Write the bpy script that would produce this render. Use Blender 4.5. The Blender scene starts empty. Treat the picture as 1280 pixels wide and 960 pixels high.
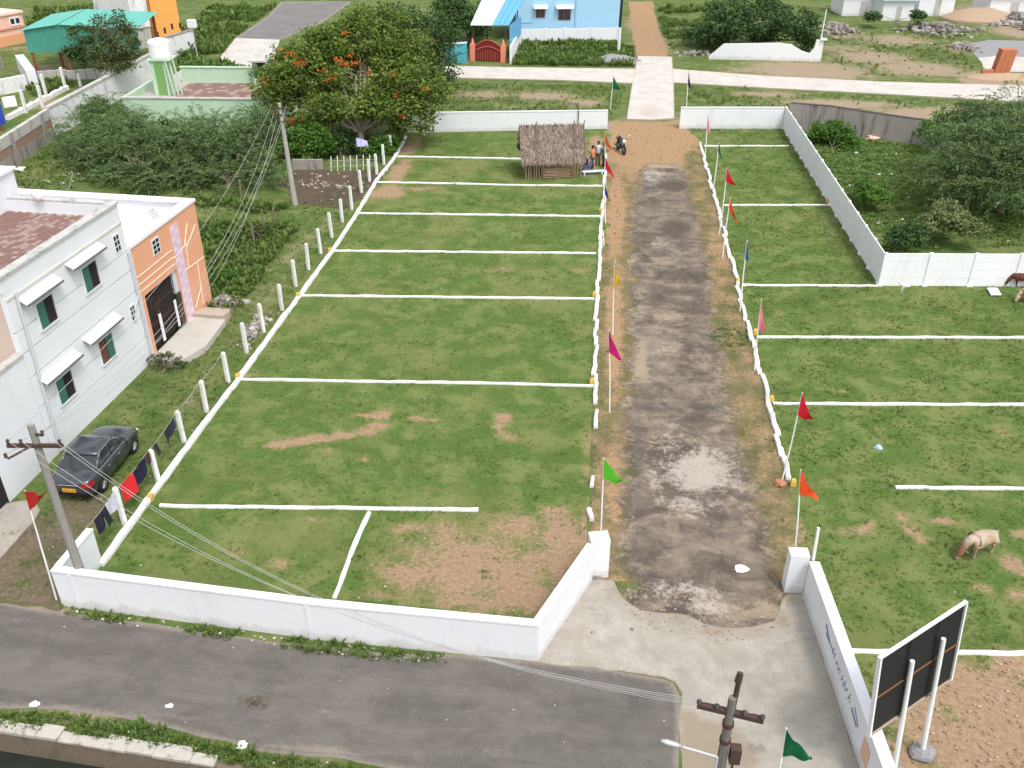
import bpy, bmesh, math, random
import numpy as np
from mathutils import Vector, Matrix, Quaternion, noise
from mathutils.geometry import delaunay_2d_cdt
random.seed(7)
RNG = np.random.default_rng(11)
S = bpy.context.scene
COL = S.collection

# ------------------------------------------------------------------ camera
CAM_H = 20.0
FOC, HOR, VPX = 1147.0, -205.0, 777.0          # focal length, horizon row, road vanishing column (1280 px wide picture)
PITCH = math.atan((480 - HOR) / FOC)


def _ray0(u, v):
    d = ((u - 640) / FOC, 1.0, -(v - 480) / FOC)
    c, s = math.cos(PITCH), math.sin(PITCH)
    return (d[0], d[1] * c + d[2] * s, -d[1] * s + d[2] * c)


_r = _ray0(VPX, HOR)
YAW = math.atan2(_r[0], _r[1])
cam = bpy.data.cameras.new('camera')
cam.sensor_fit = 'HORIZONTAL'
cam.sensor_width = 36.0
cam.lens = 36.0 * FOC / 1280
cam.clip_start = 0.1
cam.clip_end = 6000
camo = bpy.data.objects.new('camera', cam)
COL.objects.link(camo)
camo.location = (0, 0, CAM_H)
camo.rotation_euler = (math.pi / 2 - PITCH, 0, YAW)
S.camera = camo

# ------------------------------------------------------------------ sky, sun, exposure
SUN_EL, SUN_AZ = math.radians(60), math.radians(140)     # azimuth from +Y (along the road) towards +X
w = bpy.data.worlds.new('World')
S.world = w
w.use_nodes = True
nt = w.node_tree
nt.nodes.clear()
sky = nt.nodes.new('ShaderNodeTexSky')
sky.sky_type = 'NISHITA'
sky.sun_disc = False
sky.sun_elevation = SUN_EL
sky.sun_rotation = SUN_AZ
sky.dust_density = 4.0
sky.air_density = 1.5
hs = nt.nodes.new('ShaderNodeHueSaturation')
hs.inputs['Saturation'].default_value = 0.22
bgn = nt.nodes.new('ShaderNodeBackground')
bgn.inputs['Strength'].default_value = 0.15
outw = nt.nodes.new('ShaderNodeOutputWorld')
nt.links.new(sky.outputs[0], hs.inputs['Color'])
nt.links.new(hs.outputs[0], bgn.inputs['Color'])
nt.links.new(bgn.outputs[0], outw.inputs['Surface'])
sun = bpy.data.lights.new('sun', 'SUN')
sun.energy = 1.05
sun.angle = math.radians(12)
sun.color = (1.0, 0.97, 0.93)
suno = bpy.data.objects.new('sun', sun)
COL.objects.link(suno)
sdir = Vector((math.sin(SUN_AZ) * math.cos(SUN_EL), math.cos(SUN_AZ) * math.cos(SUN_EL), math.sin(SUN_EL)))
suno.rotation_euler = sdir.to_track_quat('Z', 'Y').to_euler()
suno.location = (0, 0, 60)
S.view_settings.view_transform = 'Standard'
S.view_settings.look = 'None'
S.view_settings.exposure = 0.68
S.view_settings.gamma = 1.0
S.render.engine = 'CYCLES'
S.cycles.max_bounces = 6
S.cycles.transparent_max_bounces = 4
S.cycles.caustics_reflective = False
S.cycles.caustics_refractive = False

# ------------------------------------------------------------------ picture point -> world point
_cy, _sy = math.cos(YAW), math.sin(YAW)


def ray(u, v):
    r = _ray0(u, v)
    return Vector((r[0] * _cy - r[1] * _sy, r[0] * _sy + r[1] * _cy, r[2]))


def P(u, v, z=0.0):
    r = ray(u, v)
    t = (CAM_H - z) / -r.z
    return Vector((r.x * t, r.y * t, z))


def PY(u, v, y):
    r = ray(u, v)
    t = y / r.y
    return Vector((r.x * t, y, CAM_H + r.z * t))


def top_above(base, u, v, zmin=0.3, zmax=12):
    """point on the ray (u,v) that stands most nearly above base"""
    best, bz = 1e9, zmin
    z = zmin
    while z < zmax:
        q = P(u, v, z)
        d = math.hypot(q.x - base.x, q.y - base.y)
        if d < best:
            best, bz = d, z
        z += 0.02
    return P(u, v, bz)


class Fr:
    """upright frame: a runs from p0 towards p1, b to its right, z up"""
    def __init__(s, p0, p1, z0=0.0):
        s.o = Vector((p0[0], p0[1]))
        d = Vector((p1[0], p1[1])) - s.o
        s.len = d.length
        s.e1 = d.normalized()
        s.e2 = Vector((s.e1.y, -s.e1.x))
        s.z0 = z0

    def pt(s, a, b=0.0, z=0.0):
        q = s.o + s.e1 * a + s.e2 * b
        return Vector((q.x, q.y, s.z0 + z))

    def hit(s, u, v, b=0.0):
        r = ray(u, v)
        r2 = Vector((r.x, r.y))
        o = s.o + s.e2 * b
        t = o.dot(s.e2) / r2.dot(s.e2)
        return (r2 * t - s.o).dot(s.e1), CAM_H + r.z * t - s.z0


# ------------------------------------------------------------------ node materials
class N:
    def __init__(s, name):
        s.m = bpy.data.materials.new(name)
        s.m.use_nodes = True
        s.t = s.m.node_tree
        s.t.nodes.clear()
        s.out = s.t.nodes.new('ShaderNodeOutputMaterial')
        s.pos = s.t.nodes.new('ShaderNodeNewGeometry').outputs['Position']

    def n(s, typ, **kw):
        x = s.t.nodes.new(typ)
        for k, v in kw.items():
            setattr(x, k, v)
        return x

    def l(s, a, b):
        s.t.links.new(a, b)

    def noise(s, scale, detail=5.0, rough=0.6, stretch=None, dist=0.0, off=0.0):
        src = s.pos
        if stretch or off:
            mp = s.n('ShaderNodeMapping')
            mp.inputs['Scale'].default_value = stretch or (1, 1, 1)
            mp.inputs['Location'].default_value = (off, off * 1.7, off * .3)
            s.l(src, mp.inputs['Vector'])
            src = mp.outputs[0]
        x = s.n('ShaderNodeTexNoise')
        x.inputs['Scale'].default_value = scale
        x.inputs['Detail'].default_value = detail
        x.inputs['Roughness'].default_value = rough
        x.inputs['Distortion'].default_value = dist
        s.l(src, x.inputs['Vector'])
        return x.outputs['Fac']

    def attr(s, name):
        x = s.n('ShaderNodeAttribute', attribute_name=name)
        return x.outputs['Fac']

    def math(s, op, a, b=None, clamp=False):
        x = s.n('ShaderNodeMath', operation=op, use_clamp=clamp)
        for i, q in enumerate((a, b)):
            if q is None:
                continue
            if isinstance(q, (int, float)):
                x.inputs[i].default_value = q
            else:
                s.l(q, x.inputs[i])
        return x.outputs[0]

    def step(s, a, lo, hi):
        x = s.n('ShaderNodeMapRange', interpolation_type='SMOOTHSTEP')
        x.inputs['From Min'].default_value = lo
        x.inputs['From Max'].default_value = hi
        s.l(a, x.inputs['Value'])
        return x.outputs[0]

    def mix(s, f, a, b, mode='MIX'):
        x = s.n('ShaderNodeMix', data_type='RGBA', blend_type=mode)
        for i, q in ((0, f), (6, a), (7, b)):
            if isinstance(q, (int, float)):
                x.inputs[i].default_value = q
            elif isinstance(q, (tuple, list)):
                x.inputs[i].default_value = (*q[:3], 1)
            else:
                s.l(q, x.inputs[i])
        return x.outputs[2]

    def finish(s, color, rough=0.9, bump=None, bstr=0.3, bdist=0.02, metallic=0.0, spec=0.3, trans=0.0, coat=0.0):
        b = s.n('ShaderNodeBsdfPrincipled')
        if isinstance(color, (tuple, list)):
            b.inputs['Base Color'].default_value = (*color[:3], 1)
        else:
            s.l(color, b.inputs['Base Color'])
        if isinstance(rough, (int, float)):
            b.inputs['Roughness'].default_value = rough
        else:
            s.l(rough, b.inputs['Roughness'])
        b.inputs['Metallic'].default_value = metallic
        b.inputs['Specular IOR Level'].default_value = spec
        if coat:
            b.inputs['Coat Weight'].default_value = coat
            b.inputs['Coat Roughness'].default_value = 0.06
        if bump is not None:
            bp = s.n('ShaderNodeBump')
            bp.inputs['Strength'].default_value = bstr
            bp.inputs['Distance'].default_value = bdist
            s.l(bump, bp.inputs['Height'])
            s.l(bp.outputs[0], b.inputs['Normal'])
        res = b.outputs[0]
        if trans:
            tr = s.n('ShaderNodeBsdfTranslucent')
            if isinstance(color, (tuple, list)):
                tr.inputs['Color'].default_value = (*color[:3], 1)
            else:
                s.l(color, tr.inputs['Color'])
            mx = s.n('ShaderNodeMixShader')
            mx.inputs[0].default_value = trans
            s.l(res, mx.inputs[1])
            s.l(tr.outputs[0], mx.inputs[2])
            res = mx.outputs[0]
        s.l(res, s.out.inputs['Surface'])
        return s.m


def sc(c, k):
    return tuple(x * k for x in c)


def plain(name, c, var=0.18, scale=4.0, rough=0.85, bump=0.15, metallic=0.0, spec=0.3, grime=None, gamt=0.5, gstretch=None, gscale=1.2, coat=0.0, trans=0.0, mud=False):
    """a colour with mottling and, if asked, streaks or stains of another colour"""
    k = N(name)
    n1 = k.noise(scale, 6, 0.65)
    col = k.mix(n1, sc(c, 1 - var), sc(c, 1 + var))
    if grime:
        g = k.noise(gscale, 7, 0.7, gstretch, 0.3, off=3.1)
        col = k.mix(k.math('MULTIPLY', k.step(g, 0.50, 0.72), gamt), col, grime)
    if mud:
        sx = k.n('ShaderNodeSeparateXYZ')
        k.l(k.pos, sx.inputs[0])
        mn = k.noise(1.6, 6, .7, (1, 1, .5), .2, off=9.0)
        hz = k.math('MULTIPLY', k.step(k.math('SUBTRACT', k.math('MULTIPLY', mn, 1.1), sx.outputs['Z']), .18, .42), .30)
        col = k.mix(hz, col, (.36, .30, .23))
        dr_ = k.noise(2.2, 7, .75, (1, 1, .12), .1, off=1.3)
        col = k.mix(k.math('MULTIPLY', k.step(dr_, .60, .74), .35), col, (.42, .41, .39))
    fine = k.noise(scale * 9, 3, 0.6)
    return k.finish(col, rough, fine, bump, 0.01, metallic, spec, trans, coat)


def leafmat(name, c1, c2, c3, trans=0.25, nscale=0.7):
    """leaf colours that differ from leaf to leaf and from bough to bough"""
    k = N(name)
    g = k.n('ShaderNodeNewGeometry')
    n1 = k.noise(nscale, 3, 0.6)
    f = k.math('ADD', k.math('MULTIPLY', g.outputs['Random Per Island'], 0.55), k.math('MULTIPLY', k.math('SUBTRACT', n1, 0.27), 1.0), True)
    r = k.n('ShaderNodeValToRGB')
    r.color_ramp.elements[0].color = (*c1, 1)
    r.color_ramp.elements[1].color = (*c3, 1)
    e = r.color_ramp.elements.new(0.5)
    e.color = (*c2, 1)
    k.l(f, r.inputs[0])
    return k.finish(r.outputs[0], 0.6, spec=0.25, trans=trans)


def ground_mat(name, g_dark, g_mid, g_light, d1, d2, bias=0.0, tuft=1.0):
    """short grass with bare soil where the 'bare' attribute is high"""
    k = N(name)
    big = k.noise(0.16, 4, 0.6)
    mid = k.noise(0.9, 6, 0.65)
    fine = k.noise(6.5, 8, 0.75)
    vf = k.noise(30.0, 4, 0.65)
    gr = k.mix(k.step(fine, 0.32, 0.68), g_dark, g_mid)
    gr = k.mix(k.math('MULTIPLY', k.step(mid, 0.42, 0.62), .8), gr, g_light)
    m2 = k.noise(0.45, 5, 0.62, (.7, 1.3, 1), .3, off=5.0)
    gr = k.mix(k.math('MULTIPLY', k.step(m2, 0.50, 0.62), 0.7), gr, sc(g_mid, .72))
    m3 = k.noise(1.7, 7, 0.7, (.8, 1.3, 1), .5, off=11.0)
    gr = k.mix(k.math('MULTIPLY', k.step(m3, 0.55, 0.68), 0.5), gr, k.mix(.5, g_light, d1))
    gr = k.mix(k.math('MULTIPLY', k.step(big, 0.50, 0.64), 0.5), gr, (g_light[0] * 1.12, g_light[1] * .98, g_light[2] * 1.1))
    gr = k.mix(k.math('MULTIPLY', k.step(vf, 0.45, 0.75), 0.4), gr, sc(g_dark, 0.8))
    dr = k.mix(k.step(fine, 0.3, 0.7), d1, d2)
    dr = k.mix(k.math('MULTIPLY', k.step(vf, 0.5, 0.7), 0.45), dr, sc(d1, 0.55))
    a = k.attr('bare')
    m = k.math('ADD', a, k.math('MULTIPLY', k.math('SUBTRACT', mid, 0.5), 1.3))
    m = k.math('ADD', m, k.math('MULTIPLY', k.math('SUBTRACT', fine, 0.5), 1.1))
    m = k.math('ADD', m, k.math('MULTIPLY', k.math('SUBTRACT', vf, 0.5), 0.5))
    m = k.math('ADD', m, bias)
    col = k.mix(k.math('MULTIPLY', k.step(m, 0.20, 0.62), .75), gr, k.mix(.45, g_light, d1))
    col = k.mix(k.step(m, 0.46, 0.82), col, dr)
    h = k.math('ADD', fine, k.math('MULTIPLY', vf, 0.6))
    return k.finish(col, 0.95, h, 0.6 * tuft, 0.06, spec=0.1)
# ------------------------------------------------------------------ mesh helpers
class MB:
    def __init__(s):
        s.v, s.f, s.mi = [], [], []

    def add(s, vs, fs, m=0):
        o = len(s.v)
        s.v += [tuple(q) for q in vs]
        s.f += [tuple(i + o for i in f) for f in fs]
        s.mi += [m] * len(fs)
        return s

    def hexa(s, p, m=0):
        return s.add(p, [(3, 2, 1, 0), (4, 5, 6, 7), (0, 1, 5, 4), (1, 2, 6, 5), (2, 3, 7, 6), (3, 0, 4, 7)], m)

    def box(s, fr, a0, a1, b0, b1, z0, z1, m=0):
        g = fr.pt if fr else (lambda a, b, z: (a, b, z))
        # order kept right handed: with a frame, b points to the right of a
        if fr:
            b0, b1 = b1, b0
        return s.hexa([g(a0, b0, z0), g(a1, b0, z0), g(a1, b1, z0), g(a0, b1, z0), g(a0, b0, z1), g(a1, b0, z1), g(a1, b1, z1), g(a0, b1, z1)], m)

    def wedge(s, fr, a0, a1, b0, b1, zin, zout, th, m=0):
        """sloping slab from b0 (height zin) to b1 (height zout)"""
        g = fr.pt
        p = [g(a0, b1, zout - th), g(a1, b1, zout - th), g(a1, b0, zin - th), g(a0, b0, zin - th),
             g(a0, b1, zout), g(a1, b1, zout), g(a1, b0, zin), g(a0, b0, zin)]
        return s.hexa(p, m)

    def prism(s, fr, poly, b0, b1, m=0):
        """outline (a,z) pushed from b0 to b1"""
        n = len(poly)
        vs = [fr.pt(a, b0, z) for a, z in poly] + [fr.pt(a, b1, z) for a, z in poly]
        fs = [tuple(range(n))[::-1], tuple(range(n, 2 * n))]
        fs += [(i, (i + 1) % n, n + (i + 1) % n, n + i) for i in range(n)]
        return s.add(vs, fs, m)

    def slab(s, poly, z0, z1, m=0):
        n = len(poly)
        vs = [(q[0], q[1], z0) for q in poly] + [(q[0], q[1], z1) for q in poly]
        area = sum(poly[i][0] * poly[(i + 1) % n][1] - poly[(i + 1) % n][0] * poly[i][1] for i in range(n))
        fs = [tuple(range(n))[::-1], tuple(range(n, 2 * n))] + [(i, (i + 1) % n, n + (i + 1) % n, n + i) for i in range(n)]
        if area < 0:
            fs = [f[::-1] for f in fs]
        return s.add(vs, fs, m)

    def path(s, pts, r, n=8, m=0, cap=True):
        pts = [Vector(p) for p in pts]
        if not isinstance(r, (list, tuple)):
            r = [r] * len(pts)
        vs, fs = [], []
        t0 = (pts[1] - pts[0]).normalized()
        u = t0.orthogonal().normalized()
        for i, p in enumerate(pts):
            t = (pts[min(i + 1, len(pts) - 1)] - pts[max(i - 1, 0)])
            t = t.normalized() if t.length > 1e-9 else t0
            u = u - t * u.dot(t)
            u = u.normalized() if u.length > 1e-6 else t.orthogonal().normalized()
            wv = t.cross(u)
            for k in range(n):
                a = 2 * math.pi * k / n
                vs.append(p + (u * math.cos(a) + wv * math.sin(a)) * r[i])
        for i in range(len(pts) - 1):
            for k in range(n):
                fs.append((i * n + k, i * n + (k + 1) % n, (i + 1) * n + (k + 1) % n, (i + 1) * n + k))
        if cap:
            fs.append(tuple(range(n))[::-1])
            o = (len(pts) - 1) * n
            fs.append(tuple(range(o, o + n)))
        return s.add(vs, fs, m)

    def tube(s, p0, p1, r0, r1=None, n=8, m=0):
        return s.path([p0, p1], [r0, r0 if r1 is None else r1], n, m)

    def loft(s, rings, m=0, cap=True, closed=True):
        n = len(rings[0])
        vs = [q for r in rings for q in r]
        fs = []
        for i in range(len(rings) - 1):
            for k in range(n if closed else n - 1):
                fs.append((i * n + k, i * n + (k + 1) % n, (i + 1) * n + (k + 1) % n, (i + 1) * n + k))
        if cap:
            fs.append(tuple(range(n))[::-1])
            o = (len(rings) - 1) * n
            fs.append(tuple(range(o, o + n)))
        return s.add(vs, fs, m)

    def ball(s, c, rx, ry, rz, n=8, k=6, jit=0.0, m=0):
        c = Vector(c)
        vs = [c + Vector((0, 0, -rz))]
        for i in range(1, k):
            th = math.pi * i / k - math.pi / 2
            for j in range(n):
                ph = 2 * math.pi * j / n
                q = 1 + random.uniform(-jit, jit)
                vs.append(c + Vector((rx * math.cos(th) * math.cos(ph) * q, ry * math.cos(th) * math.sin(ph) * q, rz * math.sin(th) * q)))
        vs.append(c + Vector((0, 0, rz)))
        fs = [(0, 1 + (j + 1) % n, 1 + j) for j in range(n)]
        for i in range(k - 2):
            for j in range(n):
                a = 1 + i * n + j
                b = 1 + i * n + (j + 1) % n
                fs.append((a, b, b + n, a + n))
        o = 1 + (k - 2) * n
        fs += [(o + j, o + (j + 1) % n, len(vs) - 1) for j in range(n)]
        return s.add(vs, fs, m)

    def quad(s, a, b, c, d, m=0):
        return s.add([a, b, c, d], [(0, 1, 2, 3)], m)

    def mesh(s, name, mats, origin=(0, 0, 0), smooth=False):
        me = bpy.data.meshes.new(name)
        o = Vector(origin)
        me.from_pydata([(q[0] - o.x, q[1] - o.y, q[2] - o.z) for q in s.v], [], s.f)
        for m_ in (mats if isinstance(mats, (list, tuple)) else [mats]):
            me.materials.append(m_)
        if any(s.mi):
            me.polygons.foreach_set('material_index', s.mi)
        if smooth:
            me.polygons.foreach_set('use_smooth', [True] * len(me.polygons))
        me.update()
        return me

    def build(s, name, mats, parent=None, origin=None, smooth=False):
        wo = world_origin(parent) if parent else Vector(origin or (0, 0, 0))
        if parent and origin is not None:
            wo2 = Vector(origin)
        else:
            wo2 = wo
        o = bpy.data.objects.new(name, s.mesh(name, mats, wo2, smooth))
        COL.objects.link(o)
        if parent:
            o.parent = parent
            o.location = wo2 - wo
        else:
            o.location = wo
        return o


def world_origin(o):
    p = Vector((0, 0, 0))
    while o:
        p += o.location
        o = o.parent
    return p


def tag(o, label=None, cat=None, group=None, kind=None):
    if label:
        o['label'] = label
    if cat:
        o['category'] = cat
    if group:
        o['group'] = group
    if kind:
        o['kind'] = kind
    return o


def thing(name, label, cat, loc=(0, 0, 0), group=None):
    o = bpy.data.objects.new(name, None)
    COL.objects.link(o)
    o.location = loc
    return tag(o, label, cat, group)


def npmesh(name, verts, faces, mat_):
    """large mesh of equal faces straight from arrays"""
    me = bpy.data.meshes.new(name)
    nv, nf, k = len(verts), len(faces), faces.shape[1]
    me.vertices.add(nv)
    me.vertices.foreach_set('co', np.ascontiguousarray(verts, dtype=np.float32).ravel())
    me.loops.add(nf * k)
    me.loops.foreach_set('vertex_index', np.ascontiguousarray(faces, dtype=np.int32).ravel())
    me.polygons.add(nf)
    me.polygons.foreach_set('loop_start', np.arange(0, nf * k, k, dtype=np.int32))
    me.materials.append(mat_)
    me.update(calc_edges=True)
    return me


def link(name, me, parent=None, origin=(0, 0, 0)):
    o = bpy.data.objects.new(name, me)
    COL.objects.link(o)
    if parent:
        o.parent = parent
        o.location = Vector(origin) - world_origin(parent)
    else:
        o.location = origin
    return o


def inside(poly, x, y):
    """vectorised point in polygon"""
    r = np.zeros(x.shape, bool)
    n = len(poly)
    for i in range(n):
        x0, y0 = poly[i][0], poly[i][1]
        x1, y1 = poly[(i + 1) % n][0], poly[(i + 1) % n][1]
        if y0 == y1:
            continue
        c = ((y0 > y) != (y1 > y)) & (x < (x1 - x0) * (y - y0) / (y1 - y0) + x0)
        r ^= c
    return r


def edge_dist(poly, x, y, closed=True):
    d = np.full(x.shape, 1e9)
    n = len(poly)
    for i in range(n if closed else n - 1):
        ax, ay = poly[i][0], poly[i][1]
        bx, by = poly[(i + 1) % n][0], poly[(i + 1) % n][1]
        dx, dy = bx - ax, by - ay
        L = dx * dx + dy * dy + 1e-12
        t = np.clip(((x - ax) * dx + (y - ay) * dy) / L, 0, 1)
        d = np.minimum(d, np.hypot(x - ax - t * dx, y - ay - t * dy))
    return d


def patches(lst, x, y):
    """soft oval patches given in picture points: (u, v, ru, rv[, strength])"""
    r = np.zeros(x.shape)
    for q in lst:
        u, v, ru, rv = q[:4]
        st = q[4] if len(q) > 4 else 1.0
        c = P(u, v)
        rx = abs(P(u + ru, v).x - c.x)
        ry = max(0.1, abs(P(u, v - rv).y - P(u, v + rv).y) / 2)
        r = np.maximum(r, st * np.exp(-0.9 * (((x - c.x) / rx) ** 2 + ((y - c.y) / ry) ** 2)))
    return r


def px(lst, z=0.0):
    return [P(u, v, z) for u, v in lst]


def sheet(name, poly, z, mat_, step=0.4, rag=0.0, attrs=None, skirt=0.0, ragscale=1.0, kind='structure'):
    """a flat sheet with the given outline, ragged edge and named vertex attributes"""
    pts = []
    n = len(poly)
    for i in range(n):
        a, b = Vector(poly[i][:2]), Vector(poly[(i + 1) % n][:2])
        k = max(1, int((b - a).length / step))
        nrm = Vector(((b - a).y, -(b - a).x)).normalized() if (b - a).length > 0 else Vector((0, 0))
        for j in range(k):
            q = a.lerp(b, j / k)
            if rag:
                q = q + nrm * rag * (noise.noise(Vector((q.x * ragscale, q.y * ragscale, z * 50))) + 0.6 * noise.noise(Vector((q.x * 3.1 * ragscale, q.y * 3.1 * ragscale, 7))))
            pts.append(q)
    xs = np.array([p.x for p in pts])
    ys = np.array([p.y for p in pts])
    gx, gy = np.meshgrid(np.arange(xs.min(), xs.max(), step), np.arange(ys.min(), ys.max(), step))
    gx = gx.ravel() + RNG.uniform(-.2, .2, gx.size) * step
    gy = gy.ravel() + RNG.uniform(-.2, .2, gy.size) * step
    pl = [(p.x, p.y) for p in pts]
    ok = inside(pl, gx, gy)
    gx, gy = gx[ok], gy[ok]
    ok = edge_dist(pl, gx, gy) > step * 0.4
    allp = pts + [Vector((float(a), float(b))) for a, b in zip(gx[ok], gy[ok])]
    nb = len(pts)
    vo, eo, fo, *_ = delaunay_2d_cdt(allp, [], [tuple(range(nb))], 1, 1e-5)
    V = [(q.x, q.y, z) for q in vo]
    Fc = [tuple(f) for f in fo]
    Fc = [f if sum(V[f[i]][0] * V[f[(i + 1) % len(f)]][1] - V[f[(i + 1) % len(f)]][0] * V[f[i]][1] for i in range(len(f))) > 0 else f[::-1] for f in Fc]
    nv = len(V)
    if skirt:
        cnt = {}
        for f in Fc:
            for i in range(len(f)):
                e = (f[i], f[(i + 1) % len(f)])
                cnt[e] = 1
        low = {}
        for (a, b) in list(cnt):
            if (b, a) not in cnt:
                for q in (a, b):
                    if q not in low:
                        low[q] = len(V)
                        V.append((V[q][0], V[q][1], z - skirt))
                Fc.append((b, a, low[a], low[b]))
    me = bpy.data.meshes.new(name)
    me.from_pydata(V, [], Fc)
    me.materials.append(mat_)
    x = np.array([q[0] for q in V])
    y = np.array([q[1] for q in V])
    at = {'edge': edge_dist(pl, x, y)}
    if attrs:
        for k_, fn in attrs.items():
            at[k_] = fn(x, y)
    for k_, val in at.items():
        a = me.attributes.new(k_, 'FLOAT', 'POINT')
        a.data.foreach_set('value', np.ascontiguousarray(val, dtype=np.float32))
    me.update()
    o = link(name, me)
    tag(o, kind=kind)
    return o


def tufts(name, poly, density, size, mat_, blades=6, avoid=None, height=1.0, keep=None, parent=None, z=0.0, label=None, seedpts=None, lay=0.5):
    """many small clumps of blades, one mesh"""
    if seedpts is None:
        xs = [p[0] for p in poly]
        ys = [p[1] for p in poly]
        n = int((max(xs) - min(xs)) * (max(ys) - min(ys)) * density)
        x = RNG.uniform(min(xs), max(xs), n)
        y = RNG.uniform(min(ys), max(ys), n)
        ok = inside(poly, x, y)
        x, y = x[ok], y[ok]
        if keep is not None:
            ok = RNG.random(x.size) < keep(x, y)
            x, y = x[ok], y[ok]
    else:
        x, y = seedpts
    n = x.size
    sz = size * np.exp(RNG.normal(0, 0.35, n))
    X = np.repeat(x, blades)
    Y = np.repeat(y, blades)
    Z = np.repeat(sz, blades)
    m = n * blades
    an = RNG.uniform(0, 2 * np.pi, m)
    lean = RNG.uniform(0.25, 1.0, m) * lay * 2
    bx = X + np.cos(an) * Z * 0.15
    by = Y + np.sin(an) * Z * 0.15
    L = Z * RNG.uniform(.6, 1.2, m)
    wd = Z * 0.16
    tx = bx + np.cos(an) * L * lean
    ty = by + np.sin(an) * L * lean
    tz = L * height * np.sqrt(np.clip(1.1 - (lean * .7) ** 2, .1, 1))
    px_, py_ = -np.sin(an) * wd, np.cos(an) * wd
    mx, my, mz = bx * .45 + tx * .55, by * .45 + ty * .55, tz * .72
    v = np.stack([np.stack([bx, by, np.zeros(m)], 1), np.stack([mx + px_, my + py_, mz], 1), np.stack([tx, ty, tz], 1), np.stack([mx - px_, my - py_, mz], 1)], 1).reshape(-1, 3)
    v[:, 2] += z
    f = np.arange(m * 4).reshape(-1, 4)
    o = link(name, npmesh(name, v, f, mat_), parent)
    tag(o, label, 'grass' if label else None, kind='stuff')
    return o


def leaf_mesh(name, centres, rad, n, length, width, mat_, origin, droop=0.0, flat=0.6, up=0.5):
    """n leaves round each centre; every leaf a four-cornered blade"""
    c = np.repeat(np.asarray(centres, float), n, axis=0)
    m = len(c)
    rr = np.repeat(np.asarray(rad, float), n) if np.ndim(rad) else np.full(m, rad)
    d = RNG.normal(0, 1, (m, 3))
    d /= np.linalg.norm(d, axis=1)[:, None]
    off = d * (rr * RNG.random(m) ** 0.45)[:, None]
    off[:, 2] *= flat
    p = c + off
    ax = d + RNG.normal(0, .55, (m, 3))
    ax[:, 2] = ax[:, 2] * 0.5 - droop
    ax /= np.linalg.norm(ax, axis=1)[:, None]
    nr = RNG.normal(0, 1, (m, 3))
    nr[:, 2] = np.abs(nr[:, 2]) + up
    sd = np.cross(ax, nr)
    sd /= np.linalg.norm(sd, axis=1)[:, None] + 1e-9
    L = (length * RNG.uniform(.6, 1.3, m))[:, None]
    wd = (width * RNG.uniform(.7, 1.3, m))[:, None]
    a = p - ax * L * .5
    b = p + ax * L * .5
    mid = p + np.cross(sd, ax) * L * .12
    v = np.stack([a, mid + sd * wd, b, mid - sd * wd], 1).reshape(-1, 3)
    v -= np.asarray(origin, float)
    v[:, 2] = np.maximum(v[:, 2], 0.01)
    return npmesh(name, v, np.arange(m * 4).reshape(-1, 4), mat_)


def spray_verts(blobs, n, leaflets, length, llen, lwid, origin):
    """feathery twigs that arch out of the crown, each set with small leaflets"""
    B = np.array(blobs)
    w_ = B[:, 3] * B[:, 4] + B[:, 4] * B[:, 5]
    b = B[RNG.choice(len(B), n, p=w_ / w_.sum())]
    d = RNG.normal(0, 1, (n, 3))
    d[:, 2] = np.abs(d[:, 2]) * .9 - .15
    d /= np.linalg.norm(d, axis=1)[:, None]
    st = b[:, :3] + d * b[:, 3:6] * RNG.uniform(.75, 1.0, n)[:, None]
    hd = d.copy()
    hd[:, 2] *= .4
    hd += RNG.normal(0, .3, (n, 3))
    hd /= np.linalg.norm(hd, axis=1)[:, None]
    L = length * RNG.uniform(.5, 1.3, n)
    t = np.tile(np.linspace(.02, 1, leaflets), n)
    r = lambda a: np.repeat(a, leaflets, axis=0)
    c = r(st) + r(hd) * (r(L) * t)[:, None]
    c[:, 2] += r(L) * (.35 * t - .62 * t * t)
    side = np.cross(r(hd), np.array([0, 0, 1.0]))
    side /= np.linalg.norm(side, axis=1)[:, None] + 1e-9
    sg = np.where(np.arange(n * leaflets) % 2, 1, -1)[:, None]
    ax = side * sg * .9 + r(hd) * .5 + RNG.normal(0, .22, (n * leaflets, 3))
    ax /= np.linalg.norm(ax, axis=1)[:, None]
    m = n * leaflets
    ll = (llen * RNG.uniform(.6, 1.2, m) * (1 - .5 * t))[:, None]
    a = c
    e = c + ax * ll
    q = np.cross(ax, np.array([0, 0, 1.0]) + RNG.normal(0, .35, (m, 3)))
    q /= np.linalg.norm(q, axis=1)[:, None] + 1e-9
    mid = c + ax * ll * .5
    v = np.stack([a, mid + q * lwid, e, mid - q * lwid], 1).reshape(-1, 3) - np.asarray(origin, float)
    v[:, 2] = np.maximum(v[:, 2], .01)
    return v


def clump_points(blobs, n, shell=0.55):
    """points in and mostly near the outside of overlapping ovals"""
    w_ = np.array([b[3] * b[4] + b[4] * b[5] + b[3] * b[5] for b in blobs])
    idx = RNG.choice(len(blobs), n, p=w_ / w_.sum())
    B = np.array(blobs)[idx]
    d = RNG.normal(0, 1, (n, 3))
    d /= np.linalg.norm(d, axis=1)[:, None]
    r = (shell + (1 - shell) * RNG.random(n) ** 0.6) * RNG.uniform(.85, 1.18, n)
    p = B[:, :3] + d * r[:, None] * B[:, 3:6]
    return p


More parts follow.
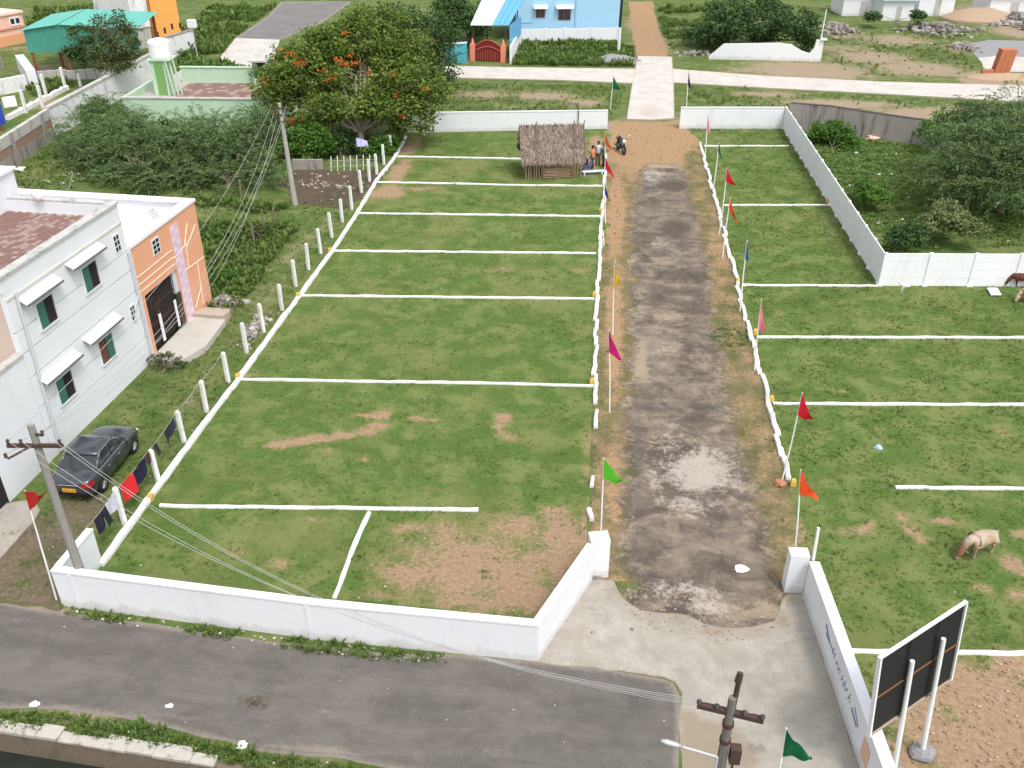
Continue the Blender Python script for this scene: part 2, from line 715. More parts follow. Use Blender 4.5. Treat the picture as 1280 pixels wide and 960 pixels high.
def tree(name, label, base, blobs, n_clumps, clump_r, leaves, llen, lwid, leaf_m, bark_m, trunk_r=0.25, cat='tree', group=None, droop=0.2, flat=0.6, limbs=6, fork=0.35, shell=0.55, blossoms=None, crown_name='crown', sprays=0):
    base = Vector(base)
    t = thing(name, label, cat, base, group)
    cps = clump_points(blobs, n_clumps, shell)
    cps = cps[cps[:, 2] > 0.15]
    mb = MB()
    top = Vector(np.mean(np.array(blobs)[:, :3], axis=0))
    fk = base.lerp(Vector((top.x, top.y, max(top.z, base.z + .5))), fork)
    fk.z = base.z + max(0.15, (top.z - base.z) * fork)
    mb.path([base, base.lerp(fk, .5) + Vector((random.uniform(-.1, .1), random.uniform(-.1, .1), 0)), fk], [trunk_r * 1.25, trunk_r, trunk_r * .85], 8)
    for b in blobs[:limbs]:
        q = Vector(b[:3])
        mid = fk.lerp(q, .5) + Vector((random.uniform(-.3, .3), random.uniform(-.3, .3), random.uniform(0, .4)))
        mb.path([fk, mid, q], [trunk_r * .6, trunk_r * .42, trunk_r * .22], 6)
        near = sorted(range(len(cps)), key=lambda i: (Vector(cps[i]) - q).length)[:14]
        for i in near[::2]:
            e = Vector(cps[i])
            mb.path([q, q.lerp(e, .5) + Vector((0, 0, random.uniform(-.15, .2))), e], [trunk_r * .2, trunk_r * .13, trunk_r * .05], 4)
    mb.build('trunk', bark_m, t, smooth=True)
    rad = clump_r * RNG.uniform(.65, 1.3, len(cps))
    cme = leaf_mesh(crown_name, cps, rad, leaves, llen, lwid, leaf_m, base, droop, flat)
    if sprays:
        nv = len(cme.vertices)
        old = np.empty(nv * 3, dtype=np.float32)
        cme.vertices.foreach_get('co', old)
        v = np.concatenate([old.reshape(-1, 3), spray_verts(blobs, sprays, 44, 1.7, .30, .028, base)])
        cme = npmesh(crown_name, v, np.arange(len(v)).reshape(-1, 4), leaf_m)
    link(crown_name, cme, t, base)
    if blossoms is not None:
        bp, bm = blossoms
        o = link('blossoms', leaf_mesh('blossoms', bp, 0.42, 13, .17, .07, bm, base, -.2, .6), t, base)
        tag(o, kind='stuff')
    return t


def kerb(name, label, pts, width, h, mat_, group=None, cat='kerb', wob=0.02):
    """a low plastered beam along a line, slightly uneven"""
    Q = []
    for i in range(len(pts) - 1):
        a, b = Vector(pts[i]), Vector(pts[i + 1])
        k = max(1, int((b - a).length / .45))
        for j in range(k):
            Q.append(a.lerp(b, j / k))
    Q.append(Vector(pts[-1]))
    rings = []
    for i, q in enumerate(Q):
        d = (Q[min(i + 1, len(Q) - 1)] - Q[max(i - 1, 0)])
        d.z = 0
        d.normalize()
        n_ = Vector((d.y, -d.x, 0))
        q = q + n_ * random.uniform(-wob, wob)
        ww = width / 2 * random.uniform(.80, 1.15)
        hh = h * random.uniform(.72, 1.12)
        rings.append([q - n_ * ww * 1.1 + Vector((0, 0, -.05)), q + n_ * ww * 1.1 + Vector((0, 0, -.05)), q + n_ * ww + Vector((0, 0, hh * .8)), q + n_ * ww * .6 + Vector((0, 0, hh)), q - n_ * ww * .6 + Vector((0, 0, hh)), q - n_ * ww + Vector((0, 0, hh * .8))])
    o = MB().loft(rings).build(name, mat_, origin=Q[0])
    return tag(o, label, cat, group)


def cloth_mesh(c00, c10, c01, c11, nu, nv, amp, waves, seed):
    """a rippled sheet between four corners"""
    mb = MB()
    c00, c10, c01, c11 = map(Vector, (c00, c10, c01, c11))
    nrm = ((c10 - c00).cross(c01 - c00)).normalized()
    vs = []
    for j in range(nv + 1):
        for i in range(nu + 1):
            s_, t_ = i / nu, j / nv
            q = c00.lerp(c10, s_).lerp(c01.lerp(c11, s_), t_)
            vs.append(q + nrm * amp * t_ ** .5 * (math.sin(s_ * waves + seed + t_ * 1.3) + .5 * math.sin(s_ * waves * 2.3 + seed * 2)))
    fs = [(j * (nu + 1) + i, j * (nu + 1) + i + 1, (j + 1) * (nu + 1) + i + 1, (j + 1) * (nu + 1) + i) for j in range(nv) for i in range(nu)]
    th = nrm * 0.006
    nvx = len(vs)
    mb.add(vs + [q - th for q in vs], fs + [tuple(k + nvx for k in f[::-1]) for f in fs])
    return mb


def evaluated(o, name):
    """apply an object's modifiers and give back a plain mesh"""
    bpy.context.view_layer.update()
    dg = bpy.context.evaluated_depsgraph_get()
    me = bpy.data.meshes.new_from_object(o.evaluated_get(dg))
    me.name = name
    return me


def skinned(verts, edges, radii, root=0, sub=1):
    """smooth body grown round a skeleton"""
    me = bpy.data.meshes.new('skeleton')
    me.from_pydata(verts, edges, [])
    o = bpy.data.objects.new('skeleton', me)
    COL.objects.link(o)
    o.modifiers.new('s', 'SKIN')
    sv = me.skin_vertices[0].data
    for i, r in enumerate(radii):
        sv[i].radius = r if isinstance(r, tuple) else (r, r)
        sv[i].use_root = i == root
    m2 = o.modifiers.new('d', 'SUBSURF')
    m2.levels = m2.render_levels = sub
    res = evaluated(o, 'body')
    bpy.data.objects.remove(o)
    bpy.data.meshes.remove(me)
    bm = bmesh.new()
    bm.from_mesh(res)
    bmesh.ops.recalc_face_normals(bm, faces=bm.faces)
    bm.to_mesh(res)
    bm.free()
    res.polygons.foreach_set('use_smooth', [True] * len(res.polygons))
    return res
# ------------------------------------------------------------------ materials
M = {}
M['lawn'] = ground_mat('lawn_grass', (.060, .104, .025), (.110, .174, .040), (.172, .206, .070), (.25, .160, .098), (.375, .27, .175), bias=.04)
M['field'] = ground_mat('field_grass', (.065, .108, .026), (.100, .155, .040), (.165, .190, .070), (.25, .19, .13), (.36, .285, .205))
M['soil'] = ground_mat('garden_soil', (.05, .085, .02), (.08, .12, .03), (.12, .14, .05), (.075, .052, .040), (.135, .098, .075), bias=.35)
M['verge'] = ground_mat('verge_dirt', (.07, .09, .03), (.11, .12, .05), (.17, .16, .08), (.26, .155, .085), (.41, .275, .16), bias=.15)
M['blade'] = leafmat('grass_blades', (.095, .150, .034), (.140, .200, .052), (.21, .245, .09), .4, 1.2)
M['weed'] = leafmat('weed_leaves', (.075, .135, .028), (.125, .20, .045), (.215, .27, .085), .35, .5)


def road_mat(name, dark, light, sand, pale, streak=(0.6, 2.2, 1), edge_w=1.0, patchy=1.0, fade=False):
    k = N(name)
    big = k.noise(.28, 6, .62, None, .4)
    st = k.noise(.75, 10, .74, streak, .5, off=2.0)
    fine = k.noise(5.0, 8, .78)
    vf = k.noise(40.0, 3, .6)
    c = k.mix(k.step(st, .36, .66), dark, light)
    bl = k.noise(.8, 10, .72, (1, .9, 1), .6, off=7.7)
    c = k.mix(k.math('MULTIPLY', k.step(bl, .52, .62), .65 * patchy), c, sc(dark, .72))
    c = k.mix(k.math('MULTIPLY', k.step(k.math('SUBTRACT', 1, bl), .50, .64), .75 * patchy), c, k.mix(.5, light, sand))
    c = k.mix(k.math('MULTIPLY', k.step(big, .50, .62), .5 * patchy), c, sc(dark, .75))
    c = k.mix(k.math('MULTIPLY', k.step(fine, .48, .74), .22), c, sand)
    dusty = k.math('ADD', k.attr('sand'), k.math('MULTIPLY', k.math('SUBTRACT', st, .5), 1.5))
    dusty = k.math('ADD', dusty, k.math('MULTIPLY', k.math('SUBTRACT', fine, .5), .7))
    e = k.math('SUBTRACT', edge_w, k.attr('edge'))
    e = k.math('MULTIPLY', e, .7 / max(edge_w, .01))
    dusty = k.math('MAXIMUM', dusty, k.math('ADD', e, k.math('ADD', k.math('MULTIPLY', k.math('SUBTRACT', fine, .45), .9), k.math('MULTIPLY', k.math('SUBTRACT', bl, .5), 1.6 * patchy))))
    c = k.mix(k.math('MULTIPLY', k.step(dusty, .30, .75), .85), c, sand)
    p = k.math('ADD', k.attr('pale'), k.math('MULTIPLY', k.math('SUBTRACT', st, .5), 1.2))
    p = k.math('ADD', p, k.math('MULTIPLY', k.math('SUBTRACT', fine, .5), 1.9))
    p = k.math('ADD', p, k.math('MULTIPLY', k.math('SUBTRACT', bl, .5), -1.6 * patchy))
    c = k.mix(k.math('MULTIPLY', k.step(p, .38, .85), .8), c, pale)
    d = k.math('ADD', k.attr('dark'), k.math('MULTIPLY', k.math('SUBTRACT', fine, .5), 1.0))
    d = k.math('ADD', d, k.math('MULTIPLY', k.math('SUBTRACT', st, .5), .8))
    c = k.mix(k.math('MULTIPLY', k.step(d, .35, .8), .7), c, sc(dark, .55))
    c = k.mix(k.math('MULTIPLY', k.step(vf, .45, .8), .35), c, sc(dark, .6))
    m_ = k.finish(c, .93, k.math('ADD', fine, k.math('MULTIPLY', vf, .5)), .35, .02, spec=.15)
    if fade:      # the worn edge thins out and lets the soil below show
        al = k.math('ADD', k.attr('edge'), k.math('ADD', k.math('MULTIPLY', k.math('SUBTRACT', fine, .5), 1.1), k.math('MULTIPLY', k.math('SUBTRACT', bl, .5), 2.4)))
        al = k.step(al, .12, .75)
        lk = [l_ for l_ in k.t.links if l_.to_node == k.out][0]
        src = lk.from_socket
        tp = k.n('ShaderNodeBsdfTransparent')
        mx = k.n('ShaderNodeMixShader')
        k.l(al, mx.inputs[0])
        k.l(tp.outputs[0], mx.inputs[1])
        k.l(src, mx.inputs[2])
        k.l(mx.outputs[0], k.out.inputs['Surface'])
    return m_


M['old_road'] = road_mat('worn_tar', (.098, .081, .068), (.222, .182, .145), (.335, .262, .185), (.40, .365, .32), streak=(.75, 1.35, 1), edge_w=1.1, fade=True)
M['tar'] = road_mat('grey_tar', (.110, .099, .091), (.156, .141, .128), (.245, .215, .18), (.27, .25, .23), streak=(.5, 1.6, 1), edge_w=.35, patchy=.35)
M['apron'] = road_mat('apron_concrete', (.30, .275, .235), (.40, .375, .335), (.26, .21, .15), (.47, .45, .42), streak=(1.2, 1.2, 1), edge_w=.12, patchy=.5)
M['concrete'] = road_mat('pale_concrete', (.46, .43, .395), (.56, .53, .495), (.40, .33, .26), (.54, .52, .49), streak=(1, 1, 1), edge_w=.25, patchy=.2)
M['white'] = plain('white_paint', (.72, .735, .77), .03, 2.0, .8, .2, grime=(.56, .56, .58), gamt=.35, gstretch=(1, 1, .35), gscale=1.0, mud=True)
M['kerb'] = plain('kerb_whitewash', (.72, .72, .71), .08, 6, .85, .3, grime=(.40, .37, .30), gamt=.65, gscale=2.6)
M['precast'] = plain('precast_white', (.78, .79, .825), .03, 2.0, .8, .15, grime=(.60, .60, .64), gamt=.35, gstretch=(1, 1, .3), gscale=1.3)
M['housewhite'] = plain('house_white', (.70, .72, .76), .03, 1.5, .8, .15, grime=(.62, .63, .66), gamt=.35, gstretch=(1, 1, .25), gscale=.8)
M['groove'] = plain('groove_grey', (.42, .43, .46), .1, 3)
M['orange'] = plain('orange_wall', (.70, .35, .22), .05, 2, .8, .12, grime=(.66, .33, .2), gamt=.3)
M['cream'] = plain('cream_trim', (.85, .62, .48), .05, 3)
M['tile_pink'] = plain('pink_tile', (.72, .58, .66), .08, 8, .5)
M['tile_violet'] = plain('violet_tile', (.66, .47, .62), .08, 8, .5)
M['rooftile'] = plain('roof_brick', (.215, .125, .105), .3, 5, .9, .3, grime=(.36, .29, .26), gamt=.7, gscale=1.1)
M['rooftile2'] = plain('roof_brick_pale', (.33, .245, .215), .25, 5, .9, .3, grime=(.15, .10, .085), gamt=.7, gscale=1.4)
M['mortar'] = plain('mortar', (.40, .36, .34), .15, 4)
M['oldconc'] = plain('weathered_concrete', (.46, .45, .42), .15, 3, .92, .3, grime=(.16, .15, .14), gamt=.8, gstretch=(1, 1, .3), gscale=1.1)
M['greywall'] = plain('stained_wall', (.30, .275, .255), .2, 3, .92, .3, grime=(.07, .062, .057), gamt=.95, gstretch=(1.6, 1.6, .22), gscale=1.2)
M['brickdirty'] = plain('dirty_brick', (.30, .19, .15), .25, 4, .92, .3, grime=(.10, .09, .085), gamt=.8, gscale=1.5)
M['whitewash'] = plain('old_whitewash', (.72, .72, .73), .08, 3, .9, .2, grime=(.20, .20, .20), gamt=.85, gstretch=(1, 1, .4), gscale=1.1)
M['mint'] = plain('mint_wall', (.44, .60, .44), .08, 2, .85, .2, grime=(.62, .70, .60), gamt=.5, gstretch=(1, 1, .3), gscale=1.0)
M['green'] = plain('green_door', (.17, .33, .11), .1, 3)
M['tank'] = plain('tank_plastic', (.80, .80, .82), .03, 2, .45)
M['teal'] = plain('teal_sheet', (.055, .255, .20), .06, 2, .5, .05, spec=.4)
M['teal_roof'] = plain('teal_roof', (.10, .43, .36), .08, 2, .45, .05, spec=.4)
M['rust'] = plain('rusty_steel', (.24, .075, .045), .25, 6, .8)
M['pinkwall'] = plain('pink_wall', (.78, .47, .38), .06, 2, grime=(.6, .38, .32), gamt=.4)
M['orangewall2'] = plain('amber_wall', (.80, .38, .10), .06, 2, grime=(.66, .34, .12), gamt=.4)
M['blue'] = plain('sky_blue_wall', (.33, .56, .74), .05, 2, grime=(.42, .60, .73), gamt=.4)
M['bluesheet'] = plain('blue_sheet', (.12, .36, .62), .1, 3, .5)
M['palesheet'] = plain('pale_sheet', (.58, .70, .80), .1, 3, .5)
M['tealpanel'] = plain('teal_panel', (.07, .31, .38), .1, 3, .6)
M['salmon'] = plain('salmon_pillar', (.74, .25, .17), .06, 3)
M['gate_red'] = plain('gate_red', (.17, .018, .018), .1, 4, .5)
M['navy'] = plain('navy_board', (.03, .06, .36), .05, 2, .6)
M['dark'] = plain('dark_interior', (.02, .02, .022), .1, 3)
M['glass'] = plain('window_glass', (.03, .035, .04), .1, 2, .12, .0, spec=.6)
M['shutter'] = plain('green_shutter', (.045, .15, .125), .1, 5, .6)
M['brownframe'] = plain('brown_frame', (.24, .09, .06), .1, 5, .6)
M['polecon'] = plain('pole_concrete', (.27, .255, .235), .14, 5, .9, .3, grime=(.14, .12, .11), gamt=.6, gstretch=(1, 1, .2))
M['iron'] = plain('rusty_iron', (.085, .05, .042), .25, 8, .75, .2, metallic=.2)
M['ceramic'] = plain('brown_insulator', (.045, .032, .03), .1, 6, .3, spec=.5)
M['wire'] = plain('wire', (.45, .43, .42), .1, 4, .5)
M['wiredark'] = plain('dark_wire', (.12, .12, .12), .1, 4, .5)
M['bark'] = plain('bark', (.19, .15, .115), .25, 6, .95, .5)
M['barkpale'] = plain('pale_bark', (.30, .25, .20), .2, 6, .95, .5)
M['stick'] = plain('bare_stick', (.33, .225, .15), .25, 8, .9, .4)
M['thatch'] = leafmat('thatch', (.11, .08, .062), (.24, .182, .148), (.42, .34, .28), .05, 2.5)
M['thatchbase'] = plain('thatch_base', (.15, .115, .09), .3, 6)
M['pipe'] = plain('pipe', (.52, .53, .56), .06, 4, .6)
M['steelgrey'] = plain('galvanised', (.50, .50, .53), .08, 6, .45, .1, metallic=.35)
M['black'] = plain('black_panel', (.016, .016, .020), .15, 4, .55)
M['brownrail'] = plain('brown_rail', (.22, .10, .045), .1, 4, .6)
M['yellow'] = plain('yellow_paint', (.60, .38, .08), .15, 9, grime=(.4, .36, .25), gamt=.6, gscale=5)
M['water'] = plain('drain_water', (.018, .024, .018), .3, 2, .25, .3, spec=.5)
M['rubble'] = plain('rubble_stone', (.46, .43, .40), .25, 9, .95, .4)
M['gravelgrey'] = plain('grey_gravel', (.25, .25, .26), .2, 14, .95, .6)
M['litterwhite'] = plain('white_plastic', (.78, .78, .80), .05, 6, .6)
M['brickorange'] = plain('new_brick', (.46, .17, .09), .12, 6, .9, .3)

# ------------------------------------------------------------------ ground
E0, E1 = P(0, 908), P(240, 946)


def y_edge(x):
    base = E0.y + (E1.y - E0.y) * (x - E0.x) / (E1.x - E0.x)
    t = min(1, max(0, (x + 6.5) / 4))
    return base * (1 - t) + 8.0 * t


GREEN_BARE = [   # bare-soil patches of the open ground (picture points)
    (30, 715, 75, 45, 1.1), (95, 650, 45, 28, .8), (120, 620, 40, 14, .5), (60, 770, 60, 10, 1),
    (235, 500, 12, 30, .55), (290, 440, 10, 40, .6), (335, 380, 10, 40, .6), (365, 320, 12, 40, .5), (395, 290, 8, 30, .6),
    (812, 176, 50, 26, 1.3), (862, 158, 26, 14, 1.2), (775, 158, 24, 10, 1.1), (735, 205, 20, 10, .7),
    (600, 118, 45, 6, .8), (680, 120, 50, 7, .9), (730, 128, 30, 8, .8), (650, 132, 60, 4, .5), (560, 140, 20, 10, .4),
    (960, 118, 60, 5, .8), (1050, 130, 90, 7, 1.0), (1160, 142, 70, 8, 1.1), (1215, 138, 50, 8, 1.0),
    (1010, 88, 90, 14, 1.1), (1090, 72, 60, 10, .9), (1150, 86, 70, 12, .95), (1120, 50, 60, 9, .8), (1060, 62, 50, 8, .7), (1060, 45, 30, 6, .7), (1190, 60, 30, 8, .6), (930, 88, 50, 6, .7),
    (1240, 100, 45, 12, 1.3), (1255, 22, 60, 14, 1.3), (1215, 18, 30, 8, 1.3), (1275, 40, 40, 10, 1.0),
    (815, 55, 25, 20, 1.0), (800, 30, 20, 15, 1.0), (60, 85, 30, 8, .8), (25, 60, 30, 5, .6), (20, 235, 40, 4, .7), (60, 130, 40, 12, .7),
    (1180, 185, 30, 4, .5), (300, 930, 130, 10, .9), (120, 893, 130, 4, .9), (420, 945, 60, 5, .9), (300, 770, 260, 8, .5), (560, 820, 120, 6, .8),
    (1090, 22, 30, 4, .4), (880, 30, 20, 10, .3),
]


def bare_field(x, y):
    b = patches(GREEN_BARE, x, y)
    far = np.clip((y - 130) / 120, 0, 1) * .3
    return np.maximum(b, .12 + far)


xs = np.concatenate([[-3500, -1500, -700, -350, -200, -140], np.arange(-105, 75, .75), [90, 120, 180, 300, 700, 1500, 3500]])
ts = np.concatenate([np.arange(0, 130, .75), [140, 160, 190, 240, 320, 480, 800, 1500, 4000]])
gv = []
for t in ts:
    for x in xs:
        gv.append((x, y_edge(max(-60, min(30, x))) + t, 0.0))
gv = np.array(gv)
nx = len(xs)
ii, jj = np.meshgrid(np.arange(nx - 1), np.arange(len(ts) - 1))
q0 = (jj * nx + ii).ravel()
gf = np.stack([q0, q0 + 1, q0 + nx + 1, q0 + nx], 1)
# gentle rise and fall far away only
gm = npmesh('ground', gv, gf, M['field'])
a_ = gm.attributes.new('bare', 'FLOAT', 'POINT')
a_.data.foreach_set('value', np.ascontiguousarray(bare_field(gv[:, 0], gv[:, 1]), dtype=np.float32))
tag(link('ground', gm), kind='structure')

# the drain along the near edge: water, then the near bank behind the camera
mb = MB()
mb.quad((-300, 0, -.80), (100, 0, -.80), (100, 22, -.80), (-300, 22, -.80))
tag(mb.build('water', M['water']), kind='structure')
mb = MB()
for x0, x1 in ((-300, -60), (-60, -20), (-20, -6.5), (-6.5, -4.5), (-4.5, -2.5), (-2.5, 30), (30, 100)):
    c0, c1 = max(-60, min(30, x0)), max(-60, min(30, x1))
    mb.quad((x0, -200, -.02), (x1, -200, -.02), (x1, y_edge(c1) - 5.2, -.02), (x0, y_edge(c0) - 5.2, -.02))
    mb.quad((x0, y_edge(c0) - 5.2, -.02), (x1, y_edge(c1) - 5.2, -.02), (x1, y_edge(c1) - 5.0, -1.3), (x0, y_edge(c0) - 5.0, -1.3))
tag(mb.build('near_bank', M['soil']), kind='structure')
# retaining wall of the drain
t = thing('drain_wall', 'broken concrete retaining wall along the drain at the bottom edge', 'wall', (E0.x, y_edge(E0.x), 0))
dfr = Fr((-60, y_edge(-60)), (-6.5, y_edge(-6.5)))
mb = MB()
mb.box(dfr, 0, dfr.len, -.02, .16, -1.4, -.03)
x0_ = dfr.len
mb.hexa([(-6.5, y_edge(-6.5) - .3, -1.4), (-2.5, 7.7, -1.4), (-2.5, 8.0, -1.4), (-6.5, y_edge(-6.5), -1.4), (-6.5, y_edge(-6.5) - .3, -.03), (-2.5, 7.7, -.03), (-2.5, 8.0, -.03), (-6.5, y_edge(-6.5), -.03)])
mb.hexa([(-2.5, 7.7, -1.4), (100, 7.7, -1.4), (100, 8.0, -1.4), (-2.5, 8.0, -1.4), (-2.5, 7.7, -.03), (100, 7.7, -.03), (100, 8.0, -.03), (-2.5, 8.0, -.03)])
mb.build('wall_face', plain('drain_face', (.17, .135, .10), .2, 3, .92, .4, grime=(.05, .042, .035), gamt=.8, gstretch=(1, 1, .4), gscale=1.6), t)
mb = MB()
a = 30.0
while a < dfr.hit(242, 946)[0]:
    L = random.uniform(.35, 1.1)
    h_ = random.uniform(.03, .09)
    mb.box(dfr, a, a + L - .012, -random.uniform(.10, .24), random.uniform(.165, .21), -.02, h_)
    a += L
mb.build('coping', plain('coping_concrete', (.43, .40, .36), .2, 5, .92, .5, grime=(.17, .145, .11), gamt=.9, gscale=3.2), t)

# ------------------------------------------------------------------ lawns
LAWN_L = px([(126, 706), (186, 624), (297, 476), (375, 370), (416, 315), (447, 267), (471, 228), (508, 168), (640, 164), (757, 160), (755, 230), (751, 300), (745, 370), (741, 480), (737, 600), (733, 690), (668, 776), (400, 745), (126, 706)][:-1])
LAWN_R = px([(875, 176), (850, 160), (975, 160), (1097, 357), (1420, 357), (1600, 700), (1500, 1060), (1120, 1060), (1078, 960), (1006, 745), (986, 604), (958, 490), (933, 405), (906, 290), (888, 225)])
BARE_L = [(345, 557, 20, 5), (372, 553, 22, 5), (400, 548, 24, 6), (430, 544, 22, 5), (455, 538, 22, 5), (472, 532, 14, 4), (455, 520, 26, 4, .9), (478, 519, 12, 6), (520, 524, 14, 4), (540, 526, 10, 3), (410, 563, 16, 4, .8), (455, 573, 14, 4),
          (630, 522, 14, 5), (622, 533, 10, 5), (640, 548, 12, 6, .8), (628, 541, 8, 5),
          (600, 712, 135, 60, .86), (560, 662, 55, 18, .75), (500, 660, 25, 8, .7), (640, 655, 50, 20, .75), (700, 668, 32, 30, 1.0), (705, 715, 26, 45, 1.1), (600, 720, 80, 30, .9), (510, 722, 45, 22, .85), (650, 745, 60, 24, 1.0), (580, 752, 60, 12, .9), (690, 640, 25, 10, .7), (480, 745, 40, 10, .7),
          (395, 650, 16, 4, .6), (350, 706, 26, 8, .6), (330, 652, 20, 4, .55), (225, 627, 24, 4, .5), (300, 690, 20, 6, .5), (250, 700, 25, 8, .4), (460, 690, 20, 6, .5),
          (485, 240, 26, 9, 1.1), (500, 213, 14, 16, 1.0), (512, 185, 14, 14, .9), (525, 236, 28, 5, .7), (735, 205, 18, 16, .9), (745, 180, 12, 14, .9), (738, 236, 8, 6, .5),
          (630, 338, 24, 4, .6), (725, 337, 18, 5, .6), (520, 430, 10, 4, .3), (340, 425, 10, 12, .4), (310, 470, 14, 5, .5), (590, 210, 30, 6, .4), (560, 275, 40, 8, .25), (740, 660, 18, 40, .9), (735, 560, 8, 60, .6)]
BARE_R = [(1062, 666, 14, 7), (1082, 664, 14, 7), (1092, 655, 6, 6, .8), (1130, 648, 10, 8), (1142, 664, 12, 9), (1156, 674, 14, 7), (1178, 652, 18, 5), (1195, 657, 12, 4, .9), (1275, 668, 16, 6), (1265, 705, 18, 9), (1278, 715, 14, 8), (1230, 735, 20, 8, .8), (1270, 745, 20, 12, .8),
          (1053, 490, 8, 3, .9), (1098, 534, 8, 4, .9), (975, 391, 10, 4, .7), (1095, 478, 8, 4, .6), (1180, 345, 10, 3), (1100, 405, 20, 6, .4), (1200, 400, 40, 8, .25), (1250, 540, 20, 10, .5),
          (1150, 900, 42, 40, 1.2), (1200, 860, 60, 36, 1.2), (1255, 890, 60, 60, 1.2), (1230, 940, 90, 50, 1.2), (1120, 950, 40, 30, 1.1), (1270, 830, 40, 20, 1.0), (1110, 870, 16, 20, .9), (1210, 790, 30, 14, .5), (1290, 800, 20, 10, .5),
          (1000, 665, 12, 20, .7), (985, 610, 14, 10, .8), (1010, 710, 10, 30, .5), (905, 175, 20, 6, .3), (960, 330, 10, 30, .2)]
sheet('lawn_left', LAWN_L, .006, M['lawn'], .3, .06, {'bare': lambda x, y: patches(BARE_L, x, y)})
sheet('lawn_right', LAWN_R, .006, M['lawn'], .35, .06, {'bare': lambda x, y: patches(BARE_R, x, y)})
# grass seen beyond and beside them
# ------------------------------------------------------------------ verge and road between the kerbs
VERGE = px([(736, 724), (739, 600), (743, 480), (747, 370), (752, 300), (757, 230), (759, 190), (768, 152), (850, 152), (876, 178), (890, 225), (907, 290), (934, 400), (960, 490), (987, 604), (1004, 740)])
sheet('dirt_verge', VERGE, .010, M['verge'], .35, .10, {'bare': lambda x, y: np.maximum(.34, patches([(775, 745, 24, 24, .9), (985, 755, 24, 24, .9), (812, 180, 60, 36, 1.4), (845, 165, 30, 20, 1.3), (768, 170, 20, 20, 1.3), (770, 260, 14, 60, .9), (768, 400, 10, 100, .9), (765, 600, 10, 80, .8), (900, 320, 16, 60, .6), (930, 430, 14, 40, .6), (955, 560, 16, 40, .5)], x, y) - patches([(912, 424, 20, 8, 1.2), (985, 650, 10, 14, .9), (972, 640, 10, 20, .7), (945, 500, 14, 14, .9), (915, 345, 14, 10, .5), (868, 200, 16, 12, .6)], x, y))})
ROAD = px([(770, 730), (762, 690), (766, 600), (772, 500), (776, 400), (781, 300), (790, 215), (805, 203), (850, 203), (866, 225), (876, 260), (886, 300), (896, 350), (906, 420), (920, 480), (938, 540), (956, 600), (976, 690), (1002, 765), (990, 850), (892, 850), (842, 845), (790, 835), (757, 775)])


sheet('main_road', ROAD, .016, M['old_road'], .3, .38, {
    'sand': lambda x, y: np.maximum(.10, patches([(800, 450, 14, 40, .7), (860, 640, 60, 12, .5), (825, 330, 30, 12, .45), (830, 205, 40, 8, .9), (850, 270, 30, 14, .3), (840, 395, 40, 26, .50), (800, 380, 16, 70, .45), (880, 470, 40, 30, .3), (905, 480, 24, 80, .5), (845, 560, 50, 50, .45), (890, 690, 60, 20, .2), (940, 640, 24, 50, .5), (790, 620, 16, 50, .35), (840, 340, 40, 20, .3), (850, 440, 50, 20, .45), (860, 760, 70, 14, .3), (905, 765, 50, 16, .7), (820, 757, 30, 10, .6), (960, 765, 24, 20, .7), (900, 400, 14, 60, .5)], x, y)),
    'pale': lambda x, y: np.maximum(-.35, patches([(868, 588, 58, 40, .95), (840, 560, 30, 16, .8), (860, 630, 46, 22, .65), (925, 575, 16, 26, .45), (880, 470, 40, 14, .3), (830, 440, 26, 10, .3), (818, 222, 20, 12, .7), (850, 738, 70, 18, .75), (880, 760, 60, 14, .7), (910, 772, 50, 8, .5), (800, 700, 20, 30, .35), (820, 306, 18, 5, .55), (850, 313, 12, 4, .45), (795, 530, 10, 4, .4), (845, 530, 14, 5, .5)], x, y)),
    'dark': lambda x, y: np.maximum(-.3, patches([(840, 232, 36, 10, .8), (843, 286, 24, 14, .9), (860, 345, 44, 9, .85), (830, 372, 34, 8, .6), (870, 660, 40, 14, .45), (835, 385, 20, 14, .35), (820, 255, 30, 10, .3), (800, 290, 20, 12, .3), (820, 680, 40, 16, .4), (915, 675, 24, 20, .5), (900, 625, 36, 8, .4), (900, 600, 20, 10, .2), (790, 560, 18, 14, .4), (860, 500, 50, 14, .3)], x, y))})

STREET = px([(-420, 725), (-200, 741), (0, 754), (80, 766), (200, 782), (300, 797), (400, 808), (480, 817), (560, 818), (680, 828), (760, 838), (828, 848), (843, 854), (850, 868), (849, 960), (842, 1130), (690, 1130), (520, 968), (430, 950), (330, 940), (250, 921), (180, 902), (70, 887), (0, 886), (-300, 870), (-480, 860)])
sheet('street', STREET, .014, M['tar'], .3, .05, {
    'sand': lambda x, y: np.maximum(.0, patches([(150, 895, 260, 7, .6), (380, 935, 120, 8, .7), (300, 800, 300, 5, .45), (30, 775, 40, 8, .4), (130, 785, 40, 10, .35), (220, 880, 100, 10, .2), (410, 890, 30, 10, .5), (60, 870, 60, 10, .3), (600, 850, 80, 14, .2), (170, 790, 20, 6, .4), (490, 820, 60, 8, .5), (620, 940, 60, 14, .4)], x, y)),
    'pale': lambda x, y: np.maximum(-.4, patches([(25, 778, 26, 5, .5), (210, 862, 14, 6, .35), (590, 890, 20, 10, .2)], x, y)),
    'dark': lambda x, y: np.maximum(-.25, patches([(318, 878, 16, 8, .75), (90, 800, 80, 14, .2), (340, 850, 50, 12, .2)], x, y))})
APRON = px([(668, 828), (684, 800), (730, 722), (768, 725), (780, 748), (800, 764), (830, 767), (862, 769), (880, 780), (905, 786), (940, 783), (966, 776), (984, 742), (1006, 742), (1030, 820), (1075, 962), (1110, 1130), (848, 1130), (849, 960), (850, 868), (843, 854), (828, 848), (760, 838)])
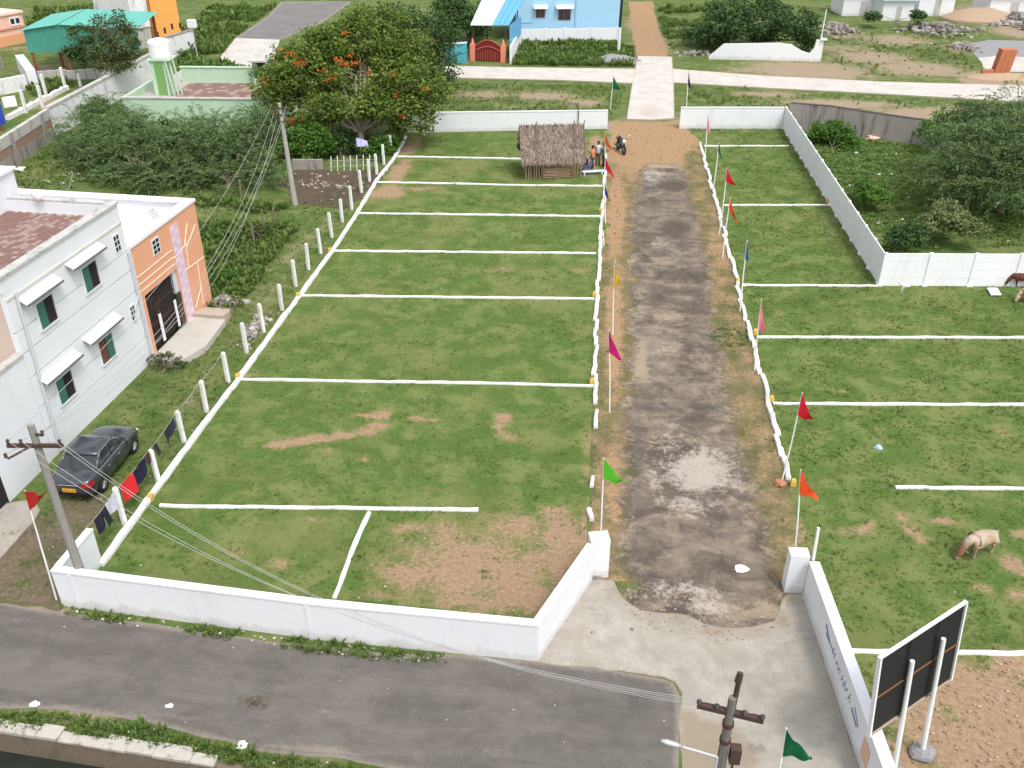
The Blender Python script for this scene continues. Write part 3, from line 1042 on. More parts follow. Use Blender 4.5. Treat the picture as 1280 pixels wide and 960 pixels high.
sheet('concrete_apron', APRON, .020, M['apron'], .3, .12, {
    'sand': lambda x, y: np.maximum(-.35, patches([(890, 930, 45, 32, 1.15), (860, 900, 20, 16, .9), (930, 945, 26, 24, .9), (870, 960, 50, 40, 1.2), (770, 742, 22, 12, .75), (800, 770, 30, 8, .75), (850, 774, 30, 9, .8), (890, 788, 30, 9, .8), (940, 790, 36, 9, .8), (975, 775, 16, 14, .8), (990, 750, 12, 12, .7), (740, 780, 20, 12, .25), (700, 815, 16, 8, .4), (980, 860, 50, 8, .2), (1020, 830, 10, 40, .3), (1040, 940, 14, 30, .3)], x, y)),
    'pale': lambda x, y: np.maximum(-.3, patches([(930, 850, 40, 16, .4), (960, 800, 30, 16, .25), (790, 810, 40, 10, .2)], x, y)),
    'dark': lambda x, y: np.maximum(-.35, patches([(945, 935, 16, 12, .9), (990, 890, 40, 10, .2), (930, 790, 40, 10, .3)], x, y))}, skirt=.03)

# ------------------------------------------------------------------ far roads and slabs
FARH = px([(556, 83), (640, 85), (796, 87), (841, 87), (960, 96), (1100, 103), (1245, 107), (1420, 113), (1430, 136), (1240, 126), (1060, 116), (960, 111), (842, 104), (790, 105), (700, 101), (556, 98)])
z0 = lambda x, y: np.full(x.shape, -.4)
sheet('cross_road', FARH, .09, M['concrete'], .5, .02, {'sand': lambda x, y: patches([(1240, 115, 40, 6, .6)], x, y) - .4, 'pale': z0, 'dark': z0}, skirt=.12)
FARV = px([(797, 71), (840, 72), (842, 104), (843, 149), (815, 151), (783, 150), (790, 105)])
sheet('concrete_lane', FARV, .096, M['concrete'], .5, .02, {'sand': lambda x, y: patches([(812, 140, 30, 14, .9)], x, y) - .3, 'pale': z0, 'dark': z0}, skirt=.13)
TRACK = px([(786, 2), (816, 2), (824, 40), (836, 71), (797, 71), (790, 40)])
sheet('dirt_track', TRACK, .010, M['verge'], .6, .25, {'bare': lambda x, y: np.full(x.shape, .75)})
TL1 = px([(273, 75), (294, 48), (350, 50), (340, 84), (300, 84)])
sheet('concrete_pad', TL1, .05, M['concrete'], .5, .05, {'sand': z0, 'pale': z0, 'dark': z0}, skirt=.06)
TL2 = px([(294, 48), (335, 20), (352, 2), (440, 2), (400, 30), (350, 50)])
M['far_tar'] = road_mat('far_tar', (.155, .145, .145), (.215, .205, .20), (.30, .27, .24), (.33, .31, .30), edge_w=.8, patchy=.4)
sheet('side_street', TL2, .014, M['far_tar'], .6, .05, {'sand': z0, 'pale': z0, 'dark': z0})
TR = px([(1208, 56), (1235, 50), (1300, 52), (1420, 60), (1420, 80), (1300, 78), (1225, 74)])
sheet('grey_yard', TR, .02, plain('yard_grey', (.24, .24, .25), .15, 3), .6, .3)
TR2 = px([(1222, 72), (1250, 70), (1420, 78), (1420, 90), (1250, 90), (1232, 88)])
sheet('white_yard', TR2, .026, M['concrete'], .6, .2, {'sand': z0, 'pale': z0, 'dark': z0})
SOIL = px([(372, 255), (350, 232), (372, 212), (420, 214), (480, 212), (478, 222), (455, 246), (430, 262)])
sheet('soil_patch', SOIL, .008, M['soil'], .4, .4, {'bare': lambda x, y: np.full(x.shape, .5)})
CORNER = px([(76, 764), (0, 753), (-60, 746), (-60, 712), (46, 652), (90, 622), (128, 618), (140, 640), (112, 665), (74, 712)])
M['wetsoil'] = ground_mat('damp_soil', (.05, .075, .02), (.08, .11, .03), (.11, .12, .05), (.115, .085, .060), (.21, .165, .120), bias=.2)
sheet('damp_soil', CORNER, .012, M['wetsoil'], .3, .25, {'bare': lambda x, y: np.full(x.shape, .45)})
SLAB = px([(-70, 640), (-70, 760), (0, 702), (44, 655), (52, 640), (44, 627), (0, 633)])
sheet('house_forecourt', SLAB, .10, M['apron'], .3, .06, {'sand': z0, 'pale': lambda x, y: np.full(x.shape, .15), 'dark': z0}, skirt=.11)
# ------------------------------------------------------------------ white boundary walls
def run_wall(name, label, pts, th, h, group=None, mats=None, cap=True, side=1):
    """wall of straight runs along base points (outer face), butt-jointed into one mesh, coping as a part"""
    t = thing(name, label, 'wall', Vector(pts[0]), group)
    pts = [Vector((p[0], p[1])) for p in pts]
    ins = []
    for i in range(len(pts)):
        d0 = (pts[i] - pts[i - 1]).normalized() if i else None
        d1 = (pts[i + 1] - pts[i]).normalized() if i < len(pts) - 1 else None
        n0 = Vector((-d0.y, d0.x)) if d0 else None
        n1 = Vector((-d1.y, d1.x)) if d1 else None
        if n0 and n1:
            n_ = (n0 + n1)
            n_ = n_ / n_.length_squared * 2 if n_.length > .1 else n0
        else:
            n_ = n0 or n1
        ins.append(pts[i] + n_ * th * side)
    hs = h if isinstance(h, (list, tuple)) else [h] * len(pts)
    rings, caps = [], []
    for i in range(len(pts)):
        o_, n_ = pts[i], ins[i]
        rings.append([(o_.x, o_.y, -.1), (n_.x, n_.y, -.1), (n_.x, n_.y, hs[i]), (o_.x, o_.y, hs[i])])
        d = (n_ - o_).normalized() * .025
        caps.append([(o_.x - d.x, o_.y - d.y, hs[i] + .002), (n_.x + d.x, n_.y + d.y, hs[i] + .002), (n_.x + d.x, n_.y + d.y, hs[i] + .06), (o_.x - d.x, o_.y - d.y, hs[i] + .06)])
    if side < 0:
        rings = [r[::-1] for r in rings]
        caps = [r[::-1] for r in caps]
    MB().loft(rings).build('wall_face', mats or M['white'], t)
    if cap:
        MB().loft(caps).build('coping', mats or M['white'], t)
    return t


C0, C1, C2, C3 = P(78, 757), P(400, 800), P(672, 827), P(740, 726)
wl = run_wall('boundary_wall', 'long low white wall along the grey street, bending towards the entrance', [C0, C1, C2, C3], .20, [1.36, 1.36, 1.36, 1.40])
# thin construction joints and buttress strips of that wall
mb = MB()
wf = Fr(C0, C1)
for u in (110, 388):
    a = wf.hit(u, 790)[0]
    mb.box(wf, a - .05, a + .05, -.001, .03, 0, 1.33)
mb.build('buttress_strip', M['white'], wl)
ret = run_wall('return_wall', 'short white return wall beside the clothes line at the street corner', [P(122, 703), C0 + Vector((.02, .215, 0))], .18, [1.36, 1.36], side=1)
gp = thing('gate_pier', 'white masonry gate pier left of the driveway, below the bright green flag', 'gate pier', P(740, 724))
gfr = Fr(P(737, 724), P(760, 722))
MB().box(gfr, 0, gfr.len, -.50, 0, -.1, 1.46).build('pier_body', M['white'], gp)
MB().box(gfr, -.008, gfr.len + .005, -.505, .005, 1.462, 1.49).build('pier_cap', M['white'], gp)
mb = MB()
mb.box(gfr, .12, .36, .002, .06, -.02, .14)
mb.build('pier_foot', M['greywall'], gp)

gp2 = thing('gate_pier', 'white masonry gate pier right of the driveway, below the orange flag', 'gate pier', P(980, 741))
gfr2 = Fr(P(980, 741), P(1003, 742))
MB().box(gfr2, 0, gfr2.len, -.42, 0, -.1, 1.44).build('pier_body', M['white'], gp2)
MB().box(gfr2, -.008, gfr2.len + .005, -.425, .005, 1.442, 1.47).build('pier_cap', M['white'], gp2)
R0, R1 = P(1003, 745), P(1075, 962)
R2 = R1 + (R1 - R0).normalized() * 3.5
wr = run_wall('boundary_wall', 'white wall lettered in blue along the right side of the concrete driveway', [R0, R2], .26, [1.34, 1.34], side=1)
rf = Fr(R0, R2)
# the wall's blue lettering: a run of letters with long swashes at both ends, too oblique in the picture to read
mb = MB()
a0, a1 = rf.hit(1030, 792, .0)[0], rf.hit(1066, 940, .0)[0]
zl = .72
lr = random.Random(5)


def stroke(a, z, b_, zz, wd=.028):
    d = Vector((b_ - a, zz - z))
    n_ = Vector((-d.y, d.x)).normalized() * wd
    mb.add([rf.pt(a - n_.x, .004, z - n_.y), rf.pt(b_ - n_.x, .004, zz - n_.y), rf.pt(b_ + n_.x, .004, zz + n_.y), rf.pt(a + n_.x, .004, z + n_.y)], [(0, 1, 2, 3)])


q = a0
stroke(q, zl + .28, q + .5, zl + .1, .05)
stroke(q + .1, zl + .06, q + .8, zl + .12, .03)
q += .8
while q < a1 - .7:
    k = lr.random()
    hgt = lr.uniform(.12, .30)
    z_ = zl + lr.uniform(-.04, .05)
    stroke(q, z_, q + lr.uniform(.05, .10), z_ + hgt, .02)
    if k < .45:
        pv = None
        for t_ in range(6):
            an = -1.2 + t_ * .7
            pn = (q + .12 + .05 * math.cos(an), z_ + .09 + .07 * math.sin(an))
            if pv:
                stroke(pv[0], pv[1], pn[0], pn[1], .016)
            pv = pn
    elif k < .7:
        stroke(q + .02, z_ + .02, q + .16, z_ + .10, .018)
    q += lr.choice((.17, .21, .24, .33))
stroke(q, zl + .05, q + .5, zl - .06, .045)
stroke(q + .15, zl + .26, q + .6, zl + .02, .03)
mb.build('painted_lettering', plain('lettering_blue', (.10, .16, .34), .1, 6, .6), wr)
MB().box(rf, rf.hit(1070, 958)[0], rf.hit(1072, 968)[0] + .3, .003, .012, .35, 1.0).build('painted_panel', plain('painted_pink', (.66, .42, .30), .1, 5), wr)

# far pair of walls
run_wall('boundary_wall', 'white wall across the far end of the left lawn behind the thatched hut', [P(508, 166), P(759, 161)], .18, [1.5, 1.4])
run_wall('boundary_wall', 'white wall across the far end of the right lawn', [P(849, 161), P(977, 161)], .18, [1.62, 1.62])
mb = MB()
ff = Fr(P(508, 166), P(759, 161))
a = ff.hit(722, 150)[0]
mb.path([ff.pt(a, .06, .1), ff.pt(a + .05, .1, 1.2), ff.pt(a - .05, .1, 2.1)], .035, 6)
tag(mb.build('leaning_pipe', M['iron']), 'dark thin pipe leaning on the far white wall above the hut', 'pipe')


# precast wall: posts with panels between them
def precast(name, label, p0, p1, bay, h):
    t = thing(name, label, 'wall', Vector(p0))
    fr = Fr(p0, p1)
    n = max(1, round(fr.len / bay))
    st = fr.len / n
    ang = math.atan2(fr.e1.y, fr.e1.x)
    loc0 = Fr((0, 0), (1, 0))
    pm = MB().box(loc0, -.09, .09, -.07, .07, -.1, h + .03).mesh('fence_post', M['precast'])
    boards = []
    lz = h / 4
    for k in range(4):
        boards.append(MB().box(loc0, .09, st - .09, -.028, .028, k * lz + .004, (k + 1) * lz - .004).mesh('panel', M['precast']))
    fm = MB().box(loc0, -.14, .14, -.13, .13, -.05, .10).mesh('footing', M['precast'])
    for i in range(n + 1):
        for nm, me in (('fence_post', pm), ('footing', fm)):
            o = link(nm, me, t, fr.pt(i * st))
            o.rotation_euler.z = ang
        if i < n:
            for k in range(4):
                o = link('panel', boards[k], t, fr.pt(i * st))
                o.rotation_euler.z = ang + random.uniform(-.003, .003)
    return t


PC = P(1099, 357)
PB = P(979, 161)
PR = P(1280, 358)
d_ = (PR - PC).normalized()
precast('precast_wall', 'tall white panelled wall running diagonally up the right lawn', PC + (PB - PC).normalized() * .16, PB, 2.0, 1.72)
precast('precast_wall', 'tall white panelled wall behind the two cows at the right edge', PC, PC + d_ * 18.4, 2.3, 1.80)

# old stained wall and the curved wall
og = thing('old_wall', 'grey rain-stained wall behind the overgrown plot', 'wall', P(1000, 152))
of_ = Fr(P(984, 160), P(1192, 186))
MB().prism(of_, [(0, -.1), (of_.len, -.1), (of_.len, 1.75), (of_.len * .55, 1.9), (of_.len * .25, 2.05), (0, 1.95)], 0, -.22).build('wall_face', M['greywall'], og)
MB().prism(of_, [(0, 1.952), (of_.len * .25, 2.052), (of_.len * .55, 1.902), (of_.len, 1.752), (of_.len, 1.80), (of_.len * .55, 1.95), (of_.len * .25, 2.10), (0, 2.0)], .02, -.24).build('coping', plain('sooty_coping', (.09, .085, .08), .2, 4), og)
cw = thing('compound_wall', 'white compound wall with a curved dip at its right end', 'wall', P(888, 74))
cf = Fr(P(886, 74), P(1026, 77))
prof = [(0, -.1), (cf.len, -.1)]
for u, v in ((1030, 50), (1021, 50), (1018, 60), (1012, 67), (1003, 64), (990, 56), (975, 54), (905, 55), (886, 71)):
    prof.append(cf.hit(u, v))
MB().prism(cf, prof, 0, -.25).build('wall_face', M['white'], cw)
MB().box(cf, cf.len - .35, cf.len + .25, -.45, .2, cf.hit(1026, 50)[1] + .0, cf.hit(1026, 50)[1] + .12).build('coping', M['white'], cw)
mb = MB()
a = cf.hit(1025, 60)[0]
mb.tube(cf.pt(a, -.4, 0), cf.pt(a + .1, -.4, 5.0), .06, .05)
tag(mb.build('white_pole', M['litterwhite']), 'thin white pole at the end of the curved white wall', 'pole')

# ------------------------------------------------------------------ kerbs of the plots
KL = 'white kerbs across the left lawn'
KR = 'white kerbs across the right lawn'
ordn = ['nearest the street', 'second from the street', 'third from the street', 'fourth from the street', 'fifth from the street', 'sixth from the street', 'farthest, beside the thatched hut']
LK = [((200, 633), (598, 638)), ((300, 475), (620, 480), (742, 483)), ((377, 370), (560, 372), (743, 374)), ((415, 314), (745, 317)), ((447, 267), (752, 271)), ((471, 228), (655, 232), (754, 233)), ((497, 196), (652, 199))]
for i, q in enumerate(LK):
    kerb('plot_kerb', 'white kerb across the left lawn, ' + ordn[i], px(q), .15 if i < 2 else .16, .09, M['kerb'], KL, wob=.02)
kerb('plot_kerb', 'short white kerb between the near lawn kerb and the street wall', px([(461, 642), (440, 690), (418, 749)]), .15, .09, M['kerb'])
RK = [((1057, 815), (1300, 818)), ((1119, 610), (1400, 613)), ((966, 505), (1100, 506), (1420, 507)), ((947, 422), (1420, 423)), ((928, 357), (1096, 358)), ((905, 257), (1035, 257)), ((880, 183), (986, 183))]
ordr = ['nearest, behind the billboard', 'broken off short, beyond the tan cow', 'below the red flag', 'below the pale pink flag', 'ending at the corner of the panelled wall', 'behind the orange flag', 'farthest, by the pink flag']
for i, q in enumerate(RK):
    kerb('plot_kerb', 'white kerb across the right lawn, ' + ordr[i], px(q), .155, .09, M['kerb'], KR, wob=.015)
kerb('fence_kerb', 'white kerb carrying the row of fence posts', px([(126, 708), (185, 627), (240, 552), (297, 477), (375, 370), (416, 314), (447, 267), (471, 226), (492, 200), (507, 172)]), .21, .17, M['kerb'])
# rows of loose whitewashed stones
lr = random.Random(3)
stone_me = []
for k in range(5):
    b = MB()
    ring = []
    for x_ in (-.5, -.42, -.1, .2, .44, .5):
        s_ = 1 if abs(x_) < .48 else .8
        ring.append([(x_, (-.14 + lr.uniform(-.02, .02)) * s_, -.03), (x_, (.14 + lr.uniform(-.02, .02)) * s_, -.03), (x_, (.13 + lr.uniform(-.02, .02)) * s_, .13 * s_ + lr.uniform(-.02, .01)), (x_, 0, .19 * s_ + lr.uniform(-.03, .02)), (x_, (-.13 + lr.uniform(-.02, .02)) * s_, .13 * s_ + lr.uniform(-.02, .01))])
    b.loft([r[::-1] for r in ring])
    stone_me.append(b.mesh('kerb_stone', M['kerb']))


def stone_row(label, pts, step, jit, wid=1.0, gaps=()):
    t = thing('stone_kerb', label, 'kerb', pts[0])
    Q = [Vector(p) for p in pts]
    i, acc = 0, 0.0
    L = sum((Q[j + 1] - Q[j]).length for j in range(len(Q) - 1))
    s_ = 0.0
    while s_ < L - .2:
        ln = step * lr.uniform(.75, 1.2)
        d0 = s_ + ln / 2
        acc = 0
        for j in range(len(Q) - 1):
            sl = (Q[j + 1] - Q[j]).length
            if acc + sl >= d0 or j == len(Q) - 2:
                d = (Q[j + 1] - Q[j]).normalized()
                c = Q[j] + d * (d0 - acc)
                break
            acc += sl
        nrm = Vector((-d.y, d.x, 0))
        if not any(g0 < s_ / L < g1 for g0, g1 in gaps):
            o = link('kerb_stone', lr.choice(stone_me), t, c + nrm * lr.uniform(-jit, jit))
            o.rotation_euler = (0, 0, math.atan2(d.y, d.x) + lr.uniform(-.09, .09) * jit / .06)
            o.scale = (ln * lr.uniform(.93, 1.0), wid * lr.uniform(.85, 1.15), lr.uniform(.8, 1.2))
        s_ += ln
    return t


stone_row('row of whitewashed stones along the left side of the dirt road', px([(743, 506), (744, 440), (746, 370), (750, 310), (752, 275), (755, 240), (757, 195)]), .85, .05, .66)
stone_row('row of whitewashed stones along the right side of the dirt road', px([(985, 601), (976, 566), (966, 530), (958, 492), (949, 462), (942, 432), (932, 400), (925, 370), (915, 330), (906, 295), (897, 262), (890, 235), (883, 210), (875, 178)]), .8, .07, .68)
stone_row('few broken white stones beside the bright green flag', px([(742, 652), (741, 600), (743, 520)]), .6, .14, .6, gaps=((.0, .10), (.16, .26), (.30, .82), (.86, .9)))

# yellow marker stones at the kerb ends
for i, (u, v, l) in enumerate([(189, 625, 'at the near end of the fence kerb'), (298, 474, 'on the fence kerb at the second lawn kerb'), (373, 372, 'on the fence kerb at the third lawn kerb'), (413, 316, 'on the fence kerb at the fourth lawn kerb'), (740, 480, 'at the left stone row, below the magenta flag'), (743, 371, 'at the left stone row, beside the yellow flag'), (751, 265, 'at the left stone row, above the bright green flag'), (964, 502, 'at the right stone row, below the red flag'), (944, 418, 'at the right stone row, below the pale pink flag'), (922, 354, 'at the right stone row, below the blue flag'), (991, 607, 'at the near end of the right stone row'), (1054, 812, 'against the blue-lettered wall'), (1034, 254, 'at the foot of the diagonal panelled wall')]):
    q = P(u, v)
    b = MB()
    b.loft([[(q.x - .10 * s_, q.y - .08 * s_, z_), (q.x + .10 * s_, q.y - .09 * s_, z_), (q.x + .09 * s_, q.y + .10 * s_, z_), (q.x - .09 * s_, q.y + .09 * s_, z_)] for s_, z_ in ((1, 0), (1, .2), (.7, .28))])
    tag(b.build('marker_stone', M['yellow'], origin=q), 'small yellow marker stone ' + l, 'marker', 'yellow marker stones')

# ------------------------------------------------------------------ fence posts
POSTS = [(158, 655), (200, 602), (232, 553), (260, 515), (287, 478), (310, 441), (331, 415), (354, 388), (371, 358), (387, 337), (402, 317), (416, 297), (429, 278), (441, 262), (453, 241), (463, 227), (472, 218), (481, 206), (490, 193)]
words = ['first', 'second', 'third', 'fourth', 'fifth', 'sixth', 'seventh', 'eighth', 'ninth', 'tenth', 'eleventh', 'twelfth', 'thirteenth', 'fourteenth', 'fifteenth', 'sixteenth', 'seventeenth', 'eighteenth', 'nineteenth']
b = MB()
b.loft([[(-.07 * s_, -.07 * s_, z_), (.07 * s_, -.07 * s_, z_), (.07 * s_, .07 * s_, z_), (-.07 * s_, .07 * s_, z_)] for s_, z_ in ((1, -.1), (1, 1.42), (.75, 1.48))])
post_me = b.mesh('fence_post', M['kerb'])
for i, (u, v) in enumerate(POSTS):
    o = link('fence_post', post_me, None, P(u, v) + Vector((-.05, 0, 0)))
    o.rotation_euler = (random.uniform(-.02, .02), random.uniform(-.035, .02), math.radians(-25) + random.uniform(-.15, .15))
    o.scale = (1, 1, random.uniform(.94, 1.04))
    tag(o, 'white concrete fence post, %s counting from the street corner' % words[i], 'fence post', 'white fence posts along the left kerb')
b = MB()
b.tube((0, 0, 0), (.05, .3, 1.1), .06, .05, 6)
tag(b.build('loose_post', M['kerb'], origin=(0, 0, 0)), 'short white post leaning behind the right gate pier', 'post').location = P(1016, 700)

# ------------------------------------------------------------------ pennant flags
def clothm(name, c):
    return plain(name, c, .06, 5, .75, .05, trans=.25)


FLAGC = {'dark green': (.004, .12, .045), 'orange': (.80, .15, .02), 'red': (.60, .012, .03), 'blue': (.02, .022, .30), 'bright green': (.10, .52, .03), 'yellow': (.85, .62, .02), 'magenta': (.52, .012, .16), 'navy': (.012, .018, .10), 'pink': (.85, .22, .42), 'crimson': (.62, .02, .035), 'orange red': (.78, .09, .015), 'sky blue': (.02, .16, .55), 'pale pink': (.82, .24, .33), 'leaf green': (.11, .48, .03), 'brick red': (.50, .03, .025)}
FLAGM = {k: clothm('flag_' + k.replace(' ', '_'), c) for k, c in FLAGC.items()}
# colour, pole base, pole top, lower hoist corner, tip, where it stands
FLAGS = [
    ('dark green', (763, 137), (767, 95), (765, 110), (776, 112), 'before the far crossroad, left of the concrete lane'),
    ('orange', (757, 214), (756, 164), (757, 178), (767, 191), 'beside the people and the motorbike'),
    ('red', (757, 252), (757, 196), (758, 211), (769, 223), 'just below the people by the hut'),
    ('blue', (757, 279), (756, 227), (755, 243), (761, 247), 'at the left stone row below the hut'),
    ('bright green', (755, 307), (753, 270), (750, 287), (758, 286), 'hanging limp at the left stone row'),
    ('yellow', (766, 419), (769, 325), (769, 361), (774, 350), 'hanging limp on the left road edge'),
    ('magenta', (762, 516), (761, 412), (763, 440), (778, 449), 'on the left road edge'),
    ('leaf green', (750, 690), (755, 573), (755, 598), (783, 602), 'rising behind the left gate pier'),
    ('navy', (858, 136), (861, 88), (860, 106), (864, 111), 'in front of the far crossroad, right of the concrete lane'),
    ('pink', (881, 202), (885, 143), (881, 160), (888, 166), 'at the far end of the right stone row'),
    ('dark green', (891, 241), (899, 178), (896, 190), (903, 199), 'second along the right stone row from its far end'),
    ('crimson', (899, 293), (909, 210), (907, 226), (920, 232), 'on the right, between dark green and orange ones'),
    ('orange red', (903, 323), (913, 247), (912, 260), (922, 281), 'at the right stone row above the blue one'),
    ('sky blue', (925, 389), (934, 300), (930, 323), (936, 324), 'at the right stone row by the corner of the panelled wall'),
    ('pale pink', (943, 464), (952, 374), (947, 411), (957, 412), 'at the right stone row beside a long kerb'),
    ('red', (977, 603), (1003, 491), (998, 518), (1017, 525), 'on a leaning pole at the near end of the right stone row'),
    ('orange red', (992, 706), (1001, 587), (999, 616), (1023, 622), 'rising behind the right gate pier'),
    ('dark green', (966, 1030), (983, 910), (976, 944), (1014, 944), 'nearest, beside the blue-lettered wall'),
    ('brick red', (71, 750), (31, 613), (40, 638), (57, 615), 'in the street corner by the grey car'),
]
for i, (c, bs, tp, lo, tip, where) in enumerate(FLAGS):
    B = P(*bs)
    T = top_above(B, *tp)
    t = thing('pennant_flag', ('%s pennant flag ' % c) + where, 'flag', B, 'flags along the road')
    rp = .028 if B.y < 40 else .035
    MB().path([B, B.lerp(T, .5) + Vector((random.uniform(-.03, .03), 0, 0)), T], [rp, rp * .9, rp * .7], 6).build('pole', M['litterwhite'], t)
    lo3 = PY(lo[0], lo[1], B.lerp(T, .7).y)
    # the lower hoist corner sits on the pole
    k = max(.2, min(.95, (lo3.z - B.z) / (T.z - B.z)))
    lo3 = B.lerp(T, k)
    tip3 = PY(tip[0], tip[1], T.y + random.uniform(-.25, .1))
    mid = MB()
    nu, nv = 10, 6
    vs = []
    off = Vector((.0, -.035, 0))
    for a in range(nu + 1):
        s_ = a / nu
        for k2 in range(nv + 1):
            q_ = k2 / nv
            h_ = T.lerp(lo3, q_)
            p_ = h_.lerp(tip3, s_)
            sag = -.10 * (T - lo3).length * math.sin(s_ * math.pi) * (1 - q_ * .3)
            rip = .14 * s_ ** .6 * math.sin(s_ * 7 + i * 1.7 + q_ * 2.0) * (1 - .3 * s_)
            vs.append(p_ + off + Vector((0, rip, sag)))
    fs = [(a * (nv + 1) + k2, a * (nv + 1) + k2 + 1, (a + 1) * (nv + 1) + k2 + 1, (a + 1) * (nv + 1) + k2) for a in range(nu) for k2 in range(nv)]
    n0 = len(vs)
    mid.add(vs + [v_ + Vector((0, .006, 0)) for v_ in vs], fs + [tuple(j + n0 for j in f[::-1]) for f in fs])
    mid.build('cloth', FLAGM[c], t, smooth=True)


# ------------------------------------------------------------------ electricity poles and wires
def insulator(mb, p, r=.055, h=.16):
    p = Vector(p)
    for k, (rr, z) in enumerate(((.5, 0), (1, .25), (.6, .45), (1, .65), (.5, 1))):
        pass
    mb.path([p, p + Vector((0, 0, h * .3)), p + Vector((0, 0, h * .5)), p + Vector((0, 0, h * .75)), p + Vector((0, 0, h))], [r * .5, r, r * .6, r, r * .4], 7)


UB = P(113, 752)
UT = top_above(UB, 38, 531)
ut = thing('utility_pole', 'concrete electricity pole with a rusty cross arm behind the street corner wall', 'utility pole', UB)
dr_ = (UT - UB)
MB().path([UB, UB + dr_ * .5, UT], [.14, .12, .095], 8).build('pole', M['polecon'], ut)
d = dr_.normalized()
c1 = UT - d * .62
E1_, E2_ = PY(70, 548, c1.y), PY(16, 552, c1.y)
mb = MB()
sd = Vector((1, .1, 0)).normalized()
for s0, s1, dy, z in ((-.75, .75, -.13, 0),):
    mb.hexa([c1 + sd * s0 + Vector((0, dy, -.05)), c1 + sd * s1 + Vector((0, dy, -.05)), c1 + sd * s1 + Vector((0, dy + .09, -.05)), c1 + sd * s0 + Vector((0, dy + .09, -.05)), c1 + sd * s0 + Vector((0, dy, .05)), c1 + sd * s1 + Vector((0, dy, .05)), c1 + sd * s1 + Vector((0, dy + .09, .05)), c1 + sd * s0 + Vector((0, dy + .09, .05))])
mb.build('cross_arm', M['iron'], ut)
mb = MB()
c2 = UT - d * .30
mb.path([c2, c2 + Vector((.32, -.1, .05))], .04, 6)
mb.build('bracket', M['iron'], ut)
mb = MB()
mb = MB()
mb.path([c1 + Vector((0, -.1, .05)), c1 + Vector((-.55, -.55, -.15))], .035, 6)
mb.build('bracket', M['iron'], ut)
mb = MB()
UI = [c1 + sd * -.70 + Vector((0, -.09, .05)), c1 + sd * .70 + Vector((0, -.09, .05)), c2 + Vector((.34, -.1, .05)), c1 + Vector((-.57, -.56, -.12)), c1 + sd * -.35 + Vector((0, -.09, .05))]
for q in UI:
    mb = MB()
    insulator(mb, q)
    mb.build('insulator', M['ceramic'], ut)

FB = P(369, 256)
FT = top_above(FB, 349, 129)
ft = thing('utility_pole', 'tall pale electricity pole standing among the trees left of the lawn', 'utility pole', FB)
MB().path([FB, FB.lerp(FT, .5), FT], [.19, .145, .10], 8).build('pole', plain('pole_pale', (.38, .365, .34), .14, 5, .9, .3, grime=(.2, .18, .16), gamt=.6, gstretch=(1, 1, .2)), ft)
mb = MB()
FI = []
for k in range(3):
    c = FT - Vector((0, 0, .25 + .4 * k))
    mb.path([c + Vector((-.5 + .1 * k, -.12, 0)), c + Vector((.5 - .1 * k, -.12, 0))], .045, 6)
    FI += [c + Vector((-.45 + .1 * k, -.12, .03)), c + Vector((.45 - .1 * k, -.12, .03))]
mb.build('cross_arm', M['iron'], ft)
for q in FI:
    mb = MB()
    insulator(mb, q, .06, .15)
    mb.build('insulator', M['ceramic'], ft)

# near right pole, seen from above
QT = P(916, 872, 6.6)
QB = Vector((QT.x, QT.y, 0))
qt = thing('utility_pole', 'electricity pole with a rusty cross arm and a street lamp at the bottom edge', 'utility pole', QB)
MB().path([QB, QB.lerp(QT, .5), QT], [.15, .12, .075], 8).build('pole', plain('pole_dark', (.17, .155, .14), .2, 5, .9, .3, grime=(.07, .06, .055), gamt=.7, gstretch=(1, 1, .2)), qt)
mb = MB()
cz = 6.15
al, ar = P(876, 889, cz), P(955, 908, cz)
u_ = (ar - al).normalized()
n_ = Vector((-u_.y, u_.x, 0))
cen = Vector((QT.x, QT.y, cz))
al, ar = cen - u_ * .60, cen + u_ * .60
for off in (-.05,):
    a, b_ = al + n_ * off, ar + n_ * off
    w_ = n_ * .11
    zz = Vector((0, 0, .1))
    mb.hexa([a, b_, b_ + w_, a + w_, a + zz, b_ + zz, b_ + w_ + zz, a + w_ + zz])
mb.build('cross_arm', plain('arm_rust', (.075, .045, .038), .3, 8, .8), qt)
for k in (-.57, .57, -.25, .25):
    mb = MB()
    insulator(mb, cen + u_ * k + n_ * -.02 + Vector((0, 0, .1)), .05, .11)
    mb.build('insulator', M['ceramic'], qt)
mb = MB()
tp_ = QT + Vector((.04, .02, 0))
mb.path([tp_ - Vector((0, 0, .5)), tp_ + Vector((.03, .05, .42))], .05, 7)
mb.build('top_bracket', M['iron'], qt)
mb = MB()
mb.tube(QT + Vector((.05, .05, .36)), QT + Vector((.08, .10, .54)), .075, .06, 7)
mb.build('insulator', M['ceramic'], qt)
mb = MB()
for z in (5.9, 5.45):
    mb = MB()
    mb.path([(QT.x, QT.y, z - .05), (QT.x, QT.y, z + .05)], .11, 10)
    mb.build('clamp', M['iron'], qt)
mb = MB()
l0 = Vector((QT.x - .1, QT.y - .05, 5.0))
l1 = P(848, 932, 5.25)
l1 = l0 + (l1 - l0).normalized() * 1.15
mb.path([l0, l0.lerp(l1, .5), l0.lerp(l1, .72)], .022, 6)
mb.path([l0, l0 + Vector((.01, 0, -3.5))], .03, 6)
mb.build('lamp_arm', M['pipe'], qt)
mb = MB()
mb.path([l0.lerp(l1, .62), l0.lerp(l1, .72), l0.lerp(l1, .9), l1], [.025, .05, .06, .03], 8)
mb.build('lamp_head', M['steelgrey'], qt, smooth=True)
mb = MB()
mb.box(None, QT.x + .12, QT.x + .32, QT.y - .12, QT.y + .06, 4.9, 5.3)
mb.path([QT + Vector((.2, -.03, -1.3)), QT + Vector((.22, -.05, -2.6))], .025, 5)
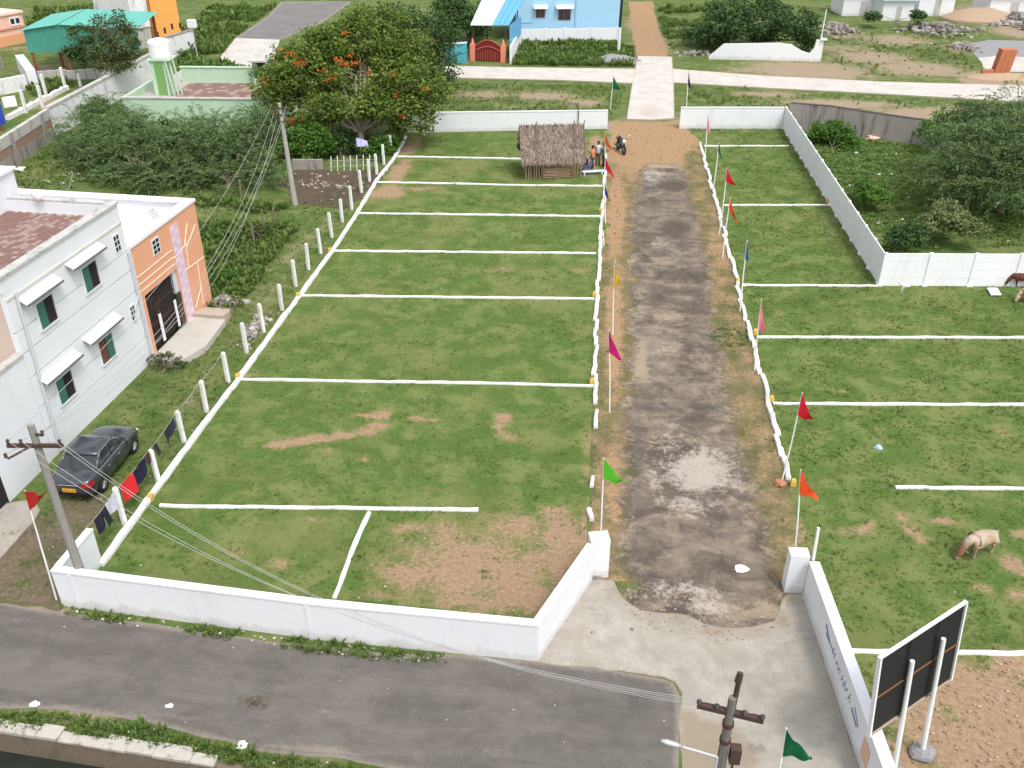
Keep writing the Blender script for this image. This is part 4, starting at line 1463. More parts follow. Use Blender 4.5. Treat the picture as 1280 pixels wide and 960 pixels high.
mb.build('junction_box', M['iron'], qt)


def wire(name, label, a, b_, sag, r, m_, group, n=18):
    pts = []
    for k in range(n + 1):
        s_ = k / n
        q = Vector(a).lerp(Vector(b_), s_)
        q.z -= sag * 4 * s_ * (1 - s_)
        pts.append(q)
    o = MB().path(pts, r, 4, cap=False).build(name, m_, origin=a)
    return tag(o, label, 'wire', group)


for i in range(4):
    e = cen + u_ * (-.57, -.25, .25, .57)[i] + Vector((0, 0, .2))
    wire('power_wire', 'thin pale wire sagging over the near lawn, ' + ('lowest of the four', 'second lowest of the four', 'second highest of the four', 'highest of the four')[i], UI[[0, 4, 1, 2][i]] + Vector((0, 0, .1)), e, 1.55 + .12 * i, .006, M['wire'], 'wires over the near lawn')
for i in range(5):
    wire('power_wire', 'pale wire hanging from the tall pole past the dark tree, ' + ('topmost', 'second from the top', 'middle one of the five', 'fourth from the top', 'lowest of the five')[i], FI[i] + Vector((0, 0, .1)), UI[i % 5] + Vector((0, 0, .1)), 1.3 + .5 * i, .008, M['wire'], 'wires from the tall pole', 26)

# ------------------------------------------------------------------ billboard seen from behind
B1 = Vector((7.943, 15.51, 0))
bf = Fr(B1, B1 + Vector((math.cos(.639), math.sin(.639), 0)))
bf.len = 1.043
bb = thing('billboard', 'large black-backed billboard in a white frame on two white posts', 'billboard', B1)
A0, A1, Z0, Z1 = -.998, 1.826, 2.08, 4.63
ob = -.12
MB().box(bf, A0, A1, ob - .03, ob, Z0, Z1).build('board', M['black'], bb)
MB().box(bf, A0 + .02, A1 - .02, ob - .036, ob - .032, Z0 + .02, Z1 - .02).build('poster_face', M['litterwhite'], bb)
mb = MB()
for a in (A0 - .035, A1 - .02):
    mb.box(bf, a, a + .055, ob - .05, ob + .05, Z0 - .04, Z1 + .04)
mb.box(bf, A0 + .022, A1 - .022, ob - .04, ob + .04, Z1 - .005, Z1 + .04)
mb.build('frame', M['litterwhite'], bb)
MB().box(bf, A0 + .022, A1 - .022, ob - .045, ob + .04, Z0 - .045, Z0 - .003).build('bottom_rail', plain('tan_rail', (.42, .32, .24), .1, 4), bb)
MB().box(bf, A0 + .03, A1 - .03, ob + .003, ob + .03, 3.30, 3.325).build('middle_rail', M['brownrail'], bb)
for a in (A0 + .94, A0 + 1.9):
    MB().box(bf, a, a + .03, ob + .034, ob + .05, Z0, Z1).build('upright', M['black'], bb)
for a, zt in ((0, 4.0), (bf.len, 4.05)):
    MB().tube(bf.pt(a, 0, 0), bf.pt(a, 0, zt), .062, .055, 10).build('post', M['litterwhite'], bb)
    b = MB()
    b.ball(bf.pt(a, 0, .02), .34, .30, .16, 10, 6, .1)
    b.build('footing', M['gravelgrey'], bb)
# the whole board leans a little to the left
bb.rotation_mode = 'QUATERNION'
bb.rotation_quaternion = Quaternion((bf.e2.x, bf.e2.y, 0), .093) @ Quaternion((bf.e1.x, bf.e1.y, 0), -.052)
# ------------------------------------------------------------------ the white and orange house
hO = P(187, 455)
_hd = (hO - P(20, 620)).normalized()
hf = Fr(hO, hO + _hd)
house = thing('house', 'white two-storey house with an orange front and brick-tiled flat roof at the left edge', 'house', hO)
ZR = 6.75
# banded wall: courses stand proud of a recessed backing so that the joints between them are real grooves
mb = MB()
bands = [(0, 1.25), (1.29, 2.18), (2.22, 3.42), (3.46, 4.38), (4.42, 5.22), (5.26, ZR)]
for z0_, z1_ in bands:
    mb.box(hf, -7.2, .30, -.10, 0, z0_ if z0_ else -.1, z1_)
mb.box(hf, -7.2, .30, -.22, -.11, -.1, ZR)
mb.box(hf, .10, .30, -9.0, -.23, -.1, ZR)
mb.box(hf, -7.0, .1, -9.0, -8.8, -.1, ZR)
mb.build('wall', M['housewhite'], house)
MB().box(hf, -7.2, -7.0, -9.0, -.23, 3.6, ZR).build('end_wall', plain('beige_wall', (.55, .44, .38), .06, 3), house)
mb = MB()
zp = ZR + .52
mb.box(hf, -7.25, .30, -.27, .0, ZR + .002, zp)
mb.box(hf, .0, .30, -9.0, -.28, ZR + .002, zp)
mb.box(hf, -7.25, -7.0, -9.0, -.28, ZR + .002, zp)
mb.build('parapet', M['housewhite'], house)
mb = MB()
mb.box(hf, -7.3, .35, -.32, .07, zp + .002, zp + .09)
mb.box(hf, .02, .35, -9.0, -.325, zp + .002, zp + .09)
mb.build('coping', plain('grey_coping', (.47, .465, .45), .15, 4, .92, .4, grime=(.20, .20, .19), gamt=.8, gscale=2.0), house)
MB().box(hf, -7.2, .25, .001, .035, ZR - .30, ZR - .22).build('ledge', plain('stained_ledge', (.62, .61, .53), .15, 5, .9, .2, grime=(.40, .37, .24), gamt=.8, gscale=2.5), house)
# roof: clay tiles one by one on the part in view
rs = MB().box(hf, -6.99, .0, -8.8, -.27, ZR - .25, ZR + .06).build('roof_slab', M['mortar'], house)
tile_a = MB().box(Fr((0, 0), (1, 0)), .008, .234, .008, .176, 0, .02).mesh('roof_tile', M['rooftile'])
tile_b = MB().box(Fr((0, 0), (1, 0)), .008, .234, .008, .176, 0, .024).mesh('roof_tile', M['rooftile2'])
lr = random.Random(9)
cnt = 0
ang = math.atan2(hf.e1.y, hf.e1.x)
ta_, tb_ = .25, .19
rest = MB()
for i in range(28):
    for j in range(42):
        a, b_ = -6.95 + i * ta_ + (.125 if j % 2 else 0), -.60 - j * tb_
        if a + ta_ > -.02:
            continue
        if cnt < 300 and a > -4.6 and b_ > -3.6:
            o = link('roof_tile', tile_b if lr.random() < .4 else tile_a, house, hf.pt(a, b_, ZR + .062 + lr.uniform(0, .008)))
            o.rotation_euler.z = ang + lr.uniform(-.02, .02)
            cnt += 1
        else:
            rest.box(hf, a + .008, a + .234, b_ + .008, b_ + .176, ZR + .062, ZR + .084 + lr.uniform(0, .006))
tag(rest.build('roof_tiles', M['rooftile'], house), kind='stuff')
# lower block towards the street
mb = MB()
mb.box(hf, -13.5, -7.22, -.20, 0, -.1, 4.35)
mb.box(hf, -13.5, -13.3, -9, -.21, -.1, 4.35)
mb.build('low_wall', M['housewhite'], house)
MB().box(hf, -13.55, -7.23, -.28, .04, 4.352, 4.47).build('low_coping', M['oldconc'], house)
MB().box(hf, -13.3, -7.22, -9, -.21, 3.4, 3.6).build('low_roof', plain('low_roof', (.50, .40, .35), .1, 3), house)
MB().box(hf, -10.95, -9.95, .004, .03, 0, 1.25).build('door', M['dark'], house)
mb = MB()
mb.path([hf.pt(-6.72, .07, 6.6), hf.pt(-6.80, .07, 3.2), hf.pt(-6.86, .07, .1)], .05, 8)
mb.build('drain_pipe', M['pipe'], house)
mb = MB()
mb.path([hf.pt(.22, .06, 5.2), hf.pt(.22, .06, .1)], .045, 8)
mb.path([hf.pt(.22, .06, 3.2), hf.pt(-.1, .05, 2.9), hf.pt(-.35, .05, 2.3)], .03, 6)
mb.build('drain_pipe', M['pipe'], house)


M['lip'] = plain('shade_lip', (.15, .15, .155), .15, 4)
M['shade'] = plain('sunshade_white', (.62, .63, .66), .05, 2, .85, .2, grime=(.34, .34, .35), gamt=.6, gstretch=(2, 2, .5), gscale=1.5)


def house_window(a, z0_, sl, sr, red=False):
    w_, h_ = 1.0, 1.02
    f = MB()
    for a0_, a1_, za, zb in ((a - .06, a, z0_ - .05, z0_ + h_ + .05), (a + w_, a + w_ + .06, z0_ - .05, z0_ + h_ + .05), (a + .002, a + w_ - .002, z0_ + h_, z0_ + h_ + .05), (a + .002, a + w_ - .002, z0_ - .05, z0_)):
        f.box(hf, a0_, a1_, .002, .07, za, zb)
    fo = f.build('window', M['housewhite'], house)
    MB().box(hf, a, a + w_, .002, .012, z0_, z0_ + h_).build('opening', M['dark'], fo)
    sh = MB()
    l0, l1 = (a + .02, a + .46)
    if red:
        l0, l1 = a + .52, a + .96
    sh.box(hf, l0, l1, .014, .05, z0_ + .02, z0_ + h_ - .02)
    for zz in (.3, .55, .8):
        sh.box(hf, l0 + .04, l1 - .04, .051, .056, z0_ + zz - .09, z0_ + zz + .09)
    sh.build('shutter', M['shutter'], fo)
    if red:
        MB().box(hf, a + .03, a + .46, .014, .04, z0_ + .02, z0_ + h_ - .02).build('shutter', M['brownframe'], fo)
    gr = MB()
    for k in range(5):
        gr.tube(hf.pt(a + .5 + k * .1 - (.5 if red else 0), .055, z0_), hf.pt(a + .5 + k * .1 - (.5 if red else 0), .055, z0_ + h_), .008, n=4)
    gr.build('grille', M['iron'], fo)
    (la, lz), (ra_, rz_) = hf.hit(*sl, .34), hf.hit(*sr, .34)
    sz = (lz + rz_) / 2
    MB().wedge(hf, la, ra_, .002, .34, sz + .20, sz, .05).build('sunshade', M['shade'], house)
    MB().wedge(hf, la - .012, ra_ + .012, .342, .37, sz + .012, sz + .002, .075).build('shade_lip', M['lip'], house)


house_window(-5.95, 4.72, (33, 377), (80, 354))
house_window(-3.0, 4.80, (91, 332), (134, 313))
house_window(-6.1, 1.62, (58, 475), (105, 448))
house_window(-3.15, 1.70, (113, 426), (155, 401), True)


def vent(fr, a, z0_, w_, h_, parent, b0=.002, nm='vent'):
    f = MB()
    f.box(fr, a, a + w_, b0, b0 + .03, z0_, z0_ + h_)
    fo = f.build(nm, M['housewhite'], parent)
    d_ = MB()
    for i in range(2):
        for j in range(3):
            d_.box(fr, a + .05 + i * (w_ - .06) / 2, a + (w_ - .06) / 2 + i * (w_ - .06) / 2, b0 + .031, b0 + .034, z0_ + .05 + j * (h_ - .06) / 3, z0_ + (h_ - .06) / 3 + j * (h_ - .06) / 3)
    d_.build('hole', M['dark'], fo)


vent(hf, -.55, 5.45, .45, .75, house)
vent(hf, -.55, 2.35, .40, .7, house)
# orange front, a little proud of the white wall, with its terrace
mb = MB()
FO = .10
for seg in ((.36, .62, 0, 5.30), (.62, 3.55, 3.02, 5.30), (3.55, 6.2, 0, 5.30)):
    mb.box(hf, seg[0], seg[1], -.15, FO, seg[2] - (.1 if seg[2] == 0 else 0), seg[3])
mb.build('front_wall', M['orange'], house)
for q in ((.31, .355, -.2, FO + .004), (6.0, 6.2, -9.0, -.16), (.31, 5.99, -9, -8.8)):
    MB().box(hf, *q, -.1, 5.30).build('return_wall', M['housewhite'], house)
MB().box(hf, .305, 6.0, -8.8, -.16, 4.55, 4.75).build('terrace_floor', plain('terrace', (.74, .74, .75), .05, 2, .85, .2, grime=(.55, .55, .55), gamt=.4), house)
mb = MB()
mb.box(hf, .30, 6.26, -.34, FO + .05, 5.302, 5.42)
mb.box(hf, 5.85, 6.26, -9, -.345, 5.302, 5.42)
mb.build('front_coping', M['white'], house)
# stair head on the terrace
mb = MB()
mb.add([hf.pt(1.7, -.9, 4.75), hf.pt(4.2, -.9, 4.75), hf.pt(4.2, -3.6, 4.75), hf.pt(1.7, -3.6, 4.75), hf.pt(2.2, -1.5, 5.9), hf.pt(3.6, -1.5, 5.9), hf.pt(3.6, -3.4, 6.1), hf.pt(2.2, -3.4, 6.1)], [(0, 3, 2, 1), (4, 5, 6, 7), (0, 1, 5, 4), (1, 2, 6, 5), (2, 3, 7, 6), (3, 0, 4, 7)])
mb.build('stair_head', M['housewhite'], house)
mb = MB()
for k in range(3):
    mb.tube(hf.pt(4.3 + .18 * k, -.7, 4.75), hf.pt(4.0 + .18 * k, -1.0, 5.55), .03, n=5)
mb.build('railing', M['steelgrey'], house)
# lattice and bands of the front
vent(hf, 1.95, 4.30, .62, .72, house, FO + .002)
mb = MB()
for z in (3.95, 3.60, 3.28):
    mb.box(hf, .40, 3.46, FO + .001, FO + .025, z, z + .05)
mb.build('band', M['cream'], house)
mb = MB()
z = 0.0
k = 0
while z < 5.0:
    for j in range(2):
        ti = MB().box(hf, 3.62 + .36 * j, 3.62 + .36 * j + .35, FO + .001, FO + .02, z + .004, z + .245)
        ti.build('wall_tile', M['tile_pink'] if (k + j) % 2 else M['tile_violet'], house)
    z += .25
    k += 1
mb = MB()


def rib(pts, r=.026):
    mb.path([hf.pt(a, FO + .01, z) for a, z in pts], r, 5)


rib([(4.36, 2.62), (6.15, 2.52)])
rib([(5.45, 2.55), (5.3, .4)])
rib([(5.45, 1.35), (4.55, .6)])
rib([(3.45, 3.55), (4.6, 3.72), (5.2, 4.6)])
rib([(4.6, 2.62), (4.75, 3.9), (5.0, 4.4)])
rib([(4.75, 3.6), (5.9, 4.25)])
mb.build('relief_line', M['cream'], house)
# dark folding gate of the front
gt = MB()
gt.box(hf, .64, 3.5, -.13, -.10, .32, 3.0)
gto = gt.build('door', M['dark'], house)
mb = MB()
for k in range(15):
    mb.tube(hf.pt(.72 + .19 * k, -.02, .32), hf.pt(.72 + .19 * k, -.02, 3.0), .014, n=4)
for z in (.7, 1.35, 1.45, 2.2):
    mb.tube(hf.pt(.66, -.02, z), hf.pt(3.48, -.02, z), .018, n=4)
for (ca, cz_, r_) in ((1.35, 2.3, .42), (1.35, 2.3, .22)):
    mb.path([hf.pt(ca + r_ * math.cos(t_), -.01, cz_ + r_ * 1.3 * math.sin(t_)) for t_ in np.linspace(0, 6.28, 14)], .016, 4, cap=False)
mb.build('grille', M['iron'], gto)
mb = MB()
mb.box(hf, 1.42, 1.60, .02, .06, .40, 1.72)
mb.box(hf, 2.86, 3.02, .02, .06, .40, 1.72)
mb.build('gate_panel', M['litterwhite'], gto)
MB().box(hf, 3.12, 3.5, .0, .09, .32, 1.9).build('gate_leaf', M['ceramic'], gto)
MB().box(hf, 3.2, 3.545, -.09, .02, 1.92, 2.98).build('grey_post', plain('greyblue', (.52, .56, .62), .05, 3), gto)
# porch slab and steps
MB().slab([hf.pt(-.1, FO + .01), hf.pt(4.1, FO + .01), hf.pt(4.1, 1.75), hf.pt(3.2, 1.85), hf.pt(1.4, 2.0), hf.pt(-.1, 1.5)], -.02, .30).build('porch', plain('porch_concrete', (.47, .445, .40), .1, 3, .9, .3, grime=(.33, .29, .25), gamt=.5), house)
for k in range(3):
    MB().box(hf, 4.11 + .42 * k, 4.52 + .42 * k, FO + .01, 1.7 - .08 * k, -.02, .46 - .12 * k).build('step', M['concrete'], house)
# dish, tank corner on the roof
mb = MB()
c = P(46, 244, zp + .35)
dd = thing('satellite_dish', 'small white satellite dish on the far parapet of the white house', 'satellite dish', c - Vector((0, 0, .3)))
mb.ball(c, .26, .06, .24, 10, 6)
mb.build('dish', M['litterwhite'], dd, smooth=True)
MB().tube(c - Vector((0, 0, .32)), c, .03, n=6).build('mast', M['steelgrey'], dd)
wt = P(-14, 262, 7.0)
tk = thing('roof_room', 'white stair room cut off by the left edge on the tiled roof', 'roof room', Vector((wt.x, wt.y, ZR + .05)))
MB().box(None, wt.x - 2.6, wt.x + .55, wt.y - .3, wt.y + 1.4, ZR + .09, ZR + 1.5).build('wall', M['housewhite'], tk)
MB().box(None, wt.x - 2.7, wt.x + .65, wt.y - .4, wt.y + 1.5, ZR + 1.502, ZR + 1.6).build('roof', M['housewhite'], tk)

# stack of stone slabs and rubble beside the porch
def rubble(name, label, centre, rx, ry, h, n, size, m_, parent=None, seed=1, cat='rubble', flat=.6):
    lr = random.Random(seed)
    b = MB()
    for i in range(n):
        a = lr.uniform(0, 6.28)
        r_ = min(1.3, abs(lr.gauss(0, .5)))
        x, y = centre[0] + rx * r_ * math.cos(a), centre[1] + ry * r_ * math.sin(a)
        z = h * max(0, 1 - r_) * lr.random()
        s_ = size * lr.uniform(.3, 1.3)
        vs, q = [], [lr.uniform(.6, 1.1) for _ in range(8)]
        ca, sa = math.cos(lr.uniform(0, 6.28)), math.sin(lr.uniform(0, 6.28))
        for k, (dx, dy, dz) in enumerate(((-1, -1, 0), (1, -1, 0), (1, 1, 0), (-1, 1, 0), (-1, -1, 1), (1, -1, 1), (1, 1, 1), (-1, 1, 1))):
            vs.append((x + (dx * ca - dy * sa) * s_ * q[k] * .5, y + (dx * sa + dy * ca) * s_ * q[k] * .5, max(-.02, z + dz * s_ * flat * q[k] - .02)))
        b.hexa(vs)
    o = b.build(name, m_, origin=(centre[0], centre[1], 0))
    tag(o, label, cat, kind='stuff')
    return o


M['rubblemix'] = leafmat('rubble_mix', (.13, .11, .09), (.29, .26, .23), (.52, .50, .48), 0, 6)
rubble('rubble', 'heap of loose stones at the corner of the orange front', hf.pt(6.3, .7), .8, .9, .4, 90, .24, M['rubblemix'], seed=2)
rubble('rubble', 'pale broken stones behind the fence posts', P(318, 412), .5, 2.2, .2, 90, .22, M['rubblemix'], seed=3)
rubble('rubble', 'litter of small stones under the flame tree', P(405, 232), 3.4, 1.6, .06, 70, .16, M['rubblemix'], seed=4)

# ------------------------------------------------------------------ grey saloon car
def make_car():
    r0, r1 = P(133.5, 613), P(169.5, 566)
    hd = math.atan2(r1.y - r0.y, r1.x - r0.x) - math.pi / 2
    mid = (r0 + r1) / 2
    hd -= .01
    side = Vector((math.cos(hd), math.sin(hd), 0))
    loc = mid - side * .80
    car = thing('parked_car', 'dark grey saloon car parked beside the white house', 'car', loc)
    paint = plain('car_paint', (.036, .042, .052), .08, 3, .22, 0, spec=.6, coat=.7)
    tyre = plain('tyre', (.018, .018, .019), .1, 8, .85)
    rimm = plain('rim_silver', (.50, .50, .52), .08, 8, .35, metallic=.7)
    chrome = plain('chrome', (.62, .62, .64), .05, 6, .2, metallic=.8)
    glass = plain('car_glass', (.028, .034, .040), .1, 2, .07, 0, spec=.7)
    lamp = plain('tail_red', (.42, .015, .02), .1, 5, .25, spec=.6)

    def ring(y, w_, zt, zb):
        side_ = [(-w_ * .80, zb), (-w_ * .97, zb + .10), (-w_, zb + (zt - zb) * .45), (-w_ * .985, zt - .14), (-w_ * .93, zt - .04), (-w_ * .70, zt)]
        full = side_ + [(0, zt + .025)] + [(-x, z) for x, z in side_[::-1]] + [(0, zb)]
        return [(x, y, z) for x, z in full]
    st = [(-2.13, .62, .84, .46), (-2.10, .74, .90, .38), (-1.98, .82, .985, .26), (-1.70, .865, 1.01, .20), (-1.25, .885, .99, .19), (-.6, .90, .965, .19), (.2, .90, .95, .19), (.8, .895, .945, .19), (1.25, .88, .92, .19), (1.65, .845, .86, .20), (1.95, .77, .76, .24), (2.08, .66, .66, .32)]
    rings = [ring(*q)[::-1] for q in st]
    bm_ = MB().loft(rings).mesh('body', paint, smooth=True)
    bo = bpy.data.objects.new('body', bm_)
    COL.objects.link(bo)
    m1 = bo.modifiers.new('s', 'SUBSURF')
    m1.levels = m1.render_levels = 2
    cut = MB()
    WY = (-1.27, 1.30)
    for wy in WY:
        for sx in (-1, 1):
            cut.path([(sx * .62, wy, .31), (sx * 1.2, wy, .31)], .365, 24)
    co = cut.build('cut', paint)
    m2 = bo.modifiers.new('b', 'BOOLEAN')
    m2.operation = 'DIFFERENCE'
    m2.object = co
    m2.solver = 'EXACT'
    me = evaluated(bo, 'body')
    bpy.data.objects.remove(bo)
    bpy.data.objects.remove(co)
    me.polygons.foreach_set('use_smooth', [True] * len(me.polygons))
    body = link('body', me, car, loc)
    # glass house
    def cab(y0, y1, w_, z):
        return [(-w_ * .9, y0, z), (-w_, y0 + (y1 - y0) * .12, z), (-w_, y1 - (y1 - y0) * .12, z), (-w_ * .9, y1, z), (w_ * .9, y1, z), (w_, y1 - (y1 - y0) * .12, z), (w_, y0 + (y1 - y0) * .12, z), (w_ * .9, y0, z)]
    lv = [(-1.50, .98, .80, .93), (-1.22, .68, .76, 1.12), (-.90, .30, .68, 1.32), (-.78, .16, .63, 1.385)]
    b = MB().loft([[q for q in cab(*l)][::-1] for l in lv])
    b.build('glasshouse', glass, car, origin=loc, smooth=False).location = (0, 0, 0)
    g_me = [o for o in car.children if o.name.startswith('glasshouse')][0].data
    for v in g_me.vertices:
        v.co += loc
    rf_ = MB()
    rl = [(-.95, .32, .685, 1.325), (-.86, .24, .67, 1.385), (-.72, .10, .60, 1.425), (-.5, -.1, .40, 1.45)]
    rf_.loft([cab(*l)[::-1] for l in rl])
    parts = {'roof': (rf_, paint)}
    pl = MB()
    c0 = [Vector(q) for q in cab(*lv[0])]
    c3 = [Vector(q) for q in cab(*lv[3])]
    for i in (0, 3, 4, 7):
        j = {0: 1, 3: 2, 4: 5, 7: 6}[i]
        a, b_ = (c0[i] + c0[j]) / 2, (c3[i] + c3[j]) / 2
        pl.path([a, a.lerp(b_, .5) + Vector((.012 * (1 if a.x > 0 else -1), 0, .03)), b_], [.075 if i in (0, 7) else .045, .055 if i in (0, 7) else .04, .045], 6)
    for sx in (-1, 1):
        pl.path([(sx * .805, -.22, .95), (sx * .70, -.28, 1.30), (sx * .64, -.30, 1.38)], [.032, .03, .028], 5)
    parts['pillar'] = (pl, paint)
    tr = MB()
    for sx in (-1, 1):
        tr.path([(sx * .845, -1.45, .965), (sx * .865, -.6, .968), (sx * .86, .75, .955)], .012, 5)
        tr.path([(sx * .70, -1.0, 1.24), (sx * .67, -.75, 1.39), (sx * .67, .1, 1.385), (sx * .74, .55, 1.17)], .012, 5)
    tr.path([(-.40, -2.135, .80), (.40, -2.135, .80)], .014, 5)
    parts['chrome_trim'] = (tr, chrome)
    ln = MB()
    for sx in (-1, 1):
        for y in (-.98, -.24, .78):
            ln.path([(sx * .905, y, .30), (sx * .912, y, .55), (sx * .885, y, .93)], .007, 4)
        for y in (-.62, .12):
            pass
    ln.path([(-.66, -1.96, .975), (-.64, -1.55, 1.005)], .006, 4)
    ln.path([(.66, -1.96, .975), (.64, -1.55, 1.005)], .006, 4)
    parts['panel_gap'] = (ln, M['dark'])
    for k, sx in enumerate((-1, 1)):
        l_ = MB()
        l_.add([(sx * .84, -1.80, .93), (sx * .845, -1.80, .72), (sx * .80, -2.06, .90), (sx * .80, -2.07, .70), (sx * .50, -2.135, .88), (sx * .50, -2.14, .74)], [(0, 1, 3, 2), (2, 3, 5, 4)] if sx < 0 else [(0, 2, 3, 1), (2, 4, 5, 3)])
        l_.v = [(x * 1.035, y * 1.012, z) for x, y, z in l_.v]
        parts['tail_light%d' % k] = (l_, lamp)
        mr = MB()
        mr.ball((sx * 1.0, .66, 1.0), .10, .06, .07, 8, 5)
        mr.tube((sx * .84, .68, .96), (sx * .95, .66, .99), .025, n=5)
        parts['wing_mirror%d' % k] = (mr, paint)
        hd_ = MB()
        for y in (-.82, -.05):
            hd_.path([(sx * .915, y, .80), (sx * .93, y + .09, .805), (sx * .915, y + .18, .80)], .014, 5)
        parts['door_handle%d' % k] = (hd_, chrome)
        hl = MB()
        hl.ball((sx * .62, 1.97, .62), .17, .08, .07, 8, 5)
        parts['headlight%d' % k] = (hl, chrome)
    npx = MB()
    npx.box(None, -.26, .26, -2.165, -2.14, .52, .66)
    parts['number_plate'] = (npx, plain('plate_yellow', (.78, .36, .02), .05, 6, .5))
    bp = MB()
    bp.loft([[(x, y, z) for x, z in ((-.74, zz), (.74, zz))] + [(.62, y - .07, zz), (-.62, y - .07, zz)] for y, zz in ((-2.06, .36), (-2.085, .48))])
    parts['bumper_insert'] = (bp, M['black'])
    for k_, (b, m_) in parts.items():
        o = b.build(k_.rstrip('01'), m_, None, smooth=k_ in ('roof', 'pillar'))
        o.parent = car
        o.location = (0, 0, 0)
    plate = [o for o in car.children if o.name.startswith('number_plate')][0]
    lt = MB()
    for k in range(8):
        x = -.22 + k * .058
        if k == 4:
            continue
        lt.box(None, x, x + .012, -2.169, -2.1655, .55, .63)
        lt.box(None, x + .0125, x + .036, -2.169, -2.1655, .55 + (.03 if k % 2 else .06), .565 + (.03 if k % 2 else .06))
    o = lt.build('plate_marks', M['dark'])
    o.parent = plate
    for wy in WY:
        for sx in (-1, 1):
            tb = MB()
            prof = [(.17, .19), (.24, .20), (.295, .18), (.31, .12), (.31, .05), (.295, .0), (.2, .0)]
            n_ = 24
            rg = []
            for r_, d_ in prof:
                rg.append([(sx * (.885 - .2 + d_), wy + r_ * math.cos(2 * math.pi * q / n_), .31 + r_ * math.sin(2 * math.pi * q / n_)) for q in range(n_)])
            tb.loft([r_ if sx < 0 else r_[::-1] for r_ in rg], cap=False)
            wo = bpy.data.objects.new('wheel', tb.mesh('wheel', tyre, smooth=True))
            COL.objects.link(wo)
            wo.parent = car
            rb = MB()
            rb.path([(sx * .80, wy, .31), (sx * .86, wy, .31)], .20, 20)
            for q in range(5):
                a = 2 * math.pi * q / 5
                rb.path([(sx * .872, wy, .31), (sx * .868, wy + .18 * math.cos(a), .31 + .18 * math.sin(a))], [.03, .022], 5)
            ro = bpy.data.objects.new('rim', rb.mesh('rim', rimm))
            COL.objects.link(ro)
            ro.parent = wo
    car.rotation_euler.z = hd
    car.scale = (.93, .93, .97)
    return car


make_car()
# ------------------------------------------------------------------ thatched hut
HB = P(657, 224)
hu = Fr(HB, P(726, 222))
hut = thing('hut', 'small open thatched hut of sticks and dry palm leaves', 'hut', HB)
HD = 2.9
eave = 1.15
ra0, rz0 = hu.hit(652, 203, .35)
ra1, _ = hu.hit(732, 203, .35)
_, rz1 = hu.hit(690, 158, -HD / 2)
rz0 = max(.8, rz0 - .12)
mb = MB()
lr = random.Random(21)
for k in range(22):
    a = lr.uniform(.0, .06) + k * hu.len / 21.5
    if 8 <= k <= 17:
        if k % 3:
            continue
    mb = MB()
    mb.path([hu.pt(a, lr.uniform(-.05, .05), -.05), hu.pt(a + lr.uniform(-.06, .06), 0, rz0 + .15)], lr.uniform(.035, .055), 6)
    mb.build('stake', M['stick'], hut)
for k in range(8):
    mb = MB()
    z = .10 + k * .105
    mb.path([hu.pt(1.28 + lr.uniform(-.06, .06), .06, z + lr.uniform(-.02, .02)), hu.pt(2.2, .07, z + lr.uniform(-.03, .03)), hu.pt(3.05 + lr.uniform(-.1, .1), .06, z + lr.uniform(-.03, .03))], lr.uniform(.035, .05), 5)
    mb.build('side_stick', M['stick'], hut)
# back and side screens of the hut
for k in range(16):
    q = hu.pt(.1 + k * (hu.len - .2) / 15, -HD, 0)
    MB().path([q, q + Vector((lr.uniform(-.05, .05), 0, rz0 + .1))], .06, 5).build('stake', M['stick'], hut)
for a in (0.05, hu.len - .05):
    for b_ in (-HD, -HD / 2):
        MB().tube(hu.pt(a, b_, -.05), hu.pt(a, b_, rz0 + (.1 if b_ < -HD * .7 else rz1 - rz0 - .1)), .06, .05, 7).build('pole', M['stick'], hut)
# roof: base slopes and thousands of straws lying on them
mb = MB()
rg = hu.pt
mb.add([rg(ra0 + .1, .30, rz0), rg(ra1 - .1, .30, rz0), rg(ra1 - .05, -HD / 2, rz1 - .08), rg(ra0 + .05, -HD / 2, rz1 - .08), rg(ra1 - .1, -HD - .3, rz0), rg(ra0 + .1, -HD - .3, rz0),
        rg(ra0 + .1, .30, rz0 - .12), rg(ra1 - .1, .30, rz0 - .12), rg(ra1 - .05, -HD / 2, rz1 - .2), rg(ra0 + .05, -HD / 2, rz1 - .2), rg(ra1 - .1, -HD - .3, rz0 - .12), rg(ra0 + .1, -HD - .3, rz0 - .12)],
       [(0, 1, 2, 3), (3, 2, 4, 5), (7, 6, 9, 8), (8, 9, 11, 10), (0, 6, 7, 1), (5, 4, 10, 11), (0, 3, 9, 6), (3, 5, 11, 9), (1, 7, 8, 2), (2, 8, 10, 4)])
mb.build('roof_base', M['thatchbase'], hut)
n = 9000
s1 = RNG.random(n)
s2 = RNG.random(n)
back = RNG.random(n) < .3
a = ra0 + (ra1 - ra0) * s1
bb_ = np.where(back, -HD / 2 - (HD / 2 + .35) * s2, -HD / 2 + (HD / 2 + .38) * s2)
zz = rz1 + (rz0 - rz1) * s2 + RNG.uniform(-.03, .10, n)
e1 = np.array([hu.e1.x, hu.e1.y, 0])
e2 = np.array([hu.e2.x, hu.e2.y, 0])
o_ = np.array([hu.o.x, hu.o.y, 0])
c = o_ + e1 * a[:, None] + e2 * bb_[:, None] + np.array([0, 0, 1]) * zz[:, None]
sl = np.where(back, -1, 1)[:, None] * e2 * (HD / 2 + .35) + np.array([0, 0, rz0 - rz1])
sl /= np.linalg.norm(sl, axis=1)[:, None]
dirn = sl + e1 * RNG.normal(0, .35, n)[:, None] + np.array([0, 0, 1]) * RNG.normal(0, .10, n)[:, None]
dirn /= np.linalg.norm(dirn, axis=1)[:, None]
sd = np.cross(dirn, np.array([0, 0, 1.0]) + RNG.normal(0, .4, (n, 3)))
sd /= np.linalg.norm(sd, axis=1)[:, None]
L = RNG.uniform(.12, .34, n)[:, None]
W_ = RNG.uniform(.012, .04, n)[:, None]
